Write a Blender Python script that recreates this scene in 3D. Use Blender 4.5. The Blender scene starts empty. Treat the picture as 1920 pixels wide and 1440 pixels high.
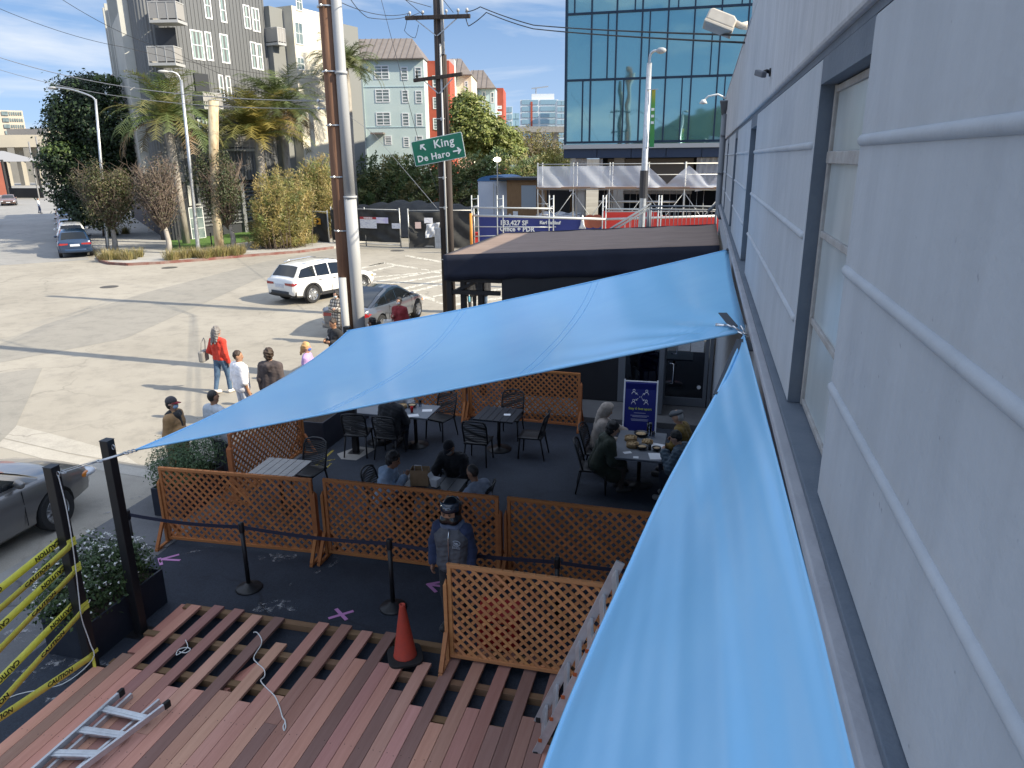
import bpy, math, random
import numpy as np
from mathutils import Vector, Matrix, Euler
random.seed(7)
PI = math.pi
S = bpy.context.scene
COL = S.collection
rad = math.radians

# ------------------------------------------------------------------ camera
CAM_Z, FPX, PITCH, ROLL, YAW = 5.6, 1380.0, rad(17.0), rad(0.5), rad(14.3)
def _rot():
    cp, sp, cr, sr, cy, sy = math.cos(PITCH), math.sin(PITCH), math.cos(ROLL), math.sin(ROLL), math.cos(YAW), math.sin(YAW)
    return (np.array([[cy, -sy, 0], [sy, cy, 0], [0, 0, 1]]) @ np.array([[1, 0, 0], [0, -sp, cp], [0, -cp, -sp]])
            @ np.array([[cr, -sr, 0], [sr, cr, 0], [0, 0, 1]]))
RM = _rot()
def _ray(x, y): return RM @ np.array([(x - 960) / FPX, (y - 720) / FPX, 1.0])
def G(x, y, z=0.0):
    d = _ray(x, y); t = (z - CAM_Z) / d[2]; return Vector((t * d[0], t * d[1], z))
def AX(x, y, X):
    d = _ray(x, y); t = X / d[0]; return Vector((X, t * d[1], CAM_Z + t * d[2]))
def AY(x, y, Y):
    d = _ray(x, y); t = Y / d[1]; return Vector((t * d[0], Y, CAM_Z + t * d[2]))
def AD(x, y, D):          # a point D metres away horizontally
    d = _ray(x, y); t = D / math.hypot(d[0], d[1]); return Vector((t * d[0], t * d[1], CAM_Z + t * d[2]))
cam = bpy.data.objects.new('camera', bpy.data.cameras.new('camera'))
COL.objects.link(cam)
M4 = Matrix.Identity(4)
for r in range(3):
    M4[r][0], M4[r][1], M4[r][2] = RM[r][0], -RM[r][1], -RM[r][2]
M4.translation = (0, 0, CAM_Z)
cam.matrix_world = M4
cam.data.sensor_width = 36; cam.data.lens = 36 * FPX / 1920
cam.data.clip_end = 6000; cam.data.clip_start = 0.05
S.camera = cam

# ------------------------------------------------------------------ mesh builder
def vec(p): return Vector(p)
class MB:
    def __init__(s): s.v = []; s.f = []; s.m = []; s.t = []; s.mi = 0; s.tint = None
    def add(s, vs, fs):
        o = len(s.v); s.v += [tuple(x) for x in vs]
        for f in fs:
            s.f.append(tuple(i + o for i in f)); s.m.append(s.mi); s.t.append(s.tint if s.tint else (1, 1, 1))
        return s
    def bx(s, x0, x1, y0, y1, z0, z1, R=None, c=None):
        vs = [Vector((x, y, z)) for z in (z0, z1) for y in (y0, y1) for x in (x0, x1)]
        if R is not None: vs = [R @ v for v in vs]
        if c is not None: vs = [v + Vector(c) for v in vs]
        return s.add(vs, [(0, 2, 3, 1), (4, 5, 7, 6), (0, 1, 5, 4), (1, 3, 7, 5), (3, 2, 6, 7), (2, 0, 4, 6)])
    def box(s, c, d, rz=0.0, R=None):
        R = R if R is not None else (Matrix.Rotation(rz, 3, 'Z') if rz else None)
        return s.bx(-d[0] / 2, d[0] / 2, -d[1] / 2, d[1] / 2, -d[2] / 2, d[2] / 2, R, c)
    def bar(s, p, q, w, h=None, up=(0, 0, 1)):
        p, q = vec(p), vec(q); h = h or w
        d = (q - p); L = d.length
        if L < 1e-6: return s
        d.normalize(); u = Vector(up)
        if abs(d.dot(u)) > .98: u = Vector((0, 1, 0)) if abs(d.y) < .9 else Vector((1, 0, 0))
        x = d.cross(u).normalized(); z = x.cross(d).normalized()
        R = Matrix((x, d, z)).transposed()
        return s.bx(-w / 2, w / 2, 0, L, -h / 2, h / 2, R, p)
    def tube(s, pts, r, n=8, cap=True):
        pts = [vec(p) for p in pts]; N = len(pts)
        rs = r if isinstance(r, (list, tuple)) else [r] * N
        ring = []; ref = None
        for i, p in enumerate(pts):
            d = (pts[min(i + 1, N - 1)] - pts[max(i - 1, 0)])
            d = d.normalized() if d.length > 1e-9 else Vector((0, 0, 1))
            if ref is None:
                ref = Vector((1, 0, 0)) if abs(d.x) < .8 else Vector((0, 1, 0))
            u = (ref - d * ref.dot(d)); u = u.normalized() if u.length > 1e-6 else d.orthogonal().normalized()
            ref = u; w = d.cross(u)
            ring.append([p + (u * math.cos(2 * PI * k / n) + w * math.sin(2 * PI * k / n)) * rs[i] for k in range(n)])
        vs = [v for r_ in ring for v in r_]
        fs = [(i * n + k, i * n + (k + 1) % n, (i + 1) * n + (k + 1) % n, (i + 1) * n + k) for i in range(N - 1) for k in range(n)]
        if cap: fs += [tuple(range(n - 1, -1, -1)), tuple((N - 1) * n + k for k in range(n))]
        return s.add(vs, fs)
    def lathe(s, prof, c=(0, 0, 0), n=20, R=None):
        vs = []; c = vec(c)
        for (r, z) in prof:
            for k in range(n):
                p = Vector((r * math.cos(2 * PI * k / n), r * math.sin(2 * PI * k / n), z))
                vs.append((R @ p if R is not None else p) + c)
        N = len(prof)
        fs = [(i * n + k, i * n + (k + 1) % n, (i + 1) * n + (k + 1) % n, (i + 1) * n + k) for i in range(N - 1) for k in range(n)]
        fs += [tuple(range(n - 1, -1, -1)), tuple((N - 1) * n + k for k in range(n))]
        return s.add(vs, fs)
    def prism(s, poly, fa, fb):          # two maps (u, v) -> point for the two end faces
        n = len(poly)
        vs = [fa(*p) for p in poly] + [fb(*p) for p in poly]
        return s.add(vs, [tuple(range(n - 1, -1, -1)), tuple(range(n, 2 * n))] + [(k, (k + 1) % n, n + (k + 1) % n, n + k) for k in range(n)])
    def quad(s, *p): return s.add(p, [tuple(range(len(p)))])
    def slab(s, pts, t=(0, 0, .01)):      # a polygon given a thickness along t
        n = len(pts); t = Vector(t); a = [vec(p) for p in pts]
        return s.add(a + [p + t for p in a], [tuple(range(n - 1, -1, -1)), tuple(range(n, 2 * n))] + [(k, (k + 1) % n, n + (k + 1) % n, n + k) for k in range(n)])
    def grid(s, fn, nu, nv, closed=False):
        vs = [fn(i / nu, j / nv) for j in range(nv + 1) for i in range(nu + 1)]
        return s.add(vs, [(j * (nu + 1) + i, j * (nu + 1) + i + 1, (j + 1) * (nu + 1) + i + 1, (j + 1) * (nu + 1) + i) for j in range(nv) for i in range(nu)])
    def ball(s, c, r, nu=10, nv=7, R=None):
        r = (r, r, r) if not isinstance(r, (tuple, list)) else r
        vs = []; c = vec(c)
        for j in range(nv + 1):
            a = PI * j / nv
            for i in range(nu):
                b = 2 * PI * i / nu
                p = Vector((r[0] * math.sin(a) * math.cos(b), r[1] * math.sin(a) * math.sin(b), -r[2] * math.cos(a)))
                vs.append((R @ p if R is not None else p) + c)
        return s.add(vs, [(j * nu + i, j * nu + (i + 1) % nu, (j + 1) * nu + (i + 1) % nu, (j + 1) * nu + i) for j in range(nv) for i in range(nu)])
    def build(s, name, mat, parent=None, smooth=False, bevel=0.0, world=False, bseg=2):
        me = bpy.data.meshes.new(name); me.from_pydata(s.v, [], s.f)
        mats = mat if isinstance(mat, (list, tuple)) else [mat]
        for m in mats: me.materials.append(m)
        if len(mats) > 1: me.polygons.foreach_set('material_index', s.m)
        if any(t != (1, 1, 1) for t in s.t):
            a = me.color_attributes.new('tint', 'FLOAT_COLOR', 'CORNER')
            cols = []
            for f, t in zip(s.f, s.t): cols += [t[0], t[1], t[2], 1.0] * len(f)
            a.data.foreach_set('color', cols)
        if smooth: me.polygons.foreach_set('use_smooth', [True] * len(s.f))
        me.update()
        return link(name, me, parent, bevel, world, bseg)
def link(name, me, parent=None, bevel=0.0, world=False, bseg=2):
    o = bpy.data.objects.new(name, me); COL.objects.link(o)
    if parent is not None:
        o.parent = parent
        if world: o.matrix_parent_inverse = parent.matrix_basis.inverted()
    if bevel:
        b = o.modifiers.new('edge', 'BEVEL'); b.width = bevel; b.segments = bseg; b.limit_method = 'ANGLE'; b.angle_limit = rad(40)
    return o
def tag(o, label=None, cat=None, group=None, kind=None):
    if label: o['label'] = label
    if cat: o['category'] = cat
    if group: o['group'] = group
    if kind: o['kind'] = kind
    return o
def thing(name, label, cat, loc=(0, 0, 0), rz=0.0, group=None):
    o = bpy.data.objects.new(name, None); COL.objects.link(o)
    o.location = loc; o.rotation_euler = (0, 0, rz); o.empty_display_size = .1
    return tag(o, label, cat, group)
def struct(o): o['kind'] = 'structure'; return o
def dup(root, loc=None, rz=None, label=None, group=None):
    r = root.copy(); COL.objects.link(r)
    if loc is not None: r.location = loc
    if rz is not None: r.rotation_euler = (0, 0, rz)
    if label: r['label'] = label
    if group: r['group'] = group
    for ch in list(root.children):
        c = ch.copy(); COL.objects.link(c); c.parent = r
        for g in list(ch.children):
            d = g.copy(); COL.objects.link(d); d.parent = c
    return r

# ------------------------------------------------------------------ materials
def nt_new(name):
    m = bpy.data.materials.new(name); m.use_nodes = True
    nt = m.node_tree
    return m, nt, nt.nodes['Principled BSDF']
def N(nt, typ, **kw):
    n = nt.nodes.new(typ)
    for k, v in kw.items():
        if k in n.inputs: n.inputs[k].default_value = v
        else: setattr(n, k, v)
    return n
def c4(c): return (c[0], c[1], c[2], 1)
def mat(name, col, rough=.6, metal=0.0, col2=None, vs=3.0, detail=4, bump=0.0, bs=40.0, spec=None, coat=0.0, stretch=None, tint=False, contrast=(.35, .65), sheen=0.0, trans=0.0, rvar=0.0):
    m, nt, P = nt_new(name)
    P.inputs['Roughness'].default_value = rough; P.inputs['Metallic'].default_value = metal
    P.inputs['Base Color'].default_value = c4(col)
    if spec is not None: P.inputs['Specular IOR Level'].default_value = spec
    if coat: P.inputs['Coat Weight'].default_value = coat; P.inputs['Coat Roughness'].default_value = .05
    if sheen: P.inputs['Sheen Weight'].default_value = sheen
    if trans: P.inputs['Transmission Weight'].default_value = trans
    tc = N(nt, 'ShaderNodeTexCoord'); src = tc.outputs['Object']
    if stretch:
        mp = N(nt, 'ShaderNodeMapping'); mp.inputs['Scale'].default_value = stretch
        nt.links.new(src, mp.inputs['Vector']); src = mp.outputs['Vector']
    colout = None
    if col2 is not None:
        no = N(nt, 'ShaderNodeTexNoise', Scale=vs, Detail=detail, Roughness=.6); nt.links.new(src, no.inputs['Vector'])
        rp = N(nt, 'ShaderNodeValToRGB'); rp.color_ramp.elements[0].position = contrast[0]; rp.color_ramp.elements[1].position = contrast[1]
        rp.color_ramp.elements[0].color = c4(col); rp.color_ramp.elements[1].color = c4(col2)
        nt.links.new(no.outputs['Fac'], rp.inputs['Fac']); colout = rp.outputs['Color']
    if tint:
        at = N(nt, 'ShaderNodeAttribute', attribute_name='tint')
        mx = N(nt, 'ShaderNodeMix', data_type='RGBA', blend_type='MULTIPLY'); mx.inputs[0].default_value = 1
        if colout is not None: nt.links.new(colout, mx.inputs[6])
        else: mx.inputs[6].default_value = c4(col)
        nt.links.new(at.outputs['Color'], mx.inputs[7]); colout = mx.outputs[2]
    if colout is not None: nt.links.new(colout, P.inputs['Base Color'])
    if bump:
        nb = N(nt, 'ShaderNodeTexNoise', Scale=bs, Detail=5); nt.links.new(src, nb.inputs['Vector'])
        b = N(nt, 'ShaderNodeBump', Strength=bump, Distance=.02); nt.links.new(nb.outputs['Fac'], b.inputs['Height'])
        nt.links.new(b.outputs['Normal'], P.inputs['Normal'])
    if rvar:
        nr = N(nt, 'ShaderNodeTexNoise', Scale=vs * 2.3, Detail=3); nt.links.new(src, nr.inputs['Vector'])
        mr = N(nt, 'ShaderNodeMapRange'); mr.inputs[3].default_value = max(.02, rough - rvar); mr.inputs[4].default_value = min(1, rough + rvar)
        nt.links.new(nr.outputs['Fac'], mr.inputs[0]); nt.links.new(mr.outputs[0], P.inputs['Roughness'])
    return m
def leafmat(name, col, transl=.3, rough=.5):
    m, nt, P = nt_new(name)
    at = N(nt, 'ShaderNodeAttribute', attribute_name='tint')
    mx = N(nt, 'ShaderNodeMix', data_type='RGBA', blend_type='MULTIPLY'); mx.inputs[0].default_value = 1
    mx.inputs[6].default_value = c4(col); nt.links.new(at.outputs['Color'], mx.inputs[7])
    nt.links.new(mx.outputs[2], P.inputs['Base Color']); P.inputs['Roughness'].default_value = rough
    tr = N(nt, 'ShaderNodeBsdfTranslucent'); nt.links.new(mx.outputs[2], tr.inputs['Color'])
    ms = N(nt, 'ShaderNodeMixShader'); ms.inputs[0].default_value = transl
    nt.links.new(P.outputs[0], ms.inputs[1]); nt.links.new(tr.outputs[0], ms.inputs[2])
    nt.links.new(ms.outputs[0], nt.nodes['Material Output'].inputs['Surface'])
    return m
def text_obj(txt, size, mat_, M, name, parent=None, extr=.002, bold=0.0, align='CENTER', spacing=1.0, world=True):
    cu = bpy.data.curves.new(name, 'FONT'); cu.body = txt; cu.size = size; cu.extrude = extr; cu.offset = bold
    cu.align_x = align; cu.align_y = 'CENTER'; cu.resolution_u = 2; cu.space_character = spacing
    tmp = bpy.data.objects.new('t', cu); COL.objects.link(tmp)
    dg = bpy.context.evaluated_depsgraph_get()
    me = bpy.data.meshes.new_from_object(tmp.evaluated_get(dg))
    bpy.data.objects.remove(tmp); bpy.data.curves.remove(cu)
    me.transform(M); me.materials.clear(); me.materials.append(mat_); me.name = name
    return link(name, me, parent, world=world)
def frame(o, x, y):      # matrix: text x axis along x, text up along y, at o
    x = Vector(x).normalized(); y = Vector(y); y = (y - x * y.dot(x)).normalized(); z = x.cross(y)
    M = Matrix((x, y, z)).transposed().to_4x4(); M.translation = Vector(o); return M
def rnd(a, b): return random.uniform(a, b)

black_metal = mat('black powder coat', (.012, .012, .014), .45, 0, bump=.05, bs=90)
dark_plastic = mat('black resin', (.012, .013, .016), .5)
steel = mat('galvanised steel', (.42, .43, .44), .4, .8, col2=(.55, .56, .57), vs=8)
white_paint = mat('white paint', (.72, .72, .70), .55, col2=(.62, .62, .60), vs=4)
rubber = mat('rubber', (.014, .014, .015), .75)
chrome = mat('bright metal', (.7, .71, .73), .18, 1)
rope_white = mat('white rope', (.7, .7, .68), .8, bump=.3, bs=200)
paper = mat('white paper', (.75, .76, .78), .7)
glass_dark = mat('dark car glass', (.008, .010, .012), .06, 0, spec=.6)
black_ink = mat('black ink', (.01, .01, .01), .6)
SKY_STRENGTH, SUN_STRENGTH, EXPOSURE, SKY_SAT, CLOUD, OVERHEAD_FILL = .10, 4.6, .92, 1.3, (4.9, 5.2, 5.6, 1), 1.75
SUVPOS = (-15.6, 28.6, rad(22)); FASTPOS = (-10.95, 23.75, rad(3))
# ------------------------------------------------------------------ world, sun
W = bpy.data.worlds.new('World'); S.world = W; W.use_nodes = True
SUN_EL, SUN_DIR = rad(34.5), Vector((-math.cos(rad(34.5)), .05, -math.sin(rad(34.5))))   # light travels towards -X
nt = W.node_tree; bg = nt.nodes['Background']
sky = N(nt, 'ShaderNodeTexSky'); sky.sky_type = 'NISHITA'; sky.sun_disc = False
sky.sun_elevation = SUN_EL; sky.sun_rotation = rad(90); sky.air_density = 1.0; sky.dust_density = .3; sky.ozone_density = 2.5
L_ = nt.links.new
tc = N(nt, 'ShaderNodeTexCoord'); sep = N(nt, 'ShaderNodeSeparateXYZ'); L_(tc.outputs['Generated'], sep.inputs[0])
za = N(nt, 'ShaderNodeMapRange'); za.inputs[1].default_value = 0; za.inputs[2].default_value = 1; za.inputs[3].default_value = .20; za.inputs[4].default_value = 1.25; za.clamp = False; L_(sep.outputs['Z'], za.inputs[0])
cmb = N(nt, 'ShaderNodeCombineXYZ'); L_(sep.outputs['X'], cmb.inputs[0]); L_(sep.outputs['Y'], cmb.inputs[1]); L_(za.outputs[0], cmb.inputs[2])
nrmz = N(nt, 'ShaderNodeVectorMath', operation='NORMALIZE'); L_(cmb.outputs[0], nrmz.inputs[0]); L_(nrmz.outputs[0], sky.inputs['Vector'])
hs = N(nt, 'ShaderNodeHueSaturation', Saturation=SKY_SAT, Value=1.0); L_(sky.outputs[0], hs.inputs['Color'])
mp = N(nt, 'ShaderNodeMapping'); mp.inputs['Scale'].default_value = (1.3, 1.3, 8.0); mp.inputs['Rotation'].default_value = (0, .10, .5); L_(tc.outputs['Generated'], mp.inputs['Vector'])
n1 = N(nt, 'ShaderNodeTexNoise', Scale=1.7, Detail=9, Roughness=.58, Distortion=.5); L_(mp.outputs[0], n1.inputs['Vector'])
r1 = N(nt, 'ShaderNodeMapRange'); r1.inputs[1].default_value = .36; r1.inputs[2].default_value = .70; r1.inputs[4].default_value = .85; L_(n1.outputs['Fac'], r1.inputs[0])
zf = N(nt, 'ShaderNodeMapRange'); zf.inputs[1].default_value = .30; zf.inputs[2].default_value = .02; L_(sep.outputs['Z'], zf.inputs[0])     # haze towards the horizon
hz_ = N(nt, 'ShaderNodeMath', operation='MULTIPLY'); L_(zf.outputs[0], hz_.inputs[0]); hz_.inputs[1].default_value = .42
mp2 = N(nt, 'ShaderNodeMapping'); mp2.inputs['Scale'].default_value = (7, 7, 13); mp2.inputs['Location'].default_value = (1.3, 2.2, .4); L_(tc.outputs['Generated'], mp2.inputs['Vector'])
n2 = N(nt, 'ShaderNodeTexNoise', Scale=1.4, Detail=7, Roughness=.5); L_(mp2.outputs[0], n2.inputs['Vector'])
r2 = N(nt, 'ShaderNodeMapRange'); r2.inputs[1].default_value = .58; r2.inputs[2].default_value = .66; L_(n2.outputs['Fac'], r2.inputs[0])
zr = N(nt, 'ShaderNodeMapRange'); zr.inputs[1].default_value = .10; zr.inputs[2].default_value = .05; L_(sep.outputs['Z'], zr.inputs[0])                      # cumulus only low over the horizon
mm = N(nt, 'ShaderNodeMath', operation='MULTIPLY'); L_(r2.outputs[0], mm.inputs[0]); L_(zr.outputs[0], mm.inputs[1])
mxm = N(nt, 'ShaderNodeMath', operation='MAXIMUM'); L_(r1.outputs[0], mxm.inputs[0]); L_(mm.outputs[0], mxm.inputs[1])
mx2 = N(nt, 'ShaderNodeMath', operation='MAXIMUM'); L_(mxm.outputs[0], mx2.inputs[0]); L_(hz_.outputs[0], mx2.inputs[1])
mix = N(nt, 'ShaderNodeMix', data_type='RGBA'); L_(mx2.outputs[0], mix.inputs[0])
L_(hs.outputs[0], mix.inputs[6]); mix.inputs[7].default_value = CLOUD
zb_ = N(nt, 'ShaderNodeMapRange'); zb_.inputs[1].default_value = .30; zb_.inputs[2].default_value = .65; zb_.inputs[3].default_value = 1.0; zb_.inputs[4].default_value = OVERHEAD_FILL; L_(sep.outputs['Z'], zb_.inputs[0])   # sky boosted overhead, out of view, added as fill for the shade
hc = N(nt, 'ShaderNodeMapRange'); hc.inputs[1].default_value = .30; hc.inputs[2].default_value = .65; hc.inputs[4].default_value = .32; L_(sep.outputs['Z'], hc.inputs[0])      # whitening added overhead, out of view, to make the fill less blue
mxh = N(nt, 'ShaderNodeMix', data_type='RGBA'); L_(hc.outputs[0], mxh.inputs[0]); L_(mix.outputs[2], mxh.inputs[6]); mxh.inputs[7].default_value = CLOUD
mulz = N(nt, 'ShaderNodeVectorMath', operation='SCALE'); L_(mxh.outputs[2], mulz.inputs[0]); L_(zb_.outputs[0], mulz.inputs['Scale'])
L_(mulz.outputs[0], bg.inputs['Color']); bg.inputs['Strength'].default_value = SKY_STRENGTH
sl = bpy.data.lights.new('sun', 'SUN'); sl.energy = SUN_STRENGTH; sl.angle = rad(.5); sl.color = (1, .90, .71)
so = bpy.data.objects.new('sun', sl); COL.objects.link(so); so.rotation_euler = SUN_DIR.to_track_quat('-Z', 'Y').to_euler(); so.location = (20, 0, 30)
S.view_settings.view_transform = 'Standard'; S.view_settings.look = 'None'; S.view_settings.exposure = EXPOSURE
S.view_settings.gamma = 1; S.view_settings.use_curve_mapping = False
S.render.engine = 'CYCLES'; S.cycles.max_bounces = 6; S.cycles.caustics_reflective = False; S.cycles.caustics_refractive = False
S.cycles.use_denoising = True; S.cycles.sample_clamp_indirect = 6

# ------------------------------------------------------------------ ground and streets
def road_mat(name, a, b, speck, patchy=True, cracks=.5):
    m, nt, P = nt_new(name); tc = N(nt, 'ShaderNodeTexCoord'); o = tc.outputs['Object']
    L = nt.links.new
    n1 = N(nt, 'ShaderNodeTexNoise', Scale=.22, Detail=6, Roughness=.6); L(o, n1.inputs['Vector'])
    r = N(nt, 'ShaderNodeValToRGB'); r.color_ramp.elements[0].position = .35; r.color_ramp.elements[1].position = .65
    r.color_ramp.elements[0].color = c4(a); r.color_ramp.elements[1].color = c4(b); L(n1.outputs['Fac'], r.inputs['Fac'])
    n2 = N(nt, 'ShaderNodeTexNoise', Scale=55, Detail=3, Roughness=.7); L(o, n2.inputs['Vector'])
    r2 = N(nt, 'ShaderNodeValToRGB'); r2.color_ramp.elements[0].position = .3; r2.color_ramp.elements[1].position = .7
    r2.color_ramp.elements[0].color = (1 - speck, 1 - speck, 1 - speck, 1); r2.color_ramp.elements[1].color = (1 + speck, 1 + speck, 1 + speck, 1)
    L(n2.outputs['Fac'], r2.inputs['Fac'])
    mx = N(nt, 'ShaderNodeMix', data_type='RGBA', blend_type='MULTIPLY'); mx.inputs[0].default_value = 1
    L(r.outputs['Color'], mx.inputs[6]); L(r2.outputs['Color'], mx.inputs[7])
    n4 = N(nt, 'ShaderNodeTexNoise', Scale=1.6, Detail=9, Roughness=.7); L(o, n4.inputs['Vector']); r4 = N(nt, 'ShaderNodeValToRGB'); r4.color_ramp.elements[0].position = .33; r4.color_ramp.elements[1].position = .52; r4.color_ramp.elements[0].color = (.80, .80, .81, 1); L(n4.outputs['Fac'], r4.inputs['Fac'])
    mx4 = N(nt, 'ShaderNodeMix', data_type='RGBA', blend_type='MULTIPLY'); mx4.inputs[0].default_value = 1; L(mx.outputs[2], mx4.inputs[6]); L(r4.outputs['Color'], mx4.inputs[7])
    out = mx4.outputs[2]
    # cracks: thin lines of a distorted voronoi
    nd = N(nt, 'ShaderNodeTexNoise', Scale=.9, Detail=5); L(o, nd.inputs['Vector'])
    ad = N(nt, 'ShaderNodeMix', data_type='RGBA', blend_type='LINEAR_LIGHT'); ad.inputs[0].default_value = .55; L(o, ad.inputs[6]); L(nd.outputs['Color'], ad.inputs[7])
    vo = N(nt, 'ShaderNodeTexVoronoi', feature='DISTANCE_TO_EDGE', Scale=.23); L(ad.outputs[2], vo.inputs['Vector'])
    rv = N(nt, 'ShaderNodeValToRGB'); rv.color_ramp.elements[0].position = .0025; rv.color_ramp.elements[1].position = .006
    L(vo.outputs['Distance'], rv.inputs['Fac'])
    gate = N(nt, 'ShaderNodeTexNoise', Scale=.13, Detail=2); L(o, gate.inputs['Vector'])
    rg = N(nt, 'ShaderNodeValToRGB'); rg.color_ramp.elements[0].position = .45; rg.color_ramp.elements[1].position = .6; L(gate.outputs['Fac'], rg.inputs['Fac'])
    iv = N(nt, 'ShaderNodeMath', operation='SUBTRACT'); iv.inputs[0].default_value = 1; L(rv.outputs['Color'], iv.inputs[1])
    mg = N(nt, 'ShaderNodeMath', operation='MULTIPLY'); L(iv.outputs[0], mg.inputs[0]); L(rg.outputs['Color'], mg.inputs[1])
    mc = N(nt, 'ShaderNodeMath', operation='MULTIPLY'); L(mg.outputs[0], mc.inputs[0]); mc.inputs[1].default_value = cracks
    m3 = N(nt, 'ShaderNodeMix', data_type='RGBA', blend_type='MIX'); L(mc.outputs[0], m3.inputs[0]); L(out, m3.inputs[6])
    m3.inputs[7].default_value = (a[0] * .25, a[1] * .25, a[2] * .25, 1)
    L(m3.outputs[2], P.inputs['Base Color']); P.inputs['Roughness'].default_value = .85
    b = N(nt, 'ShaderNodeBump', Strength=.35, Distance=.01); L(n2.outputs['Fac'], b.inputs['Height']); L(b.outputs['Normal'], P.inputs['Normal'])
    return m
m_ground = mat('bare earth', (.20, .18, .14), .9, col2=(.28, .26, .21), vs=.2)
m_road = road_mat('worn asphalt', (.275, .25, .208), (.345, .315, .265), .17, cracks=.35)
m_street = road_mat('street asphalt', (.24, .235, .225), (.30, .29, .275), .1)
m_patch = road_mat('darker asphalt patch', (.235, .22, .19), (.275, .255, .222), .12, cracks=.2)
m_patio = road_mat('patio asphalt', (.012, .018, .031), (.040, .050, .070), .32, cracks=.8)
m_walk = road_mat('concrete pavement', (.30, .29, .27), (.40, .385, .36), .1, cracks=.5)
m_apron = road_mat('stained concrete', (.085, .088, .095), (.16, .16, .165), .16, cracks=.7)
m_kerb = mat('kerb concrete', (.34, .33, .31), .85, col2=(.24, .23, .21), vs=2, bump=.2)
m_redkerb = mat('red kerb paint', (.17, .06, .05), .8, col2=(.22, .15, .13), vs=2)
def worn(name, col, hole):      # paint with gaps: mixes with transparency
    m, nt, P = nt_new(name); P.inputs['Base Color'].default_value = c4(col); P.inputs['Roughness'].default_value = .75
    tc = N(nt, 'ShaderNodeTexCoord'); no = N(nt, 'ShaderNodeTexNoise', Scale=5, Detail=8, Roughness=.75); nt.links.new(tc.outputs['Object'], no.inputs['Vector'])
    r = N(nt, 'ShaderNodeValToRGB'); r.color_ramp.elements[0].position = hole; r.color_ramp.elements[1].position = hole + .12
    nt.links.new(no.outputs['Fac'], r.inputs['Fac']); nt.links.new(r.outputs['Color'], P.inputs['Alpha']); return m
m_mark = worn('worn white road paint', (.58, .55, .48), .40)
m_mark3 = road_mat('pale worn band', (.33, .305, .26), (.43, .40, .35), .18)
m_mark2 = worn('chalky white smears', (.34, .34, .35), .53)
m_yellowmark = worn('worn yellow utility paint', (.42, .33, .06), .44)

def sheet(name, pts, m, z=0.0):
    return struct(MB().add([(p[0], p[1], z) for p in pts], [tuple(range(len(pts)))]).build(name, m))
sheet('ground', [(-3000, -300), (3000, -300), (3000, 4000), (-3000, 4000)], m_ground, -.06)
sheet('road', [(-75, -40), (-9.0, -40), (-9.0, 15), (-6.2, 20), (12, 20), (12, 50), (-23, 50), (-35, 62), (-75, 50)], m_road, 0)
d45 = Vector((-1, 1)) / math.sqrt(2); n45 = Vector((1, 1)) / math.sqrt(2)
def st(o, a, b): p = Vector(o) + d45 * a + n45 * b; return (p.x, p.y)
SO = (-37.0, 38.6)              # kerb corner; the far street runs away from here at 45 degrees
sheet('street', [st(SO, -2, -16), st(SO, -2, -.2), st(SO, 230, -.2), st(SO, 230, -16)], m_street, .004)
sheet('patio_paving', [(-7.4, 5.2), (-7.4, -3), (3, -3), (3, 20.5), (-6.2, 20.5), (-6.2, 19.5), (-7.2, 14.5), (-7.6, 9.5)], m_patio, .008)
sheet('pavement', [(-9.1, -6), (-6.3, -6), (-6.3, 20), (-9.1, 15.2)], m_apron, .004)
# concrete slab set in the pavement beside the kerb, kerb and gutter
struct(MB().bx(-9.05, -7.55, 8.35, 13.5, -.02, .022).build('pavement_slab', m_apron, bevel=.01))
struct(MB().bx(-9.35, -9.11, -6, 8.2, -.02, .03).build('kerb', m_kerb, bevel=.015))
# dark trench patches and white bands across the junction
def strip(name, pts, m, z): return sheet(name, pts, m, z)
def gp(*pp): return [tuple(G(*p))[:2] for p in pp]
strip('asphalt_patch', gp((0, 645), (0, 680), (235, 635), (480, 525), (640, 482), (640, 465), (500, 490), (275, 548), (80, 610)), m_patch, .004)
strip('asphalt_patch', gp((0, 700), (80, 690), (30, 800), (0, 830)), m_patch, .006)
strip('asphalt_patch', gp((660, 452), (880, 462), (880, 472), (660, 466)), m_patch, .005)
strip('white_band', gp((0, 822), (0, 838), (110, 869), (300, 900), (300, 886), (130, 852)), m_mark3, .005)
strip('white_band', gp((0, 790), (0, 820), (130, 850), (260, 872), (230, 850), (90, 812)), m_mark3, .005)
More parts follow.
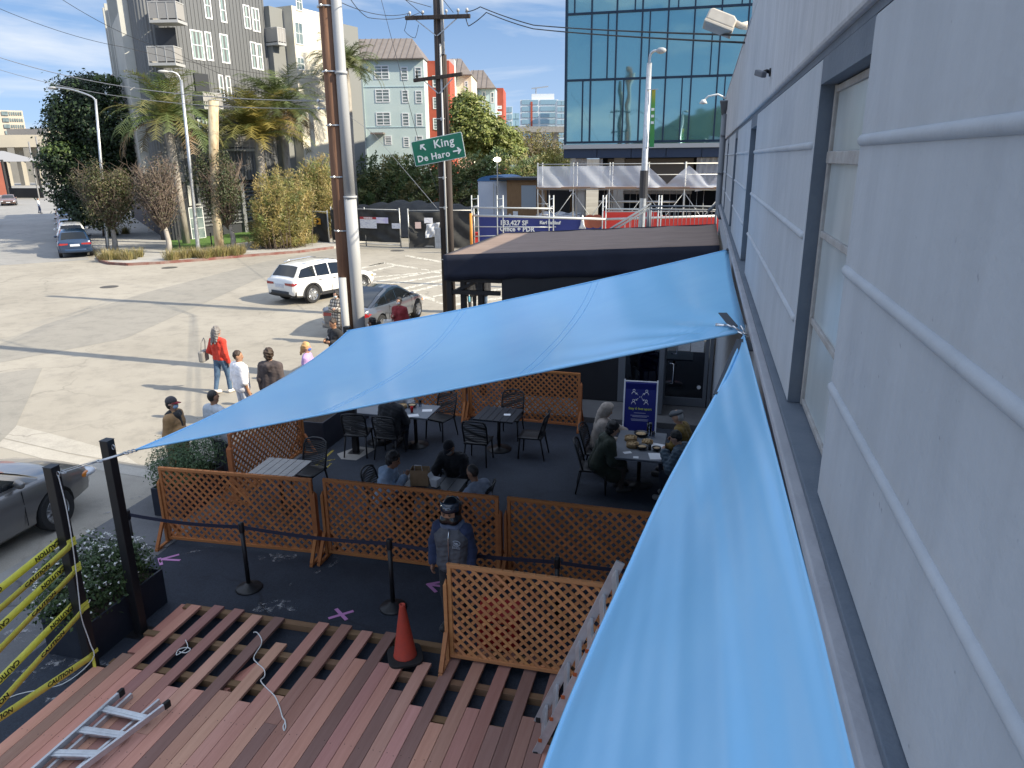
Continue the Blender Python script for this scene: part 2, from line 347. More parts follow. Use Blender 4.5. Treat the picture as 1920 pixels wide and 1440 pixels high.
# zebra stripes of the far junction
mk = MB()
for a, b, c, d in [((655, 507), (722, 491), 3, 0), ((668, 513), (740, 497), 3, 0), ((690, 520), (790, 511), 2, 0), ((700, 528), (830, 505), 3, 0),
                   ((690, 538), (830, 515), 3, 0), ((735, 545), (832, 522), 4, 0), ((745, 552), (832, 530), 4, 0), ((690, 498), (720, 492), 2, 0),
                   ((850, 515), (945, 530), 3, 0), ((850, 570), (945, 556), 4, 0), ((905, 582), (945, 570), 4, 0), ((850, 555), (945, 540), 3, 0)]:
    mk.add([tuple(G(a[0], a[1])[:2]) + (.006,), tuple(G(a[0], a[1] + c)[:2]) + (.006,), tuple(G(b[0], b[1] + c)[:2]) + (.006,), tuple(G(b[0], b[1])[:2]) + (.006,)], [(0, 1, 2, 3)])
for a, b, c in [((760, 478), (828, 490), 3), ((725, 493), (783, 502), 3), ((790, 504), (804, 506), 2), ((808, 508), (826, 510), 3), ((762, 543), (815, 560), 6), ((818, 565), (832, 569), 3), ((812, 555), (832, 551), 3)]:
    mk.add([tuple(G(a[0], a[1])[:2]) + (.007,), tuple(G(a[0], a[1] + c)[:2]) + (.007,), tuple(G(b[0], b[1] + c)[:2]) + (.007,), tuple(G(b[0], b[1])[:2]) + (.007,)], [(0, 1, 2, 3)])
struct(mk.build('road_markings', m_mark))
# far corner: raised paving with a rounded red kerb
corner = gp((184, 484), (188, 491), (205, 496), (240, 498), (300, 495), (380, 489), (470, 481), (560, 474), (625, 466)) + [(-23.0, 52), (-33, 62), st(SO, 26, 0), st(SO, 60, 0), st(SO, 60, 40), (8, 75), (8, 52.5)]
far_pave = corner[:11] + [st(SO, 200, 6), st(SO, 200, 0)]
struct(MB().slab([(p[0], p[1], -.02) for p in far_pave], (0, 0, .15)).build('pavement', m_walk))
km = MB()
for i in range(8): km.bar(Vector(corner[i] + (.06,)), Vector(corner[i + 1] + (.06,)), .16, .17)
struct(km.build('kerb', m_redkerb))
struct(MB().bar(Vector(st(SO, 1, -.1) + (.06,)), Vector(st(SO, 200, -.1) + (.06,)), .16, .17).build('kerb', m_kerb))
struct(MB().bar(Vector(st(SO, 20, -16) + (.06,)), Vector(st(SO, 230, -16) + (.06,)), .2, .17).build('kerb', m_kerb))
struct(MB().slab([st(SO, 20, -16) + (-.02,), st(SO, 230, -16) + (-.02,), st(SO, 230, -26) + (-.02,), st(SO, 20, -26) + (-.02,)], (0, 0, .15)).build('pavement', m_walk))
# scratches, spilled paint and tape crosses on the patio
sm = MB()
for px, py, w, h, a in [(520, 1045, .5, .25, .3), (600, 1070, .9, .1, 1.1), (640, 1035, .35, .4, .2), (350, 1040, .8, .06, .9), (250, 950, .9, .05, .9), (290, 975, .8, .05, 1.0), (270, 930, 1.0, .04, .9), (90, 1250, .9, .35, 1.0), (60, 1180, .5, .5, .4), (150, 1275, .7, .3, 1.2), (520, 1140, .5, .3, .2)]:
    c = G(px, py); R = Matrix.Rotation(a, 3, 'Z')
    sm.add([c + R @ Vector((x * w, y * h, .014)) for x, y in ((-.6, -.3), (.1, -.6), (.6, -.2), (.5, .4), (-.1, .6), (-.55, .3))], [(0, 1, 2, 3, 4, 5)])
struct(sm.build('pavement_stains', m_mark2))
ym = MB()
for a, b in [((625, 845), (575, 890)), ((600, 868), (628, 862)), ((598, 872), (612, 878)), ((612, 878), (622, 868))]:
    p, q = G(*a), G(*b); p.z = q.z = .013; d = (q - p).normalized(); n = Vector((-d.y, d.x, 0)) * .025
    ym.add([p - n, q - n, q + n, p + n], [(0, 1, 2, 3)])
struct(ym.build('utility_markings', m_yellowmark))
for px, py, r in ((318, 502, .42), (745, 470, .45), (205, 538, .4)):
    c = G(px, py); mh = MB().lathe([(r, 0), (r, .004), (r * .86, .005), (r * .84, .002)], (0, 0, 0), 24).build('manhole_cover', mat('dark iron cover', (.07, .065, .06), .6, bump=.5, bs=30)); mh.location = (c.x, c.y, .007); tag(mh, 'dark round manhole cover in the road ' + {318: 'in front of the corner kerb', 745: 'before the black mesh gate', 205: 'in the open junction'}[px], 'manhole cover', 'manhole covers')
struct(MB().add([tuple(G(*p)[:2]) + (.012,) for p in ((632, 852), (672, 838), (706, 842), (668, 864), (640, 862))], [(0, 1, 2, 3, 4)]).build('concrete_footing', m_walk))
# ------------------------------------------------------------------ the grey stucco building
XW = .45
def stucco(name, a, b, streak):
    m, nt, P = nt_new(name); L = nt.links.new; tc = N(nt, 'ShaderNodeTexCoord'); o = tc.outputs['Object']; P.inputs['Roughness'].default_value = .72
    def ramp(src, p0, p1, c0, c1):
        r = N(nt, 'ShaderNodeValToRGB'); r.color_ramp.elements[0].position = p0; r.color_ramp.elements[1].position = p1; r.color_ramp.elements[0].color = c4(c0); r.color_ramp.elements[1].color = c4(c1); L(src, r.inputs['Fac']); return r.outputs['Color']
    def noise(sc, det, st=None, ro=.6):
        n = N(nt, 'ShaderNodeTexNoise', Scale=sc, Detail=det, Roughness=ro); v = o
        if st: mp = N(nt, 'ShaderNodeMapping'); mp.inputs['Scale'].default_value = st; L(o, mp.inputs['Vector']); v = mp.outputs['Vector']
        L(v, n.inputs['Vector']); return n.outputs['Fac']
    def mul(x, y): k = N(nt, 'ShaderNodeMix', data_type='RGBA', blend_type='MULTIPLY'); k.inputs[0].default_value = 1; L(x, k.inputs[6]); L(y, k.inputs[7]); return k.outputs[2]
    c = ramp(noise(1.1, 6), .3, .7, a, b)
    c = mul(c, ramp(noise(5, 5, (1, 1.6, .10)), .35, .62, (1 - streak,) * 3, (1.03, 1.03, 1.03)))
    c = mul(c, ramp(noise(34, 2, None, .5), .215, .27, (.70, .70, .73), (1, 1, 1)))
    c = mul(c, ramp(noise(.5, 8, (1, 1, 1.5), .7), .30, .44, (.86, .87, .9), (1, 1, 1)))
    L(c, P.inputs['Base Color'])
    b1 = N(nt, 'ShaderNodeBump', Strength=.25, Distance=.012); L(noise(22, 6), b1.inputs['Height']); b2 = N(nt, 'ShaderNodeBump', Strength=.10, Distance=.06); L(noise(3, 4), b2.inputs['Height']); L(b1.outputs['Normal'], b2.inputs['Normal']); L(b2.outputs['Normal'], P.inputs['Normal']); return m
m_stucco = stucco('grey stucco', (.335, .368, .408), (.395, .428, .468), .05)
m_stucco_top = stucco('streaked grey stucco', (.37, .385, .41), (.46, .475, .50), .14)
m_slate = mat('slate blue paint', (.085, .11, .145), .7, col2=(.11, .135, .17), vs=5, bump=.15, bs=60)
m_ledge = mat('painted ledge', (.33, .34, .37), .7, col2=(.27, .28, .31), vs=3, bump=.2, bs=40)
m_wframe = mat('weathered window paint', (.34, .34, .34), .7, col2=(.26, .25, .24), vs=12, bump=.2, bs=80)
m_frost = mat('frosted glass', (.34, .39, .41), .28, col2=(.44, .49, .51), vs=5, stretch=(1, 1, .3))
bld = thing('stucco_building', 'long pale grey rendered building with slate window recesses along the right edge', 'building', (XW, 10, 0))
JAMB = [3.59, 8.85, 13.4, 18.0]; RW, Y0, Y1, ZS, ZC, ZP = 1.05, -3.5, 23.0, 4.47, 6.03, 7.2
mb = MB(); edges = []
ys = [Y0] + [v for j in JAMB for v in (j - RW, j)] + [Y1]
bays = [(ys[i], ys[i + 1]) for i in range(0, len(ys), 2)]
for a, b in bays: mb.bx(XW, XW + .5, a, b, ZS, ZC - .035)
mb.bx(XW + .09, XW + .5, Y0 + .01, Y1 - .01, ZS, ZC + .02)
mb.bx(XW + .02, XW + .5, Y0, Y1, 0, ZS - .075)
wall = mb.build('wall', m_stucco, bld, bevel=.012, world=True)
MB().bx(XW - .025, XW + 9, Y0, Y1, ZC, ZP).build('parapet', m_stucco_top, bld, bevel=.015, world=True)
MB().bx(XW - .028, XW + .3, 10.32, Y1 + .003, ZP, ZP + .03).bx(XW - .028, XW + .3, Y0, 10.3, ZP + .82, ZP + .85).build('coping', m_ledge, bld, world=True)
MB().bx(XW - .024, XW + 8.9, Y0 + .002, 10.28, ZP + .001, ZP + .82).build('raised_parapet', m_stucco_top, bld, world=True)
MB().bx(XW + 9.02, XW + 9.5, Y0, Y1, 0, ZP).bx(XW + .02, XW + 9, Y0, Y0 + .3, 0, ZC).bx(XW + .02, XW + 9, Y1 - .3, Y1, 0, ZC).build('rear_wall', m_stucco, bld, world=True)
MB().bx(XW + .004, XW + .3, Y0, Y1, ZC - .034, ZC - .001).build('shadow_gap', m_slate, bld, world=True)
for j in JAMB:
    f = MB()
    f.bx(XW + .004, XW + .09, j - .004, j + .1, ZS, ZC - .04)
    f.bx(XW + .003, XW + .09, j - RW, j - .006, ZC - .14, ZC - .036)
    f.build('jamb', m_slate, bld, world=True)
    w = MB(); x = XW + .062
    for z in (ZS + .02, ZS + .41, ZS + .80, ZC - .16): w.bx(x, x + .03, j - RW + .01, j - .008, z - .014, z + .014)
    w.bx(x - .006, x + .035, j - RW + .02, j - .01, 5.60 - .03, 5.60 + .02)
    for y in (j - .03, j - RW + .03): w.bx(x - .003, x + .031, y - .016, y + .016, ZS + .002, ZC - .142)
    wf = w.build('window', m_wframe, bld, bevel=.004, world=True)
    MB().bx(x + .012, x + .02, j - RW, j - .01, ZS + .01, ZC - .15).build('pane', m_frost, wf)
# rounded rails on the panels
rl = MB()
for a, b in bays:
    for z in (5.645, 5.255, 4.872):
        y0, y1 = a + (.0 if a > Y0 else 0), b - .0
        rl.tube([(XW + .004, y0 + .02, z), (XW + .004, y0 + .035, z), (XW + .004, y1 - .03, z), (XW + .004, y1 - .008, z)], [.010, .018, .018, .010], 12)
rl.build('moulding', m_stucco, bld, smooth=True, world=True)
lg = MB(); lg.bx(XW - .075, XW + .4, Y0, Y1 - .5, ZS - .075, ZS - .03)
lg.build('ledge', m_ledge, bld, bevel=.008, world=True)
MB().bx(XW - .034, XW + .08, Y0, Y1 - .52, ZS - .03, ZS - .002).build('ledge_top', m_slate, bld, bevel=.004, world=True)
dp = MB(); py = 20.0
dp.tube([(XW - .07, py, 6.62), (XW - .07, py, 4.35), (XW - .05, py - .1, 4.22), (XW - .01, py - .3, 4.15)], .065, 12)
dp.lathe([(.07, 0), (.15, .3), (.16, .31), (.15, .33), (.06, .33)], (XW - .1, py, 6.6), 4, Matrix.Rotation(rad(45), 3, 'Z'))
dp.tube([(XW - .08, py + 1.4, 6.9), (XW - .08, py + 1.4, 4.4), (XW - .3, py + 1.2, 4.2)], .05, 10)
for z in (6.1, 5.2): dp.bx(XW - .14, XW - .001, py - .08, py + .08, z, z + .04)
dp.build('downpipe', mat('grey painted pipe', (.15, .165, .185), .5), bld, smooth=True, world=True)
# floodlight and camera fixed to the parapet
m_beige = mat('cream enamel', (.58, .53, .45), .45, col2=(.50, .45, .38), vs=6)
fl = thing('floodlight', 'cream rectangular floodlight on a bracket at the top of the grey wall', 'light fixture', (XW - .18, 12.0, 7.42))
RF = Matrix.Rotation(rad(-18), 3, 'Y') @ Matrix.Rotation(rad(25), 3, 'X')
RF = Matrix.Rotation(rad(22), 3, 'Y') @ Matrix.Rotation(rad(-12), 3, 'X'); FC = Vector((-.20, 0, .02))
MB().prism([(-.21, -.06), (.21, -.06), (.21, .07), (.15, .11), (-.17, .11), (-.21, .07)], lambda u, v: RF @ Vector((u, -.15, v)) + FC, lambda u, v: RF @ Vector((u, .15, v)) + FC).build('housing', m_beige, fl, bevel=.02)
MB().bx(-.215, .215, -.155, .155, -.10, -.058, RF, FC).build('hood', m_beige, fl, bevel=.008)
MB().bx(-.18, .18, -.13, .13, -.108, -.099, RF, FC).build('lens', m_frost, fl)
MB().tube([(-.02, 0, .02), (.09, 0, -.03), (.18, 0, -.03)], [.05, .045, .06], 10).build('bracket', m_beige, fl, smooth=True)
sc = thing('security_camera', 'small dark camera on a stalk on the grey parapet wall', 'security camera', (XW - .025, 6.2, 6.2))
MB().tube([(0, 0, 0), (-.03, 0, .01), (-.05, -.02, .0)], .014, 8).lathe([(.03, 0), (.03, .012)], (0, 0, 0), 10, Matrix.Rotation(-PI / 2, 3, 'Y')).build('arm', black_metal, sc, smooth=True)
MB().box((-.075, -.05, -.012), (.042, .11, .042), R=Matrix.Rotation(.5, 3, 'Z') @ Matrix.Rotation(.25, 3, 'X')).build('body', mat('grey camera case', (.09, .10, .12), .5), sc, bevel=.008)
lp = thing('wall_lamp', 'small white lamp head on a curved arm at the far end of the grey wall', 'light fixture', (XW, 22.0, 7.0))
MB().tube([(0, 0, .1), (-.25, 0, .22), (-.5, 0, .18), (-.6, 0, .08)], .025, 8).build('arm', white_paint, lp, smooth=True)
MB().lathe([(.05, .06), (.11, -.04), (.02, -.06)], (-.62, 0, .04), 12).build('lamp_head', white_paint, lp, smooth=True)

# ------------------------------------------------------------------ fabric canopy over the entrance
m_canvas = mat('faded brown canvas', (.205, .145, .115), .85, col2=(.255, .185, .15), vs=1.2, bump=.25, bs=9, stretch=(1, 4, 1))
m_valance = mat('dark navy canvas', (.010, .013, .028), .8, col2=(.014, .018, .036), vs=2)
m_blackwall = mat('black painted boards', (.008, .009, .013), .6, col2=(.012, .013, .018), vs=2)
m_door = mat('brushed aluminium door frame', (.15, .165, .19), .5, .3)
m_doorglass = mat('shop door glass', (.012, .014, .02), .05, spec=.7)
cn = thing('entrance_canopy', 'brown canvas canopy with a dark navy valance built over the entrance against the grey wall', 'canopy', (-5.84, 16.5, 0))
xa, xb, ya, yb, zl, zr = -5.84, .40, 16.5, 21.9, 3.455, 3.80
def roofp(u, v):
    x = xa + (xb - xa) * u; y = ya + (yb - ya) * v
    return Vector((x, y, zl + (zr - zl) * u - .025 * math.sin(PI * ((u * 5) % 1)) - .02 * math.sin(PI * v)))
g = MB(); g.grid(roofp, 40, 8); rf = g.build('canopy_roof', m_canvas, cn, smooth=True, world=True)
sd = rf.modifiers.new('thick', 'SOLIDIFY'); sd.thickness = .02; sd.offset = -1
v = MB()
def valf(y, sgn):
    def f(u, w):
        x = xa + (xb - xa) * u; z = zl + (zr - zl) * u + .004
        return Vector((x, y + .01 * math.sin(u * 50) * w * sgn, z - w * (.60 + .012 * math.sin(u * 37))))
    return f
v.grid(valf(ya - .012, 1), 60, 4); v.grid(valf(yb + .012, -1), 60, 4)
v.add([(xa - .012, ya, zl), (xa - .012, yb, zl), (xa - .012, yb, zl - .6), (xa - .012, ya, zl - .6)], [(0, 1, 2, 3)])
vo = v.build('valance', m_valance, cn, smooth=True, world=True)
sd = vo.modifiers.new('thick', 'SOLIDIFY'); sd.thickness = .012
def cpost(x, y, s=.13): return MB().bx(x - s / 2, x + s / 2, y - s / 2, y + s / 2, 0, zl - .45).build('post', black_metal, cn, bevel=.006, world=True)
for x, y in ((-5.75, 16.62), (-5.45, 16.75), (-5.0, 16.7), (-3.75, 16.62), (-5.75, 21.7), (-3.7, 21.7), (-1.6, 21.7)): cpost(x, y)
MB().bx(-5.69, -4.5, 16.58, 16.66, 2.52, 2.62).bx(-5.69, -5.62, 16.7, 21.6, 2.5, 2.6).bx(-5.69, -4.45, 16.56, 16.68, 2.82, 2.9).build('rail', black_metal, cn, world=True)
MB().bar((-5.72, 16.66, 2.5), (-5.1, 16.66, 2.85), .06).build('brace', black_metal, cn, world=True)
wl = MB(); wl.bx(-4.42, -1.62, 16.5, 16.62, .14, 3.2); wl.bx(-1.62, .42, 16.5, 16.62, 2.45, 3.4); wl.bx(-1.62, -.66, 16.5, 16.6, .14, .5)
wl.bx(-4.42, -4.30, 16.62, 21.6, .14, 3.2)
wl.build('boarded_wall', m_blackwall, cn, bevel=.004, world=True)
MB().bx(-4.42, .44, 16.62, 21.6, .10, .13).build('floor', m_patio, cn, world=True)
fr = MB()
for x in (-1.62, -1.54, -.70, -.62, .30, .40): fr.bx(x - .04, x + .04, 16.47, 16.56, .15, 2.45)
for z in (.52, 2.4): fr.bx(-1.60, -.66, 16.48, 16.555, z - .03, z + .03)
fr.bx(-.58, .27, 16.475, 16.55, .15, .34); fr.bx(-.58, .27, 16.475, 16.55, 2.32, 2.42)
dr = fr.build('door_frame', m_door, cn, bevel=.004, world=True)
def clear(name):
    m, nt, P = nt_new(name); gl = N(nt, 'ShaderNodeBsdfGlossy', Roughness=.03); gl.inputs['Color'].default_value = (.9, .95, 1, 1)
    tr = N(nt, 'ShaderNodeBsdfTransparent'); tr.inputs['Color'].default_value = (.62, .66, .72, 1)
    fz = N(nt, 'ShaderNodeFresnel', IOR=1.5); ms = N(nt, 'ShaderNodeMixShader')
    nt.links.new(fz.outputs[0], ms.inputs[0]); nt.links.new(tr.outputs[0], ms.inputs[1]); nt.links.new(gl.outputs[0], ms.inputs[2])
    nt.links.new(ms.outputs[0], nt.nodes['Material Output'].inputs['Surface']); return m
m_clear = clear('clear shop glass')
MB().bx(-.58, .26, 16.51, 16.522, .34, 2.33).build('pane', m_clear, dr); MB().bx(-1.5, -.72, 16.51, 16.522, .55, 2.38).build('pane', m_clear, dr)
# the open leaf seen edge-on, with pull handles
leaf = MB(); leaf.bx(-.68, -.60, 15.72, 16.46, .16, .34).bx(-.68, -.60, 15.72, 16.46, 2.3, 2.4).bx(-.685, -.595, 15.70, 15.80, .16, 2.4).bx(-.685, -.595, 16.38, 16.46, .16, 2.4)
lf = leaf.build('door', m_door, cn, bevel=.004, world=True)
MB().bx(-.646, -.636, 15.8, 16.38, .34, 2.3).build('pane', m_clear, lf)
hm = MB()
for x0, z0 in ((-.52, .82), (-.46, 1.5)): hm.tube([(x0, 15.95, z0), (x0 + .12, 15.9, z0 + .02), (x0 + .12, 15.9, z0 + .46), (x0, 15.95, z0 + .48)], .014, 8)
hm.build('handle', chrome, lf, smooth=True)
pp = MB(); pp.bx(-.38, .18, 16.455, 16.46, 2.0, 2.3)
pp.build('notice', paper, cn, world=True)
m_print = mat('printed notice', (.55, .56, .58), .7, col2=(.74, .75, .76), vs=60, stretch=(.3, 1, 1.6))
pp = MB(); pp.bx(-.36, -.08, 16.455, 16.46, 1.45, 1.8); pp.bx(-.06, .22, 16.456, 16.461, 1.44, 1.79); pp.build('notice', m_print, cn, world=True)
MB().lathe([(.045, 0), (.045, .004)], (.17, 16.455, .62), 16, Matrix.Rotation(PI / 2, 3, 'X')).build('notice', paper, cn, world=True)
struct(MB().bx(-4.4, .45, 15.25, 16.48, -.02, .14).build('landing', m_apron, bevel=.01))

# grey steel stair beyond the canopy
stg = thing('steel_stair', 'slate grey steel stair and railed landing behind the canopy roof', 'stair', (-1.5, 24.5, 0))
m_srail = mat('slate railing paint', (.12, .14, .17), .5)
s_ = MB(); s_.bx(-1.6, .4, 23.6, 25.2, 3.0, 3.12); st_ = s_.build('landing', m_srail, stg, world=True)
def railrun(p, q, h=1.05, n=16):
    r = MB(); p, q = vec(p), vec(q); up = Vector((0, 0, h))
    r.tube([p + up, q + up], .028, 8); r.tube([p + up * .9, q + up * .9], .02, 8); r.tube([p + up * .1, q + up * .1], .018, 8)
    for i in range(n + 1):
        t = i / n; a = p.lerp(q, t); r.tube([a + up * .1, a + up * .9], .009 if 0 < i < n else .035, 6)
    return r
railrun((-1.6, 23.7, 3.12), (.4, 23.7, 3.12), n=16).build('railing', m_srail, stg, smooth=True, world=True)
railrun((-4.7, 23.7, 1.2), (-1.65, 23.7, 3.12), n=18).build('railing', m_srail, stg, smooth=True, world=True)
railrun((-4.7, 25.1, 1.2), (-1.65, 25.1, 3.12), n=18).build('railing', m_srail, stg, smooth=True, world=True)
s_ = MB()
for i in range(16):
    x = -6.3 + i * .29; z = .2 + i * .183
    s_.bx(x, x + .3, 23.75, 25.05, z - .03, z)
s_.build('tread', m_srail, stg, world=True)
MB().bar((-6.4, 23.72, .1), (-1.6, 23.72, 3.02), .05, .24).bar((-6.4, 25.08, .1), (-1.6, 25.08, 3.02), .05, .24).bx(-1.55, -1.45, 23.7, 23.8, 0, 3).bx(.2, .3, 23.7, 23.8, 0, 3).build('stringer', m_srail, stg, world=True)

# ------------------------------------------------------------------ posts, shade sails, cable
for i, (x, y, lab) in enumerate([(-6.43, 5.70, 'square black post wrapped in yellow caution tapes at the deck corner'), (-6.43, 6.47, 'square black post standing in front of the white flowered planter'), (-6.43, 12.53, 'square black post on a pale footing at the pavement edge of the patio')]):
    t = thing('steel_post', lab, 'post', (x, y, 0), group='black posts that carry the shade sails')
    MB().bx(-.055, .055, -.055, .055, 0, 2.57).build('shaft', black_metal, t, bevel=.006)
    MB().bx(-.057, .057, -.057, .057, 2.57, 2.576).build('cap', black_metal, t)
    MB().bx(-.13, .13, -.13, .13, 0.006, .016).build('base_plate', black_metal, t)
    ring = MB(); ring.tube([Vector((.075 + .02 * math.cos(a), .03 * math.sin(a) * 0, 2.49 + .03 * math.sin(a))) for a in [k * PI / 4 for k in range(9)]], .006, 6, False)
    ring.build('eye_bolt', steel, t, smooth=True)
m_sail = mat('sky blue shade fabric', (.22, .52, .82), .26, bump=.06, bs=5, spec=.7, col2=(.235, .54, .83), vs=1.5)
m_web = mat('dark grey webbing', (.05, .06, .075), .8)
def coons(e0, e1, f0, f1, nu, nv, fn=None):      # e0(u) v=0, e1(u) v=1, f0(v) u=0, f1(v) u=1
    p00, p10, p01, p11 = e0(0), e0(1), e1(0), e1(1)
    def f(u, v):
        p = e0(u) * (1 - v) + e1(u) * v + f0(v) * (1 - u) + f1(v) * u - (p00 * (1 - u) * (1 - v) + p10 * u * (1 - v) + p01 * (1 - u) * v + p11 * u * v)
        return fn(p, u, v) if fn else p
    m = MB(); m.grid(f, nu, nv); return m
def edge(p, q, bow):      # an edge curve bowed by a vector at mid-length
    p, q, b = vec(p), vec(q), Vector(bow)
    return lambda t: p.lerp(q, t) + b * (4 * t * (1 - t))
A_, B_, C_, D_ = (-6.10, 6.52, 2.46), (-6.36, 12.45, 2.52), (.41, 11.45, 4.29), (.40, 5.92, 4.30)
def wr(p, u, v):
    d = math.hypot((1 - u) * 6.5, v * 5.5)       # creases radiate from the wall corner
    a = math.atan2(v * 5.5, (1 - u) * 6.5 + 1e-4)
    z = .030 * math.sin(a * 15) * math.exp(-d * 1.1) * min(1, d * 4) * (1 - 0) + .012 * math.sin(u * 9 + v * 3) * math.sin(PI * v) - .10 * math.sin(PI * u) * math.sin(PI * v)
    z += .006 * math.sin(u * 60 + v * 8) * math.exp(-((u - .78) / .12) ** 2)
    return p + Vector((0, 0, z))
sail = coons(edge(A_, D_, (0, .16, -.05)), edge(B_, C_, (0, -.22, -.03)), edge(A_, B_, (.25, 0, -.03)), edge(D_, C_, (-.02, 0, -.02)), 90, 60, wr)
s1 = sail.build('shade_sail', m_sail, smooth=True)
s1m = s1.modifiers.new('thick', 'SOLIDIFY'); s1m.thickness = .004
tag(s1, 'blue shade sail stretched over the patio from three black posts to the wall', 'shade sail', 'blue shade sails')
sailobj = s1
s1['label'] = 'blue shade sail spread across the patio tables, its tip at the black posts'
hems = MB()
hems.tube([edge(A_, D_, (0, .16, -.05))(i / 30) for i in range(31)], .012, 6); hems.tube([edge(A_, B_, (.25, 0, -.03))(i / 30) for i in range(31)], .012, 6); hems.tube([edge(B_, C_, (0, -.22, -.03))(i / 30) for i in range(31)], .012, 6)
hems.build('hem', m_sail, s1, smooth=True)
m_seam_t = mat('sail seam thread', (.195, .485, .79), .5)
def s1f(u, v):
    e0, e1, f0, f1 = edge(A_, D_, (0, .16, -.05)), edge(B_, C_, (0, -.22, -.03)), edge(A_, B_, (.25, 0, -.03)), edge(D_, C_, (-.02, 0, -.02)); q00, q10, q01, q11 = e0(0), e0(1), e1(0), e1(1)
    return wr(e0(u) * (1 - v) + e1(u) * v + f0(v) * (1 - u) + f1(v) * u - (q00 * (1 - u) * (1 - v) + q10 * u * (1 - v) + q01 * (1 - u) * v + q11 * u * v), u, v)
sm_ = MB()
for u in (.36, .375, .70, .715): sm_.tube([s1f(u, v / 60) + Vector((0, 0, .001)) for v in range(61)], .0028, 4)
sm_.build('seam', m_seam_t, s1)
web = MB()
web.bar((.30, 6.05, 4.30), (.22, 6.42, 4.33), .07, .008); web.bar((.41, 11.40, 4.31), (.38, 11.0, 4.33), .06, .01)
web.build('webbing', m_web, s1)
# second sail: runs from the wall towards the camera, below the window ledge
D2, F2 = Vector((.385, 5.85, 4.27)), Vector((.37, -3.0, 4.41))
EL = [Vector(p) for p in ((.38, 5.86, 4.27), (.345, 5.75, 4.23), (.211, 5.1, 4.09), (-.10, 4.2, 3.70), (-.277, 3.6, 3.42), (-.40, 3.0, 3.28), (-.47, 2.3, 3.26), (-.52, 1.2, 3.2), (-.55, -.8, 3.15), (-.55, -3.0, 3.2))]
def spline(P):
    n = len(P) - 1
    def f(t):
        x = min(max(t, 0), 1) * n; i = min(int(x), n - 1); u = x - i
        a, b, c, d = P[max(i - 1, 0)], P[i], P[i + 1], P[min(i + 2, n)]
        return .5 * ((2 * b) + (c - a) * u + (2 * a - 5 * b + 4 * c - d) * u * u + (3 * b - a - 3 * c + d) * u ** 3)
    return f
e_left = spline(EL)
s2g = MB()
def s2f(u, v):      # u from the left edge (0) to the wall edge (1), v from the apex away
    a = e_left(v); b = Vector((.38, max(min(a.y, 5.85), -3), 4.27 + .13 * min(1, (5.85 - a.y) / 4)))
    p = a.lerp(b, u); t = v
    w = (b - a).length
    s = (1 - u) * w
    z = (.009 * math.sin(s * 19 + v * 9) * math.exp(-((s - .35) / .45) ** 2) + .014 * math.sin(s * 7.5 - v * 11) * math.exp(-s * .5) + .005 * math.sin(s * 43 + v * 6) * math.exp(-s * 1.6)
         + .02 * math.sin(s * 70) * math.exp(-v * 18))
    return p + Vector((0, 0, z * min(1, v * 10) * min(1, u * 12, (1 - u) * 40 + .15)))
s2g.grid(s2f, 110, 110)
s2 = s2g.build('shade_sail', m_sail, smooth=True); s2.modifiers.new('thick', 'SOLIDIFY').thickness = .004
tag(s2, 'large glossy blue shade sail hanging close along the grey wall under its window ledge', 'shade sail', 'blue shade sails')
sm_ = MB()
for u in (.44, .45, .80, .805): sm_.tube([s2f(u, .02 + .96 * v / 110) + Vector((0, 0, .001)) for v in range(111)], .0022, 4)
sm_.build('seam', m_seam_t, s2)
web = MB(); e = e_left
web.bar(e(.10) + Vector((0, 0, .015)), e(.24) + Vector((.015, 0, .012)), .07, .01); web.bar(e(.10) + Vector((.02, 0, .02)), e(.16) + Vector((.12, -.05, .06)), .055, .008)
web.build('webbing', m_web, s2)
MB().tube([e_left(i / 40) for i in range(41)], .014, 6).build('hem', m_sail, s2, smooth=True)
# shackles where both sails meet the wall bracket
hk = thing('rigging_shackle', 'steel shackles and bracket joining both blue sails to the grey wall', 'shackle', (.38, 5.9, 4.30))
MB().bx(.0, .08, -.05, .05, -.04, .04).build('bracket', steel, hk)
lk = MB()
def linkring(m, c, r, ax, th=.006, sq=1.0):
    ax = Vector(ax).normalized(); u = ax.orthogonal().normalized(); w = ax.cross(u)
    m.tube([vec(c) + u * math.cos(k * PI / 6) * r + w * math.sin(k * PI / 6) * r * sq for k in range(13)], th, 6, False)
for i, c in enumerate([(-.02, .02, .0), (-.06, .06, .0), (-.1, .09, .01), (-.02, -.05, -.01)]): linkring(lk, c, .035, (1, .3, .4 + i), .007)
lk.bar((-.12, .1, .01), (-.22, .13, .01), .022); lk.build('shackle', chrome, hk, smooth=True)
cb = thing('wire_cable', 'steel cable with turnbuckle from the taped black post to the sail tip', 'cable', (-6.37, 5.72, 2.49))
p0, p1 = Vector((-6.355, 5.72, 2.49)), Vector(A_)
c_ = MB(); c_.tube([p0, p0.lerp(p1, .35), p0.lerp(p1, .5)], .006, 6); c_.tube([p0 + Vector((0, .02, .02)), p0.lerp(p1, .3) + Vector((0, 0, .02)), p0.lerp(p1, .55)], .004, 6)
c_.build('strand', steel, cb, smooth=True, world=True)
c_ = MB(); c_.tube([p0.lerp(p1, .5), p0.lerp(p1, .86)], .014, 6); c_.bar(p0.lerp(p1, .56), p0.lerp(p1, .8), .045, .012)
c_.build('turnbuckle', steel, cb, smooth=True, world=True)
for k in (.5, .86, .92, .98, .04):
    c_ = MB(); linkring(c_, p0.lerp(p1, k), .028, (.3, .2, 1), .007); c_.build('shackle', steel, cb, smooth=True, world=True)
tie = thing('wire_cable', 'short steel shackle tying the sail corner to the far black post', 'cable', (-6.4, 12.5, 2.5))
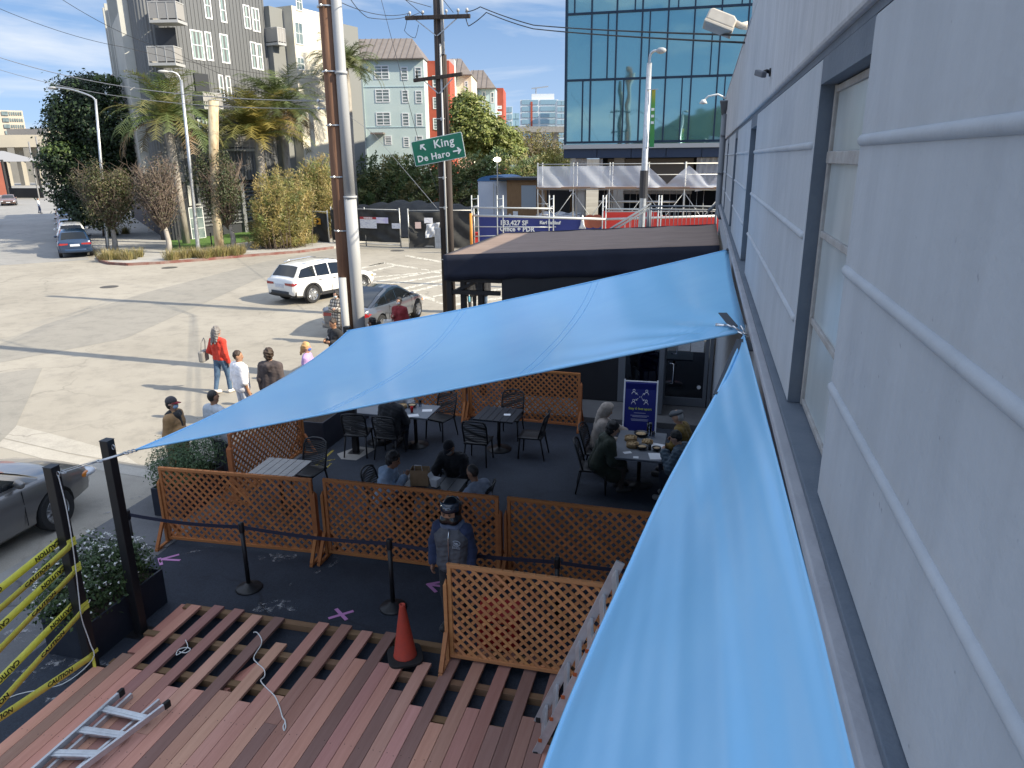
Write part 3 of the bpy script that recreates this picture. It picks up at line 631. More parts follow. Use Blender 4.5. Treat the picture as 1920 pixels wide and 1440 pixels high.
c_ = MB(); c_.tube([(-6.43, 12.53, 2.5), (-6.36, 12.45, 2.52)], .01, 6); linkring(c_, (-6.38, 12.48, 2.51), .03, (0, .3, 1), .008); c_.build('shackle', steel, tie, smooth=True, world=True)
# ------------------------------------------------------------------ timber: lattice screens, deck
def woodmat(name, col, col2, axis):
    st_ = {'x': (.6, 9, 9), 'y': (9, .6, 9), 'z': (9, 9, .6)}[axis]
    return mat(name, col, .85, spec=.3, col2=col2, vs=2.2, detail=6, bump=.15, bs=6, stretch=st_, tint=True, contrast=(.25, .75))
m_cedar = woodmat('stained cedar', (.41, .15, .055), (.50, .20, .075), 'x')
m_cedar2 = woodmat('pale cedar', (.47, .205, .085), (.57, .27, .115), 'x')
m_deck = woodmat('redwood decking', (.46, .225, .172), (.56, .295, .232), 'y')
m_joist = woodmat('treated joist', (.17, .10, .055), (.23, .14, .08), 'x')
def tintv(a=.75, b=1.15, warm=0): 
    t = rnd(a, b); return (t, t * rnd(.95, 1.04), t * rnd(.92, 1.06))
def lattice_panel(label, loc, rz, Wd=2.5, H=1.26, m=None, z0=0.0, pitch=.126, lean=0):
    m = m or m_cedar
    t = thing('lattice_screen', label, 'lattice screen', loc, rz, 'lattice screens round the patio')
    zb = .10
    s = MB()
    for sg, yy in ((1, .006), (-1, -.006)):
        k = -H
        while k < Wd + H:
            # line x - sg*z = k  within the frame
            if sg == 1: x0, zz0 = k, 0; 
            else: x0, zz0 = k + (H - zb), H - zb
            pts = []
            hh = H - zb
            a, b = (max(0, -k), min(hh, Wd - k)) if sg == 1 else (max(0, k - Wd + hh - hh), min(hh, k))
            if sg == 1:
                if b > a + .02: pts = [(k + a, a), (k + b, b)]
            else:
                a, b = max(0, k - Wd), min(hh, k)
                if b > a + .02: pts = [(k - a, a), (k - b, b)]
            if pts:
                s.tint = tintv()
                s.bar((pts[0][0], yy, zb + pts[0][1]), (pts[1][0], yy, zb + pts[1][1]), .010, .038, (0, 0, 1)) if False else s.bar((pts[0][0], yy, zb + pts[0][1]), (pts[1][0], yy, zb + pts[1][1]), .034, .010, (0, 1, 0))
            k += pitch
    s.build('lattice', m, t)
    f = MB()
    for (x0, x1, za, zc) in ((0, Wd, H - .045, H), (0, Wd, zb - .03, zb + .015)):
        f.tint = tintv(.85, 1.05); f.bx(x0, x1, -.022, .022, za, zc)
    for x in (0.0, Wd - .045): f.tint = tintv(.85, 1.05); f.bx(x, x + .045, -.021, .021, zb + .016, H - .046)
    f.build('frame', m, t, bevel=.003)
    for x in (-.045, Wd + .002):
        l = MB(); l.tint = tintv(.8, 1.0)
        l.bx(x, x + .042, -.045, .045, .0, H * .80); l.add([(x + .004, -.045, H * .80), (x + .038, -.045, H * .80), (x + .038, .045, H * .80), (x + .004, .045, H * .80), (x + .021, 0, H * .85)], [(0, 1, 4), (1, 2, 4), (2, 3, 4), (3, 0, 4)])
        l.tint = tintv(.7, .95); l.bx(x - .002, x + .044, -.30, .30, .0, .045)
        l.tint = tintv(.75, 1); l.bar((x + .021, -.27, .05), (x + .021, -.05, .42), .036, .05, (1, 0, 0)); l.bar((x + .021, .27, .05), (x + .021, .05, .42), .036, .05, (1, 0, 0))
        l.build('leg', m, t, bevel=.003)
    return t
lattice_panel('cedar lattice screen nearest the black posts, left of the front row', (-7.62, 8.52, 0), rad(3), 2.45)
lattice_panel('cedar lattice screen in the middle of the front row, behind the helmeted person', (-5.02, 8.70, 0), 0, 2.60)
lattice_panel('shaded cedar lattice screen at the right of the front row, running behind the blue sail', (-2.30, 8.72, 0), rad(-1), 2.5)
lattice_panel('lighter wooden lattice screen standing on the unfinished deck beside the traffic cone', (-2.47, 6.74, .10), 0, 2.48, 1.27, m_cedar2, pitch=.122)
lattice_panel('lattice screen at the pavement side behind the small leafy shrub', (-7.42, 9.95, 0), rad(90), 2.25, 1.26)
lattice_panel('lattice screen along the back of the patio, beside the food laden table', (-7.15, 14.85, 0), rad(1), 2.25, 1.26)
lattice_panel('lattice screen along the back of the patio behind the empty dark table', (-4.78, 14.95, 0), rad(-3), 2.5, 1.26)

dk = thing('timber_deck', 'half built redwood deck with bare joists showing between its boards', 'deck', (-3.2, 4, 0))
DX0, NB, PW = -6.38, 45, .149
jb = MB()
for y in (7.0, 6.42, 5.84, 5.26, 4.68, 4.1, 3.5, 2.9, 2.3, 1.7):
    for x0, x1 in ((-6.3, -3.9), (-3.88, -1.6), (-1.58, .2)):
        if y > 6.9: y_ = y + rnd(-.02, .02)
        else: y_ = y + rnd(-.02, .02)
        if x0 < -6 and y > 6.5: x0 = -6.2
        j = MB(); j.tint = tintv(.8, 1.1); j.bx(x0, x1, y_ - .045, y_ + .045, .009, .095); j.build('joist', m_joist, dk, bevel=.004, world=True)
bd = MB(); loose = []
random.seed(21)
for i in range(NB):
    x = DX0 + i * PW
    if i == 0: end = 5.68
    elif i == 1: end = 6.55 if False else 5.95
    elif i % 2 == 0: end = rnd(6.98, 7.06)
    else: end = rnd(5.55, 5.8) + (.35 if i > 13 and i % 4 == 1 else 0)
    if i in (12,): end = 6.55
    if i in (19, 21): end = 6.5
    if i in (22, 24): end = 6.62
    if i in (23, 27, 31): end = rnd(5.7, 6.2)
    y = end; first = True
    while y > .6:
        L = rnd(1.2, 3.2) if not first else rnd(1.7, 3.4)
        y2 = max(y - L, .5)
        r = random.random()
        if r < .22: t = (rnd(.42, .6),) * 3; t = (t[0], t[1] * 1.12, t[2] * 1.2)
        elif r < .40: t = (rnd(.58, .72), rnd(.6, .7), rnd(.62, .72))
        else: k = rnd(.8, 1.12); t = (k, k * rnd(.95, 1.1), k * rnd(.92, 1.08))
        if i < 4: t = (t[0] * 1.1, t[1] * 1.05, t[2])
        bd.tint = t
        bd.bx(x + .0015, x + .1455, y2 + .002, y - .002, .096, .132)
        y = y2; first = False
bd.build('decking', m_deck, dk, bevel=.003, world=True)
scw = MB()
for f_ in list(range(0, len(bd.v), 8)):
    xs2 = [bd.v[f_ + k][0] for k in range(8)]; ys2 = [bd.v[f_ + k][1] for k in range(8)]; xc = (min(xs2) + max(xs2)) / 2
    for y in (7.0, 6.42, 5.84, 5.26, 4.68, 4.1, 3.5, 2.9, 2.3, 1.7):
        if min(ys2) < y < max(ys2) - .01 and y < 5.5:
            for dx in (-.038, .038):
                if random.random() < .85: q = Vector((xc + dx + rnd(-.006, .006), y + rnd(-.015, .015), .1326)); scw.add([q + Vector((.0055 * math.cos(a), .0055 * math.sin(a), 0)) for a in [k * PI / 3 for k in range(6)]], [(0, 1, 2, 3, 4, 5)])
scw.build('screw', mat('dark screw head', (.03, .025, .022), .5, .5), dk, world=True)['kind'] = 'stuff'
for (px, py), rz, L, lab in [((302, 1178), .02, 1.0, 'short redwood board lying loose beside the white flowered planter'), ((432, 1282), -.35, .75, 'loose redwood offcut lying askew in a gap of the deck boards')]:
    p = G(px, py, .05); o = MB(); o.tint = (1.0, .9, .88); o.bx(-.07, .07, -L / 2, L / 2, 0, .036)
    o = o.build('timber_board', m_deck, None, bevel=.003); o.location = (p.x, p.y, .02 if px > 400 else .03); o.rotation_euler = (0, 0, rz); tag(o, lab, 'board')

# ------------------------------------------------------------------ cone, stanchions, tape marks, ropes
m_orange = mat('scuffed orange cone', (.46, .055, .03), .6, col2=(.36, .05, .035), vs=9, contrast=(.4, .7))
cp = G(760, 1232, .13)
cn_ = thing('traffic_cone', 'faded orange traffic cone on a black base at the edge of the deck', 'traffic cone', (cp.x, cp.y, .132), .5)
MB().lathe([(.138, .03), (.13, .045), (.033, .68), (.036, .695), (.024, .70), (.022, .66)], (0, 0, 0), 28).build('cone', m_orange, cn_, smooth=True)
b = MB()
pl = [(math.copysign(abs(math.cos(a)) ** .5, math.cos(a)) * .20, math.copysign(abs(math.sin(a)) ** .5, math.sin(a)) * .20) for a in [k * PI / 12 for k in range(24)]]
b.slab([(x, y, 0) for x, y in pl], (0, 0, .035)); b.build('base', rubber, cn_, bevel=.006)
STN = [(-7.45, 7.62), (-5.69, 7.66), (-3.59, 7.70), tuple(G(1045, 1046, 1.0))[:2], (.0, 7.85)]
m_belt = mat('navy belt', (.02, .022, .045), .7)
slab_ = ['belt stanchion behind the flowered planter, first of the queue line', 'belt stanchion in front of the first lattice screen', 'belt stanchion standing behind the orange traffic cone', 'belt stanchion behind the pale lattice screen on the deck', 'belt stanchion at the wall end of the queue line']
for i, (x, y) in enumerate(STN):
    t = thing('belt_stanchion', 'black ' + slab_[i], 'stanchion', (x, y, .008), 0, 'black belt stanchions of the queue line')
    MB().lathe([(.18, 0), (.18, .012), (.165, .03), (.06, .065), (.04, .09)], (0, 0, 0), 28).build('base', black_metal, t, smooth=True)
    MB().lathe([(.03, .08), (.03, .86)], (0, 0, 0), 14).build('post', black_metal, t, smooth=True)
    MB().lathe([(.036, .86), (.038, .87), (.038, .985), (.032, 1.0)], (0, 0, 0), 16).build('belt_head', black_metal, t, smooth=True)
    if i < 4:
        nx, ny = STN[i + 1]; dx, dy = nx - x, ny - y; L = math.hypot(dx, dy); ux, uy = dx / L, dy / L
        bm = MB(); n_ = 14
        for k in range(n_):
            a, b_ = .04 + (L - .08) * k / n_, .04 + (L - .08) * (k + 1) / n_
            za, zb_ = (.93 - .035 * math.sin(PI * k / n_)), (.93 - .035 * math.sin(PI * (k + 1) / n_))
            bm.add([(ux * a, uy * a, za - .026), (ux * b_, uy * b_, zb_ - .026), (ux * b_, uy * b_, zb_ + .026), (ux * a, uy * a, za + .026)], [(0, 1, 2, 3)])
        bo = bm.build('belt', m_belt, t); bo.modifiers.new('thick', 'SOLIDIFY').thickness = .003
m_pink = mat('pink tape', (.50, .22, .46), .6)
def tape_mark(label, segs):
    m = MB(); z = .0125
    for k, (a, b) in enumerate(segs):
        p, q = G(*a), G(*b); p.z = q.z = z + k * .0015
        m.bar(p, q, .048, .0012)
    return tag(m.build('tape_mark', m_pink), label, 'floor marking', 'pink tape marks on the patio floor')
tape_mark('pink tape arrow beside the foot of the first lattice screen', [((299, 1051), (336, 1041)), ((299, 1050), (338, 1052)), ((299, 1048), (303, 1061))])
tape_mark('pink tape cross stuck on the asphalt in front of the deck', [((616, 1161), (663, 1147)), ((630, 1143), (650, 1164))])
tape_mark('pink tape arrow at the feet of the helmeted person', [((801, 1097), (830, 1092)), ((801, 1097), (830, 1101)), ((801, 1096), (818, 1112))])
def rope(name, label, pts, r, parent=None):
    m = MB(); m.tube([Vector(p) for p in pts], r, 6); o = m.build(name, rope_white, parent, smooth=True); return tag(o, label, 'rope')
def rpts(pp, z): return [G(x, y, z) for x, y in pp]
def smoothpts(P, k=5):
    f = spline([Vector(p) for p in P]); n = (len(P) - 1) * k; return [f(i / n) for i in range(n + 1)]
r1 = [(475, 1186), (482, 1186), (490, 1198), (489, 1210), (476, 1232), (482, 1243), (495, 1255), (496, 1268), (489, 1276), (498, 1288), (515, 1305), (524, 1325), (530, 1345)]
rp = [G(x, y, .139) for x, y in r1] + [G(535, 1352, .145), G(531, 1362, .14), G(533, 1370, .14), G(536, 1362, .14), G(534, 1350, .15)]
rope('rope', 'white cord trailing along the middle deck boards with a knotted end', smoothpts(rp), .0065)
rp = [G(x, y, .139) for x, y in [(348, 1200), (352, 1212), (345, 1220), (331, 1228), (335, 1218), (350, 1214), (357, 1218), (348, 1224), (336, 1222)]]
rope('rope', 'small tangle of white cord on a deck board near the planter', smoothpts(rp), .006)
xr = -6.36
rp = [(xr, 5.70, 2.48), (xr + .03, 5.69, 2.1), (xr + .02, 5.68, 1.6), (xr + .015, 5.64, 1.1), (xr + .01, 5.62, .8), (xr + .01, 5.66, .45), (xr + .02, 5.64, .25), (xr - .25, 5.45, .02), (xr - .6, 5.2, .015), (xr - .8, 4.9, .015), (xr - 1.1, 4.75, .015)]
rope('rope', 'thin white cord hanging down the taped black post to the ground', smoothpts(rp), .006)

# caution tapes
m_ytape = mat('yellow barrier tape', (.78, .74, .10), .4, col2=(.85, .80, .14), vs=5, bump=.2, bs=25)
ylab = ['topmost yellow caution tape wrapped round the black post', 'second yellow caution tape down the black post', 'third yellow caution tape down the black post', 'lowest yellow caution tape, knotted round the foot of the black post']
for i, (za, zb_) in enumerate([(1.68, 1.50), (1.37, 1.12), (.885, .62), (.29, .48)]):
    t = thing('caution_tape', ylab[i], 'barrier tape', (-6.43, 5.70, za), 0, 'yellow caution tapes tied to the post')
    for side in ((-1, 1) if i < 3 else (1,)):
        xs_ = .062 * side; L = 3.4; zs = .0 + (.03 if side < 0 else -.02); ze = (zb_ - za) * 3 + (.12 if side < 0 else -.1)
        wid = .088
        def pos(u, w):
            y = -.02 - L * u; z = zs + (ze - zs) * u - .10 * math.sin(PI * u) * .4
            tw = .12 * math.sin(u * 7 + i) + (.1 if side > 0 else -.12); ww = (w - .5) * wid
            return Vector((xs_ + ww * math.sin(tw) , y, z + ww * math.cos(tw)))
        g = MB(); g.grid(pos, 44, 2); so_ = g.build('strand', m_ytape, t, smooth=True)
        so_.modifiers.new('thick', 'SOLIDIFY').thickness = .0012
        k = .13 if side > 0 else .05
        while k * L < 3.0:
            o = pos(k, .5); d1 = (pos(k - .01, .5) - pos(k + .01, .5)).normalized(); up = (pos(k, 1) - pos(k, 0)).normalized()
            nrm = d1.cross(up)
            if nrm.x > 0: M = frame(o + nrm * .0028, d1, up)
            else: M = frame(o - nrm * .0028, -d1, up)
            if side < 0: M = frame(o + Vector((.0035, 0, 0)), -d1, -up) @ Matrix.Scale(1, 4)
            text_obj('CAUTION', .072, black_ink, M, 'lettering', so_, .0006, .0022, world=False)
            k += .215
    wm = MB(); wr_ = .062
    for zz in ((.03, -.02) if i < 3 else (.0,)):
        wm.bx(-wr_, wr_, wr_ - .004, wr_, zz - .022, zz + .022).bx(wr_ - .004, wr_, -wr_ + .01, wr_ - .004, zz - .022, zz + .022)
    if i == 3: wm.bar((.066, -.03, -.02), (.08, -.05, -.26), .05, .006)
    wm.build('wrap', m_ytape, t)

# ------------------------------------------------------------------ planters
m_navybox = mat('navy fibre planter', (.016, .02, .032), .55, col2=(.022, .027, .04), vs=6)
m_soil = mat('potting soil', (.035, .024, .018), .95, col2=(.07, .05, .035), vs=30, bump=.6, bs=60)
def planter(name, label, x0, x1, y0, y1, h, cat='planter', m=m_navybox):
    t = thing(name, label, cat, ((x0 + x1) / 2, (y0 + y1) / 2, .008))
    w, d = (x1 - x0) / 2, (y1 - y0) / 2; e = .03; b = MB()
    b.bx(-w, w, -d, -d + e, 0, h).bx(-w, w, d - e, d, 0, h).bx(-w, -w + e, -d + e, d - e, 0, h).bx(w - e, w, -d + e, d - e, 0, h).bx(-w + e, w - e, -d + e, d - e, .02, .05)
    b.build('box', m, t, bevel=.004)
    MB().grid(lambda u, v: Vector((-w + e + (2 * w - 2 * e) * u, -d + e + (2 * d - 2 * e) * v, h - .07 + .015 * math.sin(u * 9) * math.cos(v * 13))), 8, 8).build('soil', m_soil, t)
    return t
planter('planter', 'long navy planter box of the white flowered shrub, beside the deck', -7.22, -6.56, 5.86, 7.12, .50)
planter('planter', 'deep navy planter with bare soil and thin stems by the lattice at the pavement', -7.66, -7.06, 12.42, 14.5, .60)
planter('planter', 'navy planter half hidden behind the front lattice under a leafy shrub', -8.45, -7.88, 9.2, 10.35, .50)
def leaves(m, blobs, n, size, cols, asp=.5, up=.3, shell=.55, droop=0):
    """leaf-sized faces spread through ellipsoid blobs ((c), (rx, ry, rz), weight)"""
    tot = sum(b[2] for b in blobs)
    for b in blobs:
        c, r, w = Vector(b[0]), b[1], b[2]
        for k in range(int(n * w / tot)):
            while True:
                p = Vector((rnd(-1, 1), rnd(-1, 1), rnd(-1, 1)))
                l = p.length
                if .05 < l < 1 and random.random() < (l ** 2) * (1 - shell) + shell * (1 if l > .6 else .35): break
            l_ = 1 + .20 * math.sin(p.x * 6.5 + c.x * 5) * math.sin(p.y * 6 + c.z * 4) + .12 * math.sin(p.z * 11 + p.x * 7 + c.y)
            if random.random() < .10: l_ *= rnd(1.05, 1.3)
            q = Vector((p.x * r[0], p.y * r[1], p.z * r[2])) * l_ + c
            nrm = (p.normalized() + Vector((rnd(-.9, .9), rnd(-.9, .9), rnd(-.6, .9) + up))).normalized()
            u = nrm.orthogonal().normalized(); a = rnd(0, 2 * PI); vv = nrm.cross(u)
            d1 = u * math.cos(a) + vv * math.sin(a); d2 = nrm.cross(d1)
            s = size * rnd(.6, 1.35)
            t = random.choice(cols); kk = rnd(.75, 1.25); m.tint = (t[0] * kk, t[1] * kk, t[2] * kk)
            e = d1 * s; f = d2 * s * asp
            m.add([q - e, q + f - nrm * s * .15, q + e - Vector((0, 0, droop * s)), q - f - nrm * s * .15], [(0, 1, 2, 3)])
m_leaf = leafmat('leaf', (1, 1, 1))
m_bark = mat('grey bark', (.17, .14, .11), .9, col2=(.28, .24, .20), vs=6, bump=.6, bs=25, stretch=(1, 1, .3))
m_petal = mat('white petals', (.75, .75, .72), .6)
random.seed(5)
GREEN = [(.05, .09, .03), (.07, .12, .04), (.035, .065, .024), (.09, .14, .05)]
fs = thing('flowering_shrub', 'bushy green shrub dotted with white flowers in the navy planter by the posts', 'shrub', (-6.9, 6.45, .45))
m = MB(); leaves(m, [((0, -.25, .30), (.48, .5, .42), 1.0), ((.02, .25, .30), (.40, .42, .36), .8), ((-.2, -.05, .5), (.36, .5, .30), .8), ((.1, .42, .28), (.28, .25, .3), .35), ((-.3, -.3, .15), (.35, .4, .3), .5)], 5200, .028, GREEN, .55)
m.build('foliage', m_leaf, fs)
m = MB()
for k in range(190):
    a, b_ = rnd(0, 2 * PI), rnd(-.2, 1.2); c = random.choice([((0, -.25, .30), (.50, .52, .44)), ((.02, .25, .32), (.42, .44, .38)), ((-.2, -.05, .5), (.38, .52, .32))])
    p = Vector(c[0]) + Vector((c[1][0] * math.cos(a) * math.cos(b_), c[1][1] * math.sin(a) * math.cos(b_), c[1][2] * math.sin(b_)))
    for q in range(4): m.ball(p + Vector((rnd(-.013, .013), rnd(-.013, .013), rnd(-.006, .012))), rnd(.006, .011), 5, 3)
m.build('blossom', m_petal, fs)
MB().tube([(0, 0, -.05), (.02, .05, .3)], .02).tube([(0, -.3, -.05), (-.05, -.3, .3)], .02).build('stem', m_bark, fs)
ls = thing('leafy_shrub', 'small feathery green shrub growing behind the front lattice screen', 'shrub', (-8.16, 9.80, .44))
m = MB(); leaves(m, [((-.02, -.05, .38), (.48, .5, .44), 1), ((0, .3, .36), (.42, .4, .44), .7), ((-.05, -.35, .36), (.42, .35, .42), .7)], 7500, .026, [(.07, .13, .05), (.09, .15, .06), (.05, .09, .04)], .35, up=.6)
m.build('foliage', m_leaf, ls); MB().tube([(0, 0, -.02), (.02, .05, .3)], .02).build('stem', m_bark, ls)
tp = thing('sparse_plant', 'thin young plant with bare stems in the deep navy planter', 'plant', (-7.35, 13.2, .52))
m = MB()
for k in range(7): m.tube([(0, k * .16 - .4, 0), (rnd(-.1, .1), k * .16 - .4 + rnd(-.1, .1), rnd(.25, .6))], .006, 5)
m.build('stem', m_bark, tp)
m = MB(); leaves(m, [((0, -.3, .4), (.2, .25, .22), 1), ((.05, .5, .45), (.25, .4, .3), 1.4)], 420, .035, GREEN, .4); m.build('foliage', m_leaf, tp)

# ------------------------------------------------------------------ ladders
m_alu = mat('scuffed aluminium', (.55, .57, .60), .32, .6, col2=(.66, .68, .71), vs=10, bump=.05, bs=120)
m_orangep = mat('orange rung plug', (.42, .10, .03), .5)
ld = thing('folding_ladder', 'aluminium folding ladder lying flat on the deck boards, black feet up', 'ladder', tuple(G(180, 1370, .135)))
def gz(x, y, z): return G(x, y, z)
L1, L0 = gz(228, 1298, .22), gz(20, 1482, .22); R1, R0 = gz(314, 1320, .22), gz(125, 1462, .22)
l1, l0 = gz(247, 1304, .155), gz(50, 1482, .155); r1_, r0 = gz(299, 1315, .155), gz(110, 1475, .155)
for a, b in ((L0, L1), (R0, R1), (l0, l1), (r0, r1_)):
    MB().bar(a, b, .03, .068).build('rail', m_alu, ld, bevel=.004, world=True)
for a, d_ in ((L1, L1 - L0), (R1, R1 - R0)):
    d_ = d_.normalized(); MB().bar(a - d_ * .05, a + d_ * .03, .042, .08).build('foot', rubber, ld, bevel=.01, world=True)
for t in (.76, .53, .29, .06):
    MB().bar(L0.lerp(L1, t + .05), R0.lerp(R1, t + .02), .085, .022).bar(L0.lerp(L1, t + .05) + Vector((0, 0, .013)), R0.lerp(R1, t + .02) + Vector((0, 0, .013)), .03, .006).build('step', m_alu, ld, bevel=.003, world=True)
    MB().bar(l0.lerp(l1, t + .02), r0.lerp(r1_, t + .02), .03, .03).build('rung', m_alu, ld, world=True)
l2 = thing('extension_ladder', 'aluminium ladder with orange rung ends leaning behind the blue sail against the wall', 'ladder', (-1.2, 5.75, .13))
Yn = 5.62; q0 = AY(1003, 1418, Yn); q1 = AY(1183, 1078, Yn); q1 = q0 + (q1 - q0) * 1.0
dl = (q1 - q0).normalized(); LL = (q1 - q0).length * .92
off = Vector((-.06, .40, .045))
MB().bar(q0, q0 + dl * LL, .028, .085, (-1, 0, 1)).build('rail', m_alu, l2, bevel=.004, world=True)
MB().bar(q0 + off, q0 + off + dl * LL, .028, .085, (-1, 0, 1)).build('rail', m_alu, l2, bevel=.004, world=True)
for o_ in (Vector((0, 0, 0)), off): MB().box(q0 + o_ + dl * .02, (.05, .045, .10)).build('foot', rubber, l2, bevel=.008, world=True)
k = .22
nrm = Vector((-dl.z, 0, dl.x))
while k < LL:
    p = q0 + dl * k
    rg = MB().bar(p + Vector((0, .015, 0)), p + off - Vector((0, .015, 0)), .10, .028, dl.cross(Vector((0, 1, 0)))).build('rung', m_alu, l2, bevel=.004, world=True)
    MB().box(p - Vector((0, .018, 0)) + nrm * .03, (.035, .012, .035)).build('rung_plug', m_orangep, rg)
    k += .29
# red insulated bag behind the pale lattice screen
rb = thing('delivery_bag', 'red insulated delivery bag standing behind the pale lattice screen', 'bag', (-2.05, 7.32, .01), .1)
m_redbag = mat('red nylon', (.40, .015, .012), .6, bump=.2, bs=20)
MB().bx(-.24, .24, -.2, .2, 0, .45).build('body', m_redbag, rb, bevel=.03); MB().bx(-.245, .245, -.205, .205, .45, .49).build('lid', m_redbag, rb, bevel=.015)
MB().tube([(-.12, -.21, .3), (-.1, -.25, .42), (.1, -.25, .42), (.12, -.21, .3)], .012, 6).build('handle', black_ink, rb)
# ------------------------------------------------------------------ people: one continuous surface per body, grown from a distance field
def _dist(P, pr):
    if pr[0] == 'c':
        a, b = np.array(pr[1]), np.array(pr[2]); ab = b - a; L2 = float(ab @ ab) + 1e-12
        t = np.clip(((P - a) @ ab) / L2, 0, 1)
        return np.linalg.norm(P - (a + t[..., None] * ab), axis=-1) - (pr[3] + (pr[4] - pr[3]) * t)
    c, r = np.array(pr[1]), np.array(pr[2]); q = P - c
    if pr[3] is not None: q = q @ np.array(pr[3])
    k = np.linalg.norm(q / r, axis=-1)
    return (k - 1) * float(min(r)) * np.maximum(1, .5 + .5 * np.minimum(k, 2))
def sdf_mesh(name, prims, h, k, mats, parent, cuts=(), noise=0.0, extra=None, matf=None):
    lo = np.full(3, 1e9); hi = -lo
    for p in prims:
        if p[0] == 'c':
            for q, r in ((p[1], p[3]), (p[2], p[4])): lo = np.minimum(lo, np.array(q) - r); hi = np.maximum(hi, np.array(q) + r)
        else:
            r = max(p[2]); lo = np.minimum(lo, np.array(p[1]) - r); hi = np.maximum(hi, np.array(p[1]) + r)
    lo -= h * 2.5; hi += h * 2.5
    n = np.ceil((hi - lo) / h).astype(int) + 1
    ax = [lo[i] + h * np.arange(n[i]) for i in range(3)]
    P = np.stack(np.meshgrid(*ax, indexing='ij'), -1)
    D = np.full(P.shape[:3], 1.0)
    for p in prims:
        d = _dist(P, p); w = np.clip(.5 + .5 * (D - d) / k, 0, 1)
        D = D * (1 - w) + d * w - k * w * (1 - w)
    for (o, nn) in cuts:
        D = np.maximum(D, (P - np.array(o)) @ (np.array(nn) / np.linalg.norm(nn)))
    if noise: D = D + noise * (np.sin(P[..., 0] * 61 + P[..., 2] * 23) * np.sin(P[..., 1] * 53 + 1) + .6 * np.sin(P[..., 2] * 95 + P[..., 0] * 30))
    Sg = D < 0
    acc = np.zeros(tuple(np.array(D.shape) - 1) + (3,)); cnt = np.zeros(acc.shape[:3])
    sh = D.shape
    for a in range(3):
        o1, o2 = [x for x in range(3) if x != a]
        for i in (0, 1):
            for j in (0, 1):
                s0 = [None] * 3; s0[a] = slice(0, sh[a] - 1); s0[o1] = slice(i, sh[o1] - 1 + i); s0[o2] = slice(j, sh[o2] - 1 + j)
                s1_ = list(s0); s1_[a] = slice(1, sh[a])
                A, B = D[tuple(s0)], D[tuple(s1_)]; m = (A < 0) != (B < 0)
                t = np.where(m, A / (A - B + 1e-12 * (A == B)), 0)
                pos = np.zeros(A.shape + (3,)); pos[..., a] = t; pos[..., o1] = i; pos[..., o2] = j
                acc += pos * m[..., None]; cnt += m
    act = cnt > 0; idx = -np.ones(act.shape, int); idx[act] = np.arange(act.sum())
    cells = np.argwhere(act); V = lo + h * (cells + acc[act] / cnt[act][:, None])
    F = []
    for a in range(3):
        o1, o2 = (a + 1) % 3, (a + 2) % 3
        s0 = [slice(1, -1)] * 3; s0[a] = slice(0, sh[a] - 1); s1_ = list(s0); s1_[a] = slice(1, sh[a])
        A, B = Sg[tuple(s0)], Sg[tuple(s1_)]
        for flag, M_ in ((0, A & ~B), (1, ~A & B)):
            C = np.argwhere(M_)
            if not len(C): continue
            C[:, o1] += 1; C[:, o2] += 1
            q = []
            for d1, d2 in ((-1, -1), (0, -1), (0, 0), (-1, 0)):
                e = C.copy(); e[:, o1] += d1; e[:, o2] += d2; q.append(idx[e[:, 0], e[:, 1], e[:, 2]])
            q = np.stack(q, 1); F.append(q if flag == 0 else q[:, ::-1])
    F = np.concatenate(F); F = F[(F >= 0).all(1)]
    b = MB(); b.v = [tuple(v) for v in V]; b.f = [tuple(f) for f in F.tolist()]; b.m = [0] * len(b.f); b.t = [(1, 1, 1)] * len(b.f)
    if matf is not None:
        cen = V[F].mean(1); b.m = matf(cen)
    if extra: extra(b)
    return b.build(name, mats, parent, smooth=True)
ARMS = dict(down=((.05, -.03, -.28), (.06, .04, -.53)), bent=((.07, -.03, -.27), (-.04, .20, -.20)), table=((.09, .14, -.24), (-.02, .36, -.24)),
            mouth=((.10, .18, -.20), (-.09, .26, .06)), reach=((.04, .26, -.10), (.0, .50, -.14)), pocket=((.11, -.09, -.26), (.08, .04, -.47)), cross=((.08, .03, -.27), (-.17, .18, -.21)),
            bag=((.10, -.05, -.27), (.10, .14, -.42)), lap=((.09, .02, -.27), (-.02, .22, -.36)))
_mc = {}
def cloth(col, rough=.85, bump=.25, bs=60):
    k = ('cloth', tuple(col), rough)
    if k not in _mc: _mc[k] = mat('cloth', col, rough, col2=(col[0] * 1.25, col[1] * 1.25, col[2] * 1.25), vs=14, bump=bump, bs=bs, sheen=.1)
    return _mc[k]
def skinm(col):
    k = ('skin', tuple(col))
    if k not in _mc: _mc[k] = mat('skin', col, .5, col2=(col[0] * .88, col[1] * .82, col[2] * .8), vs=20)
    return _mc[k]
def hairm(col):
    k = ('hair', tuple(col))
    if k not in _mc: _mc[k] = mat('hair', col, .5, col2=(col[0] * 1.7, col[1] * 1.65, col[2] * 1.6), vs=30, stretch=(1, 1, .15), bump=.7, bs=70)
    return _mc[k]
m_eye = mat('eye', (.02, .015, .012), .2); m_lip = mat('lips', (.28, .10, .08), .5)
LIGHT, TAN, BROWNSK = (.50, .30, .21), (.38, .21, .13), (.25, .13, .08)
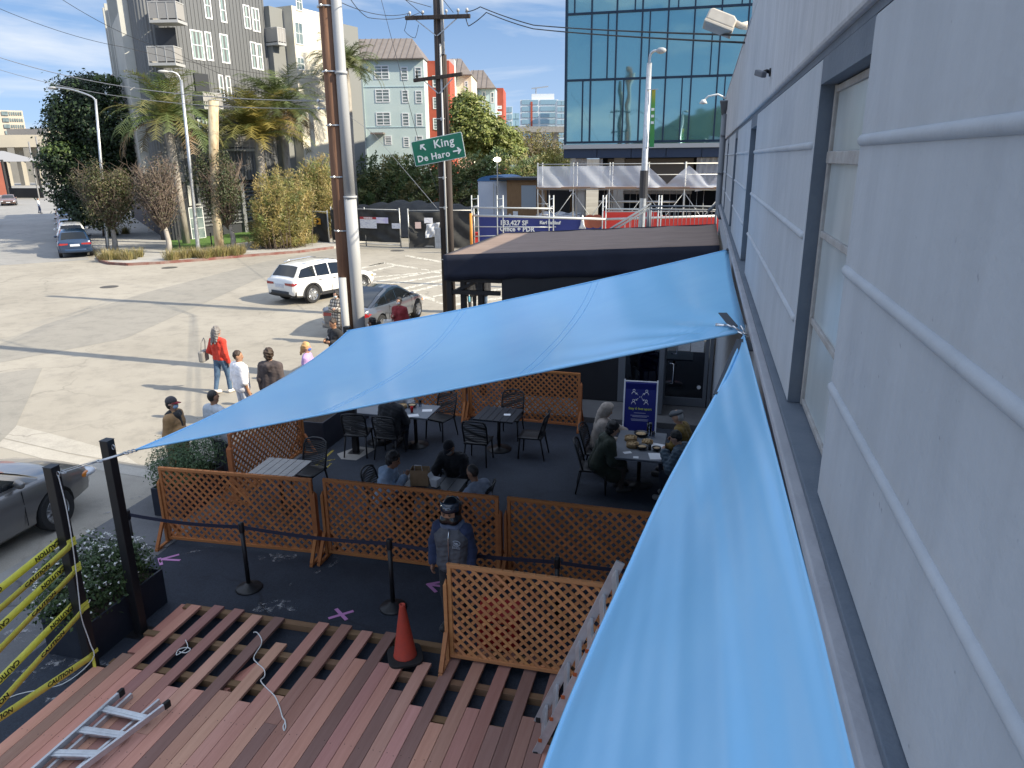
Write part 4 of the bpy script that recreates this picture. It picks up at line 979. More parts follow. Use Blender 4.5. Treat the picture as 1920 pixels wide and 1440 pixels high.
def person(label, head=None, loc=None, rz=0.0, h=1.70, pose='stand', lean=0.0, arms=('down', 'down'), hyaw=0.0, hpitch=0.0, skin=LIGHT, hair='short', hcol=(.02, .013, .009),
           top=(.1, .1, .1), bulk=.02, legs=(.02, .025, .04), shoes=(.03, .03, .03), res=.018, mask=None, long=0.0, puffy=False, hood=None, topmat=None, shorts=False, sleeves=1.0, stride=0.0, group=None, hz=0.0):
    s = h / 1.735
    zH = .93 if pose != 'sit' else .52
    Rl = np.array(Matrix.Rotation(-lean, 3, 'X')); O = np.array([0, 0, zH])
    T = lambda x, y, z: O + Rl @ np.array([x, y, z])
    Rh = Rl @ np.array(Matrix.Rotation(hyaw, 3, 'Z')) @ np.array(Matrix.Rotation(-hpitch + lean * .75, 3, 'X'))
    hb = T(0, .0, .59); HP = lambda x, y, z: hb + Rh @ np.array([x, y, z + .115])
    B = {}
    pel = [('c', T(sx * .07, 0, .02), T(sx * .065, 0, .16), .108, .098) for sx in (-1, 1)]
    tor = [('c', T(sx * .065, 0, .15), T(sx * .085, .0, .35), .098, .105) for sx in (-1, 1)] + [('c', T(sx * .08, 0, .35), T(sx * .055, -.01, .46), .10, .072) for sx in (-1, 1)]
    sh = [('c', T(sx * .05, -.01, .475), T(sx * .165, -.01, .455), .062, .058) for sx in (-1, 1)]
    neck = [('c', T(0, -.012, .48), hb + Rh @ np.array([0, 0, .03]), .058, .052)]
    headp = [('e', HP(0, 0, .012), (.076, .094, .112), Rh), ('c', HP(0, .03, -.05), HP(0, .058, -.085), .052, .034), ('c', HP(0, .085, .005), HP(0, .106, -.028), .010, .015),
             ('e', HP(.078, -.005, -.01), (.012, .026, .033), Rh), ('e', HP(-.078, -.005, -.01), (.012, .026, .033), Rh)]
    armp, palm, hands, fore = [], [], [], []
    for sx, ar in ((-1, arms[0]), (1, arms[1])):
        e, w = ARMS[ar] if isinstance(ar, str) else ar
        S0 = np.array([sx * .178, -.01, .45]); E = T(*(S0 + np.array([sx * e[0], e[1], e[2]]))); Wr = T(*(S0 + np.array([sx * w[0], w[1], w[2]]))); S1 = T(*S0)
        d = (Wr - E) / np.linalg.norm(Wr - E)
        armp.append(('c', S1, E, .056, .044)); fore.append(('c', E, Wr, .044, .030)); palm.append(('c', Wr, Wr + d * .075, .028, .031)); hands.append((sx, Wr, d))
    legp, feet, kn = [], [], []
    for sx in (-1, 1):
        if pose == 'sit': H_, K, A, TO = (sx * .095, .0, zH), (sx * .13, .43, zH - .03), (sx * .12, .40, .09), (sx * .13, .56, .045)
        else:
            f = stride * sx; H_, K, A, TO = (sx * .09, 0, zH), (sx * .10, .02 + f * .6, .50), (sx * .10, -.03 + f, .09 + (.05 if f < 0 else 0)), (sx * .12, .13 + f, .04 + (.0 if f < 0 else 0))
        H_, K, A, TO = map(np.array, (H_, K, A, TO)); legp += [('c', H_, K, .088, .060), ('c', K, A, .058, .040)]; feet += [('c', A - np.array([0, .03, .045]), TO, .042, .038), ('c', A, A - np.array([0, 0, .03]), .04, .042)]
    body = pel + tor + sh + neck + headp + armp + fore + palm + legp + feet
    hz_top = HP(0, -.01, .13)
    rzm = Matrix.Rotation(rz, 3, 'Z')
    if loc is None:
        off = rzm @ (Vector(hz_top) * s); p = G(head[0], head[1], off.z + hz); loc = (p.x - off.x, p.y - off.y, hz)
    t = thing('person', label, 'person', loc, rz, group); t.scale = (s, s, s)
    def extra(b):
        for sx in (-1, 1): b.mi = 1; b.ball(HP(sx * .031, .086, .012), (.011, .008, .008), 6, 4)
        b.mi = 2; b.bx(-.022, .022, .0, .012, -.004, .004, Matrix(Rh.tolist()), HP(0, .083, -.058)); b.mi = 0
        for sx, Wr, d in hands:
            u = np.cross(d, np.array([sx, 0, 0.0])); u = u / (np.linalg.norm(u) + 1e-9)      # across the knuckles
            nn = np.cross(d, u); nn = nn if nn[0] * sx < 0 else -nn                            # towards the palm side
            for q, (o, L) in enumerate(((-.026, .055), (-.009, .068), (.009, .064), (.025, .05))):
                a = Wr + d * .088 + u * o; b1 = a + d * L * .5 + nn * .006; b2 = b1 + (d * .7 + nn * .7) * L * .35; b3 = b2 + (d * .2 + nn) * L * .25
                b.tube([a - d * .02, a, b1, b2, b3], [.009, .0095, .009, .008, .006], 6)
            a = Wr + d * .03 - u * .025; b.tube([a, a - u * .022 + d * .02 + nn * .01, a - u * .03 + d * .055 + nn * .02], [.011, .010, .007], 6)
    sdf_mesh('body', body, res, .03, [skinm(skin), m_eye, m_lip], t, extra=extra)
    infl = lambda L, q: [((p[0], p[1], p[2], p[3] + q, p[4] + q) if p[0] == 'c' else p) for p in L]
    if top is not None:
        sl = []
        for a_, f_ in zip(armp, fore):
            sl.append(a_)
            if sleeves > .3: sl.append(('c', f_[1], f_[1] + (f_[2] - f_[1]) * sleeves * .97, f_[3], f_[4] + .006))
        g_ = infl(pel + tor + sh + sl, bulk)
        if long: g_ += [('c', T(sx * .08, 0, .0), (np.array([sx * .10, (.25 if pose == 'sit' else .0), zH - long])), .125 + bulk * .5, .12 + bulk) for sx in (-1, 1)] + [('c', T(0, 0, 0), (np.array([0, 0, zH - long])), .12, .15)] * (pose != 'sit')
        if hood == 'down': g_ += [('c', T(-.07, -.10, .47), T(.07, -.10, .47), .055, .055), ('c', T(0, -.12, .46), T(0, -.13, .38), .07, .04), ('c', T(-.09, -.04, .5), T(-.06, .05, .5), .035, .03), ('c', T(.09, -.04, .5), T(.06, .05, .5), .035, .03)]
        tm = topmat or cloth(top)
        sdf_mesh('jacket' if bulk > .025 else 'top', g_, res, .035, tm, t, noise=(.007 if puffy else .003))
        if hood == 'up':
            sdf_mesh('hood', [('e', HP(0, -.02, .02), (.108, .125, .135), Rh), ('c', HP(0, -.06, -.08), T(0, -.07, .47), .10, .09), ('e', HP(0, .035, .03), (.10, .09, .12), Rh)], res * .8, .04, tm, t,
                     cuts=[(HP(0, .085, .10), Rh @ np.array([0, 1, -.15]))], noise=.002)
    if legs is not None:
        lp_ = infl(pel[:0] + [('c', T(sx * .06, 0, -.02), T(sx * .06, 0, .10), .105, .10) for sx in (-1, 1)] + legp, .013)
        if shorts: lp_ = [p for i, p in enumerate(lp_) if i not in (3, 5)]
        sdf_mesh('trousers', lp_, res, .03, cloth(legs), t, noise=.002)
    if shoes is not None: sdf_mesh('shoes', infl(feet, .010), res * .8, .02, cloth(shoes, .6), t, cuts=[((0, 0, .005), (0, 0, -1))])
    # hair and headgear
    def ell(dx, r, cuts, col, nm, extra_=[], nz=.004): return sdf_mesh(nm, [('e', HP(*dx), r, Rh)] + extra_, .012, .03, col, t, cuts=cuts, noise=nz)
    fc = (HP(0, .062, .055), Rh @ np.array([0, .9, -.55])); lowc = (HP(0, -.02, -.085), Rh @ np.array([0, .35, -1]))
    if hair == 'short': ell((0, -.012, .026), (.088, .102, .113), [fc, lowc], hairm(hcol), 'hair')
    if hair == 'crop': ell((0, -.012, .020), (.081, .095, .108), [(HP(0, .045, .06), Rh @ np.array([0, .9, -.6])), lowc], hairm(hcol), 'hair', nz=.001)
    if hair == 'curly': ell((0, -.02, .035), (.102, .112, .118), [fc], hairm(hcol), 'hair', [('e', HP(0, -.05, -.03), (.095, .07, .09), Rh)], nz=.009)
    if hair == 'long': ell((0, -.015, .024), (.092, .106, .116), [fc], hairm(hcol), 'hair', [('c', HP(sx * .045, -.055, 0), T(sx * .07, -.12, .36), .065, .055) for sx in (-1, 1)] + [('c', HP(sx * .075, 0, 0), HP(sx * .08, -.02, -.12), .03, .035) for sx in (-1, 1)], nz=.008)
    if hair == 'tail': ell((0, -.015, .024), (.09, .104, .115), [fc], hairm(hcol), 'hair', [('c', HP(0, -.10, .0), HP(-.03, -.15, -.17), .045, .025), ('c', HP(sx * .07, .0, .0) if False else HP(0, -.08, -.05), HP(0, -.1, -.1), .05, .04)], nz=.006)
    if isinstance(hair, tuple) and hair[0] == 'cap':
        ell((0, -.015, .0), (.086, .10, .11), [(HP(0, .02, .0), Rh @ np.array([0, 1, -.3])), lowc], hairm(hcol), 'hair')
        c_ = ell((0, -.008, .040), (.092, .106, .104), [(HP(0, 0, .035), Rh @ np.array([0, .12, -1]))], cloth(hair[1]), 'cap', nz=0)
        br = MB(); br.grid(lambda u, v: Vector(HP((u - .5) * .17 * (1 - .35 * v * v), .075 + v * .10 - .10 * (u - .5) ** 2 * 3, .045 - .02 * v - .35 * (u - .5) ** 2 * .2)), 10, 5)
        bo = br.build('brim', cloth(hair[2]), c_, smooth=True); bo.modifiers.new('thick', 'SOLIDIFY').thickness = .006
    if isinstance(hair, tuple) and hair[0] == 'flatcap':
        ell((0, -.015, .0), (.083, .098, .108), [(HP(0, .01, .03), Rh @ np.array([0, 1, -.3])), lowc], hairm(hcol), 'hair', nz=.001)
        c_ = ell((0, .0, .068), (.098, .122, .052), [], cloth(hair[1]), 'cap', [('c', HP(0, .07, .06), HP(0, .13, .038), .06, .03)], nz=0)
    if mask == 'cloth' or isinstance(mask, tuple):
        ell((0, .028, -.042), (.066, .082, .062), [(HP(0, .028, 0), Rh @ np.array([0, -1, -.15]))], cloth(mask if isinstance(mask, tuple) else (.62, .64, .66)), 'face_mask', nz=0)
    return t, HP, T, Rh, s
# -------------- furniture of the patio
def make_chair(label, loc, rz):
    t = thing('patio_chair', label, 'chair', loc, rz, 'black woven patio chairs')
    m = MB(); m.grid(lambda u, v: Vector(((u - .5) * .46, (v - .5) * .46, .45 - .02 * math.sin(PI * u) * math.sin(PI * v))), 6, 6)
    so_ = m.build('seat', dark_plastic, t, smooth=True); so_.modifiers.new('thick', 'SOLIDIFY').thickness = .03
    b = MB()
    def bp(u, z): return Vector(((u - .5) * (.46 + .03 * (z - .45)), -.22 - (z - .45) * .28 + .05 * (2 * u - 1) ** 2, z))
    for k in range(14):
        z = .48 + k * .030; b.tube([bp(i / 8, z + .010 * math.sin(i * .8 + k)) for i in range(9)], .0115, 5)
    b.tube([bp(0, .45)] + [bp(0, .6), bp(0, .8), bp(.08, .90), bp(.3, .925), bp(.5, .93), bp(.7, .925), bp(.92, .90), bp(1, .8), bp(1, .6), bp(1, .45)], .016, 7)
    b.build('backrest', dark_plastic, t, smooth=True)
    for x, y, dx, dy in ((-.2, .2, -.02, .03), (.2, .2, .02, .03), (-.2, -.2, -.03, -.09), (.2, -.2, .03, -.09)):
        MB().tube([(x, y, .45), (x + dx, y + dy, 0)], [.02, .014], 8).build('leg', dark_plastic, t, smooth=True)
    return t
chair0 = None
def chair(label, x, y, rz):
    global chair0
    if chair0 is None: chair0 = make_chair(label, (x, y, .012), rz); return chair0
    return dup(chair0, (x, y, .012), rz, label)
m_tdark = mat('dark slatted table top', (.022, .026, .034), .4, col2=(.03, .035, .045), vs=5, stretch=(1, 14, 1))
m_tgrey = mat('grey table laminate', (.13, .145, .17), .38, col2=(.16, .175, .20), vs=4)
m_twood = mat('grey weathered slats', (.24, .235, .23), .6, col2=(.32, .31, .30), vs=4, stretch=(1, 10, 1))
def table(label, c, w, d, m, rz=0.0, slat=0, bases=1, ht=.75):
    t = thing('patio_table', label, 'table', (c[0], c[1], .012), rz, 'patio tables')
    tp_ = MB()
    if slat:
        n = slat; sw = w / n
        for k in range(n): tp_.bx(-w / 2 + k * sw + .004, -w / 2 + (k + 1) * sw - .004, -d / 2, d / 2, ht - .03, ht)
        tp_.bx(-w / 2 + .02, w / 2 - .02, -d / 2 + .05, -d / 2 + .1, ht - .055, ht - .031).bx(-w / 2 + .02, w / 2 - .02, d / 2 - .1, d / 2 - .05, ht - .055, ht - .031)
    else: tp_.bx(-w / 2, w / 2, -d / 2, d / 2, ht - .04, ht)
    tp_.build('tabletop', m, t, bevel=.005)
    for k in range(bases):
        x = 0 if bases == 1 else (-w / 4 if k == 0 else w / 4)
        MB().lathe([(.035, .03), (.035, ht - .05)], (x, 0, 0), 12).build('column', black_metal, t, smooth=True)
        MB().lathe([(.25, 0), (.25, .012), (.06, .04), (.04, .06)], (x, 0, 0), 20).build('base', black_metal, t, smooth=True)
        MB().bx(x - .2, x + .2, -.03, .03, ht - .062, ht - .041).bx(x - .03, x + .03, -.2, .2, ht - .0625, ht - .0415).build('bracket', black_metal, t)
    return t
tA = G(742, 768, .75); tB = G(935, 777, .75); tD = G(1200, 835, .75); tC = G(800, 912, .75); tE = G(524, 879, .74)
table('grey table with meals at the pavement side under the blue sail', (tA.x, tA.y), 1.65, .8, m_tgrey, bases=2)
table('empty dark slatted table in front of the rear lattice screen', (tB.x, tB.y), .82, .80, m_tdark, rad(-2), 6)
table('grey table crowded with steamer baskets near the glass door', (tD.x, tD.y), .85, 1.35, m_tgrey, rad(-1))
table('dark table with takeaway bags behind the middle front lattice screen', (tC.x, tC.y), 1.1, .75, m_tdark, 0, 6)
table('weathered grey slatted table behind the first front lattice screen', (tE.x, tE.y), .8, .75, m_twood, rad(2), 6)
chair('empty chair with its back to us at the empty dark table', tB.x - .22, tB.y - .68, 0)
chair('empty chair behind the empty dark table', tB.x + .05, tB.y + .72, PI)
chair('empty chair at the right of the empty dark table, turned to the left', tB.x + .72, tB.y - .18, PI / 2)
chair('chair of the person in the hooded cream top', tD.x - .78, tD.y + .30, -PI / 2 - .1)
chair('chair of the person in the green parka', tD.x - .76, tD.y - .42, -PI / 2 + .1)
chair('chair of the man in the flat cap', tD.x + .78, tD.y + .35, PI / 2)
chair('chair of the person in the grey puffer jacket', tD.x + .74, tD.y - .38, PI / 2)
chair('chair of the diner in the black puffer at the grey table', tA.x + .12, tA.y - .62, 0)
chair('empty chair at the left end of the grey table by the post', tA.x - .55, tA.y - .62, .15)
chair('empty chair at the far side of the grey table', tA.x + .75, tA.y + .55, PI - .3)
chair('empty chair behind the weathered slatted table', tE.x + .15, tE.y + .62, PI - .1)
chair('chair of the man in the pale blue hoodie', tC.x - .72, tC.y + .05, -PI / 2)
chair('chair of the man in the grey sweatshirt', tC.x + .75, tC.y - .05, PI / 2)
chair('chair of the man in the black cap', tC.x + .15, tC.y + .66, PI)

# -------------- the people
wv = rad(-20)
person('person with wavy grey hair, red cardigan and jeans walking away across the road', loc=tuple(G(421, 737)), rz=rad(-8), h=1.70, hair='long', hcol=(.13, .12, .115), top=(.50, .035, .018), legs=(.055, .10, .17), shoes=(.55, .52, .50), stride=.14, arms=('bag', 'down'), hyaw=rad(-8))
person('dark haired person in a loose white shirt looking to the right', head=(444, 657), rz=rad(-28), h=1.70, hair='short', hcol=(.03, .016, .01), skin=TAN, top=(.74, .72, .74), bulk=.045, legs=(.42, .43, .47), shoes=(.5, .5, .5), sleeves=.2, hyaw=rad(-45))
person('person with tousled brown hair and a dark brown hoodie seen from behind', head=(503, 653), rz=rad(8), h=1.76, hair='curly', hcol=(.035, .022, .014), top=(.055, .042, .042), bulk=.035, hood='down', legs=(.03, .03, .035))
person('blond person in a lilac top with a blue bandana over the face', head=(573, 641), rz=rad(-70), h=1.66, hair='tail', hcol=(.42, .25, .10), top=(.42, .27, .52), bulk=.03, legs=(.05, .05, .07), mask=(.05, .12, .42))
pj = person('man in a black jacket with a white round badge beside the wooden pole', head=(622, 597), rz=rad(150), h=1.76, hair='short', hcol=(.03, .02, .016), skin=TAN, top=(.012, .012, .014), bulk=.035, legs=(.02, .02, .03), arms=('bent', 'bent'), hpitch=rad(15))
MB().lathe([(.04, 0), (.04, .004)], pj[2](.10, .142, .33), 12, Matrix.Rotation(-PI / 2, 3, 'X')).build('badge', white_paint, pj[0])
m_check, nt_, P_ = nt_new('checked coat cloth'); tcn = N(nt_, 'ShaderNodeTexCoord')
wx = N(nt_, 'ShaderNodeTexWave', Scale=3.2, wave_type='BANDS', bands_direction='Z'); wy = N(nt_, 'ShaderNodeTexWave', Scale=3.2, wave_type='BANDS', bands_direction='X')
for w_ in (wx, wy): nt_.links.new(tcn.outputs['Object'], w_.inputs['Vector'])
ma_ = N(nt_, 'ShaderNodeMath', operation='MULTIPLY'); nt_.links.new(wx.outputs['Fac'], ma_.inputs[0]); nt_.links.new(wy.outputs['Fac'], ma_.inputs[1])
rr_ = N(nt_, 'ShaderNodeValToRGB'); rr_.color_ramp.elements[0].color = (.10, .09, .085, 1); rr_.color_ramp.elements[1].color = (.50, .46, .40, 1); rr_.color_ramp.elements[0].position = .1; rr_.color_ramp.elements[1].position = .35
nt_.links.new(ma_.outputs[0], rr_.inputs['Fac']); nt_.links.new(rr_.outputs['Color'], P_.inputs['Base Color']); P_.inputs['Roughness'].default_value = .9
person('masked person in a cream and brown checked coat behind the wooden pole', head=(629, 545), rz=rad(165), h=1.68, hair='long', hcol=(.012, .01, .01), top=(.4, .36, .3), topmat=m_check, bulk=.045, long=.25, legs=(.02, .02, .025), mask=(.45, .56, .62), arms=('bent', 'cross'), hpitch=rad(10))
person('person in a dark red sweater and white mask in front of the grey hatchback', head=(748, 557), rz=rad(172), h=1.66, hair='short', hcol=(.012, .01, .01), top=(.20, .018, .022), bulk=.035, legs=(.02, .02, .03), mask=(.66, .68, .70), arms=('down', 'bent'))
person('person whose black hair alone shows above the blue sail beside the poles', head=(697, 596), rz=rad(100), h=1.62, hair='curly', hcol=(.008, .007, .007), top=(.03, .03, .04), bulk=.03, legs=(.02, .02, .03))
pc = person('masked person in a baseball cap and long camel coat at the pavement edge', head=(319, 744), rz=rad(-75), h=1.68, hair=('cap', (.05, .045, .05), (.22, .02, .03)), hcol=(.012, .01, .01), top=(.27, .155, .065), bulk=.045, long=.52, legs=(.02, .02, .025), mask=(.30, .45, .62), arms=('pocket', 'bent'), hood=None)
sdf_mesh('scarf', [('c', pc[2](-.10, -.03, .52), pc[2](.10, -.03, .52), .075, .075), ('c', pc[2](-.08, .06, .50), pc[2](.08, .06, .50), .065, .065), ('c', pc[2](.04, .10, .48), pc[2](.05, .13, .30), .05, .045)], .016, .04, cloth((.02, .018, .018)), pc[0], noise=.004)
person('man with cropped dark hair and a pale jacket seen from behind near the shrub', head=(397, 731), rz=rad(-20), h=1.74, hair='crop', hcol=(.02, .017, .015), skin=TAN, top=(.40, .43, .46), bulk=.035, legs=(.05, .06, .08))
for px, lab, tcol, rz_ in ((886, 'person in dark clothes seen through the open side of the canopy, carrying a blue bottle', (.02, .02, .022), 30), (906, 'person in a long dark jacket and jeans seen through the open side of the canopy', (.014, .014, .017), 200)):
    p = G(px, 588); person(lab, loc=(p.x, p.y, 0), rz=rad(rz_), h=1.72, top=tcol, bulk=.04, long=.12, legs=(.03, .03, .035) if px < 900 else (.06, .09, .14), hair='short', arms=('down', 'down'), stride=.05)
# helmeted rider
hp = person('person in a black motorcycle helmet, navy sleeves and grey padded vest beside the belt line', head=(845, 938), rz=rad(178), h=1.72, res=.013, hair=None, skin=BROWNSK, top=(.018, .030, .075), bulk=.022, legs=(.012, .012, .016), arms=('down', 'pocket'), hpitch=rad(6))
t_, HPf, Tf, Rhh, s_h = hp
def ringmesh(c, rx, rz_, th, n=20):
    return [c + Vector((rx * math.cos(k * 2 * PI / n), 0, rz_ * math.sin(k * 2 * PI / n))) for k in range(n + 1)]
m_vest = mat('quilted grey vest', (.075, .08, .095), .75, col2=(.10, .105, .12), vs=9, bump=.5, bs=22)
vp = [('c', Tf(sx * .07, 0, .00), Tf(sx * .065, 0, .16), .142, .132) for sx in (-1, 1)] + [('c', Tf(sx * .065, 0, .15), Tf(sx * .085, .0, .35), .132, .140) for sx in (-1, 1)] + [('c', Tf(sx * .08, 0, .35), Tf(sx * .06, -.01, .47), .134, .10) for sx in (-1, 1)]
ve = sdf_mesh('vest', vp, .013, .04, m_vest, t_, noise=.004)
zp = MB(); zp.tube([Tf(0, .155, .02), Tf(0, .150, .2), Tf(0, .145, .38), Tf(0, .10, .50)], .006, 6); zp.build('zip', chrome, ve, smooth=True)
sdf_mesh('collar', [('c', Tf(-.09, -.02, .52), Tf(.09, -.02, .52), .07, .07), ('c', Tf(-.07, .04, .515), Tf(.07, .04, .515), .06, .06)], .014, .04, cloth((.10, .13, .20)), t_)
em = MB(); c0 = Vector(Tf(-.105, .152, .345)); em.tube([c0 + Vector((.048 * math.cos(a), 0, .034 * math.sin(a))) for a in [rad(30 + k * 15) for k in range(21)]], .006, 6)
em.ball(c0 + Vector((-.004, .002, -.006)), (.026, .006, .016)); em.ball(c0 + Vector((.022, .002, .002)), (.012, .006, .012)); em.tube([c0 + Vector((.03, .002, .006)), c0 + Vector((.04, .004, .02))], [.005, .001], 5)
m_emb = mat('pale grey print', (.30, .33, .38), .6)
em.build('emblem', m_emb, ve, smooth=True)
text_obj('ECKO', .038, m_emb, frame(c0 + Vector((0, .003, -.058)), (-1, 0, 0), (0, 0, 1)), 'lettering', ve, .004, .001, world=False)
m_helmet = mat('glossy black helmet', (.006, .006, .008), .16, coat=.25)
hl = sdf_mesh('helmet', [('e', HPf(0, -.012, .018), (.125, .150, .150), Rhh), ('c', HPf(-.06, .09, -.085), HPf(.06, .09, -.085), .055, .055), ('c', HPf(-.09, .02, -.09), HPf(-.06, .09, -.085), .05, .05), ('c', HPf(.09, .02, -.09), HPf(.06, .09, -.085), .05, .05)], .011, .04, m_helmet, t_,
              cuts=[], noise=0)
# eye opening: a skin band set in the front with the raised visor above it
vz = MB(); vz.grid(lambda u, v: Vector(HPf(*(.131 * math.sin((u - .5) * 2.5), -.012 + .158 * math.cos((u - .5) * 2.5) * math.cos((v) * .8), .045 + .14 * math.sin(v * .8)))), 18, 8)
vzo = vz.build('visor', mat('blue tinted visor', (.010, .018, .035), .06, coat=.5), hl, smooth=True); vzo.modifiers.new('thick', 'SOLIDIFY').thickness = .006
fb = MB(); fb.grid(lambda u, v: Vector(HPf(.126 * math.sin((u - .5) * 1.5), -.004 + .158 * math.cos((u - .5) * 1.5), -.018 + .058 * v)), 14, 4); fb.build('face_opening', skinm(TAN), hl, smooth=True)
eb = MB()
for sx in (-1, 1): eb.ball(HPf(sx * .036, .152, .012), (.013, .006, .007), 8, 5); eb.bar(HPf(sx * .018, .155, .03), HPf(sx * .056, .148, .032), .006, .008)
eb.build('eyes', m_eye, hl, smooth=True)
lo_ = MB(); lo_.tube([Vector(HPf(.045 * math.cos(a), .142 - .012 * abs(math.cos(a)), .092 + .018 * math.sin(a))) for a in [k * PI / 10 for k in range(21)]], .005, 5); lo_.ball(HPf(0, .143, .092), (.02, .006, .007), 8, 4)
lo_.build('emblem', m_emb, hl, smooth=True)
gl = MB()
for sx, Wd_ in ((-1, 0),): pass
# diners
person('diner in a black puffer jacket with the back to us at the grey table', loc=(tA.x + .12, tA.y - .60, 0), rz=rad(-4), pose='sit', lean=.25, arms=('table', 'table'), top=(.012, .013, .016), bulk=.045, puffy=True, hair='short', hcol=(.01, .01, .01))
person('diner in a white top across the grey table, mostly hidden by the blue sail', loc=(tA.x - .1, tA.y + .62, 0), rz=PI, pose='sit', lean=.2, arms=('table', 'table'), top=(.45, .45, .46), bulk=.03, hair='short')
person('man with curly black hair and a pale blue hoodie raising food to the mouth', head=(741, 848), rz=rad(-80), pose='sit', lean=.32, arms=('table', 'mouth'), top=(.27, .36, .48), bulk=.03, hair='curly', hcol=(.010, .008, .008), skin=TAN, hpitch=.25, res=.014, hood='down')
person('man in a black cap and black jacket opening a takeaway bag', head=(838, 829), rz=rad(170), pose='sit', lean=.35, arms=('table', 'reach'), top=(.010, .010, .013), bulk=.035, hair=('cap', (.010, .010, .014), (.010, .010, .014)), skin=TAN, hpitch=.45, res=.014, mask=(.35, .34, .33))
person('man with cropped greying hair in a grey sweatshirt reaching over the takeaway table', head=(884, 870), rz=rad(70), pose='sit', lean=.40, arms=('reach', 'table'), top=(.26, .30, .38), bulk=.025, hair='crop', hcol=(.025, .02, .018), skin=TAN, hpitch=.1, res=.014)
person('person in a cream hooded top reaching over the basket laden table', head=(1142, 757), rz=rad(-78), pose='sit', lean=.22, arms=('reach', 'table'), top=(.34, .29, .25), bulk=.035, hair='short', hood='up', hcol=(.012, .01, .01), hpitch=.3, res=.014)
person('person with black hair in a dark green parka bending over the basket laden table', head=(1153, 791), rz=rad(-68), pose='sit', lean=.40, arms=('table', 'table'), top=(.022, .030, .018), bulk=.05, hood='down', hair='curly', hcol=(.006, .006, .006), hpitch=.2, res=.014, long=.15, legs=(.05, .04, .035))
person('man in a grey flat cap and mustard jacket at the basket laden table', head=(1268, 768), rz=rad(75), pose='sit', lean=.28, arms=('table', 'bent'), top=(.17, .11, .022), bulk=.035, hair=('flatcap', (.085, .095, .105)), hcol=(.3, .3, .3), hpitch=.25, res=.014)
person('person with black hair in a grey puffer jacket eating at the basket laden table', head=(1264, 807), rz=rad(72), pose='sit', lean=.42, arms=('mouth', 'table'), top=(.055, .085, .115), bulk=.05, puffy=True, hair='short', hcol=(.006, .006, .006), hpitch=.3, res=.014, shoes=(.28, .28, .27))
person('person in a beige jacket sitting behind the shop glass', loc=(-1.15, 18.0, .13), rz=rad(30), pose='sit', lean=.15, arms=('table', 'table'), top=(.36, .34, .29), bulk=.04, hair='short')
tI = table('small table inside the shop behind the glass door', (-.45, 18.25), .9, .8, m_tgrey); tI.location.z = .13
chair('chair inside the shop behind the glass', -1.15, 17.98, rad(30)).location.z = .13
# things carried
m_tote = mat('grey leather bag', (.22, .21, .20), .6); p = G(395, 668, 1.0)
tb = thing('shoulder_bag', 'grey shoulder bag carried by the person in the red cardigan', 'bag', (-11.86, 15.36, .82), .2)
MB().bx(-.07, .07, -.17, .17, 0, .28).build('body', m_tote, tb, bevel=.04); MB().tube([(0, -.12, .26), (.03, -.10, .5), (.06, 0, .6), (.03, .1, .5), (0, .12, .26)], .01, 6).build('handle', m_tote, tb, smooth=True)
pr_ = G(733, 600, .95)
tb = thing('tote_bag', 'white tote bag on the arm of the person in the dark red sweater', 'bag', (pr_.x, pr_.y - .1, .62), .1)
MB().bx(-.19, .19, -.05, .05, 0, .36).build('body', white_paint, tb, bevel=.03); MB().tube([(-.1, -.05, .34), (-.09, -.06, .58), (.09, -.06, .58), (.1, -.05, .34)], .01, 6).build('handle', black_ink, tb, smooth=True)
bl = G(880, 566, .78); bt = thing('water_bottle', 'pale blue water bottle in the hand of the person behind the canopy opening', 'bottle', tuple(bl))
MB().lathe([(.03, 0), (.035, .02), (.035, .16), (.015, .20), (.015, .23)], n=12).build('bottle', mat('blue plastic', (.15, .45, .55), .3), bt, smooth=True); MB().lathe([(.018, .22), (.018, .25)], n=10).build('cap', white_paint, bt)

# -------------- things on the tables
m_bamb = mat('bamboo basket', (.26, .16, .07), .7, col2=(.36, .24, .11), vs=20, stretch=(.3, .3, 6)); m_food = mat('dumplings', (.55, .42, .25), .6, col2=(.4, .25, .1), vs=30); m_bowl = mat('black bowl', (.02, .02, .022), .3)
m_card = mat('kraft paper', (.34, .22, .12), .8, col2=(.40, .27, .16), vs=10); m_clearg = clear('clear water glass')
def basket(lab, x, y, r=.11, h=.07):
    t = thing('steamer_basket', lab, 'basket', (x, y, .763)); MB().lathe([(r, 0), (r, h), (r * .9, h), (r * .9, .02)], n=24).build('basket', m_bamb, t, smooth=True)
    f = MB()
    for k in range(7): a = k * PI / 3.5; f.ball((r * .55 * math.cos(a) * (k > 0), r * .55 * math.sin(a) * (k > 0), .04), .03, 8, 5)
    f.build('dumplings', m_food, t, smooth=True)
def bowl(lab, x, y, r=.1, food=True):
    t = thing('bowl', lab, 'bowl', (x, y, .763)); MB().lathe([(r * .5, 0), (r * .9, .03), (r, .06), (r * .95, .06), (r * .5, .015)], n=22).build('bowl', m_bowl, t, smooth=True)
    if food: MB().ball((0, 0, .035), (r * .75, r * .75, .022), 12, 6).build('food', m_food, t, smooth=True)
def sheetp(lab, x, y, w, d, rz, z=.7635, m=None, cat='paper', name='paper_sheet'):
    o = MB().bx(-w / 2, w / 2, -d / 2, d / 2, 0, .003).build(name, m or paper); o.location = (x, y, z); o.rotation_euler = (0, 0, rz); tag(o, lab, cat)
def tumbler(lab, x, y, r=.03, h=.11, m=None, name='drinking_glass', cat='glass'):
    o = MB().lathe([(r * .85, 0), (r, h), (r * .92, h), (r * .8, .008)], n=14).build(name, m or m_clearg, smooth=True); o.location = (x, y, .763); tag(o, lab, cat)
X, Y = tD.x, tD.y
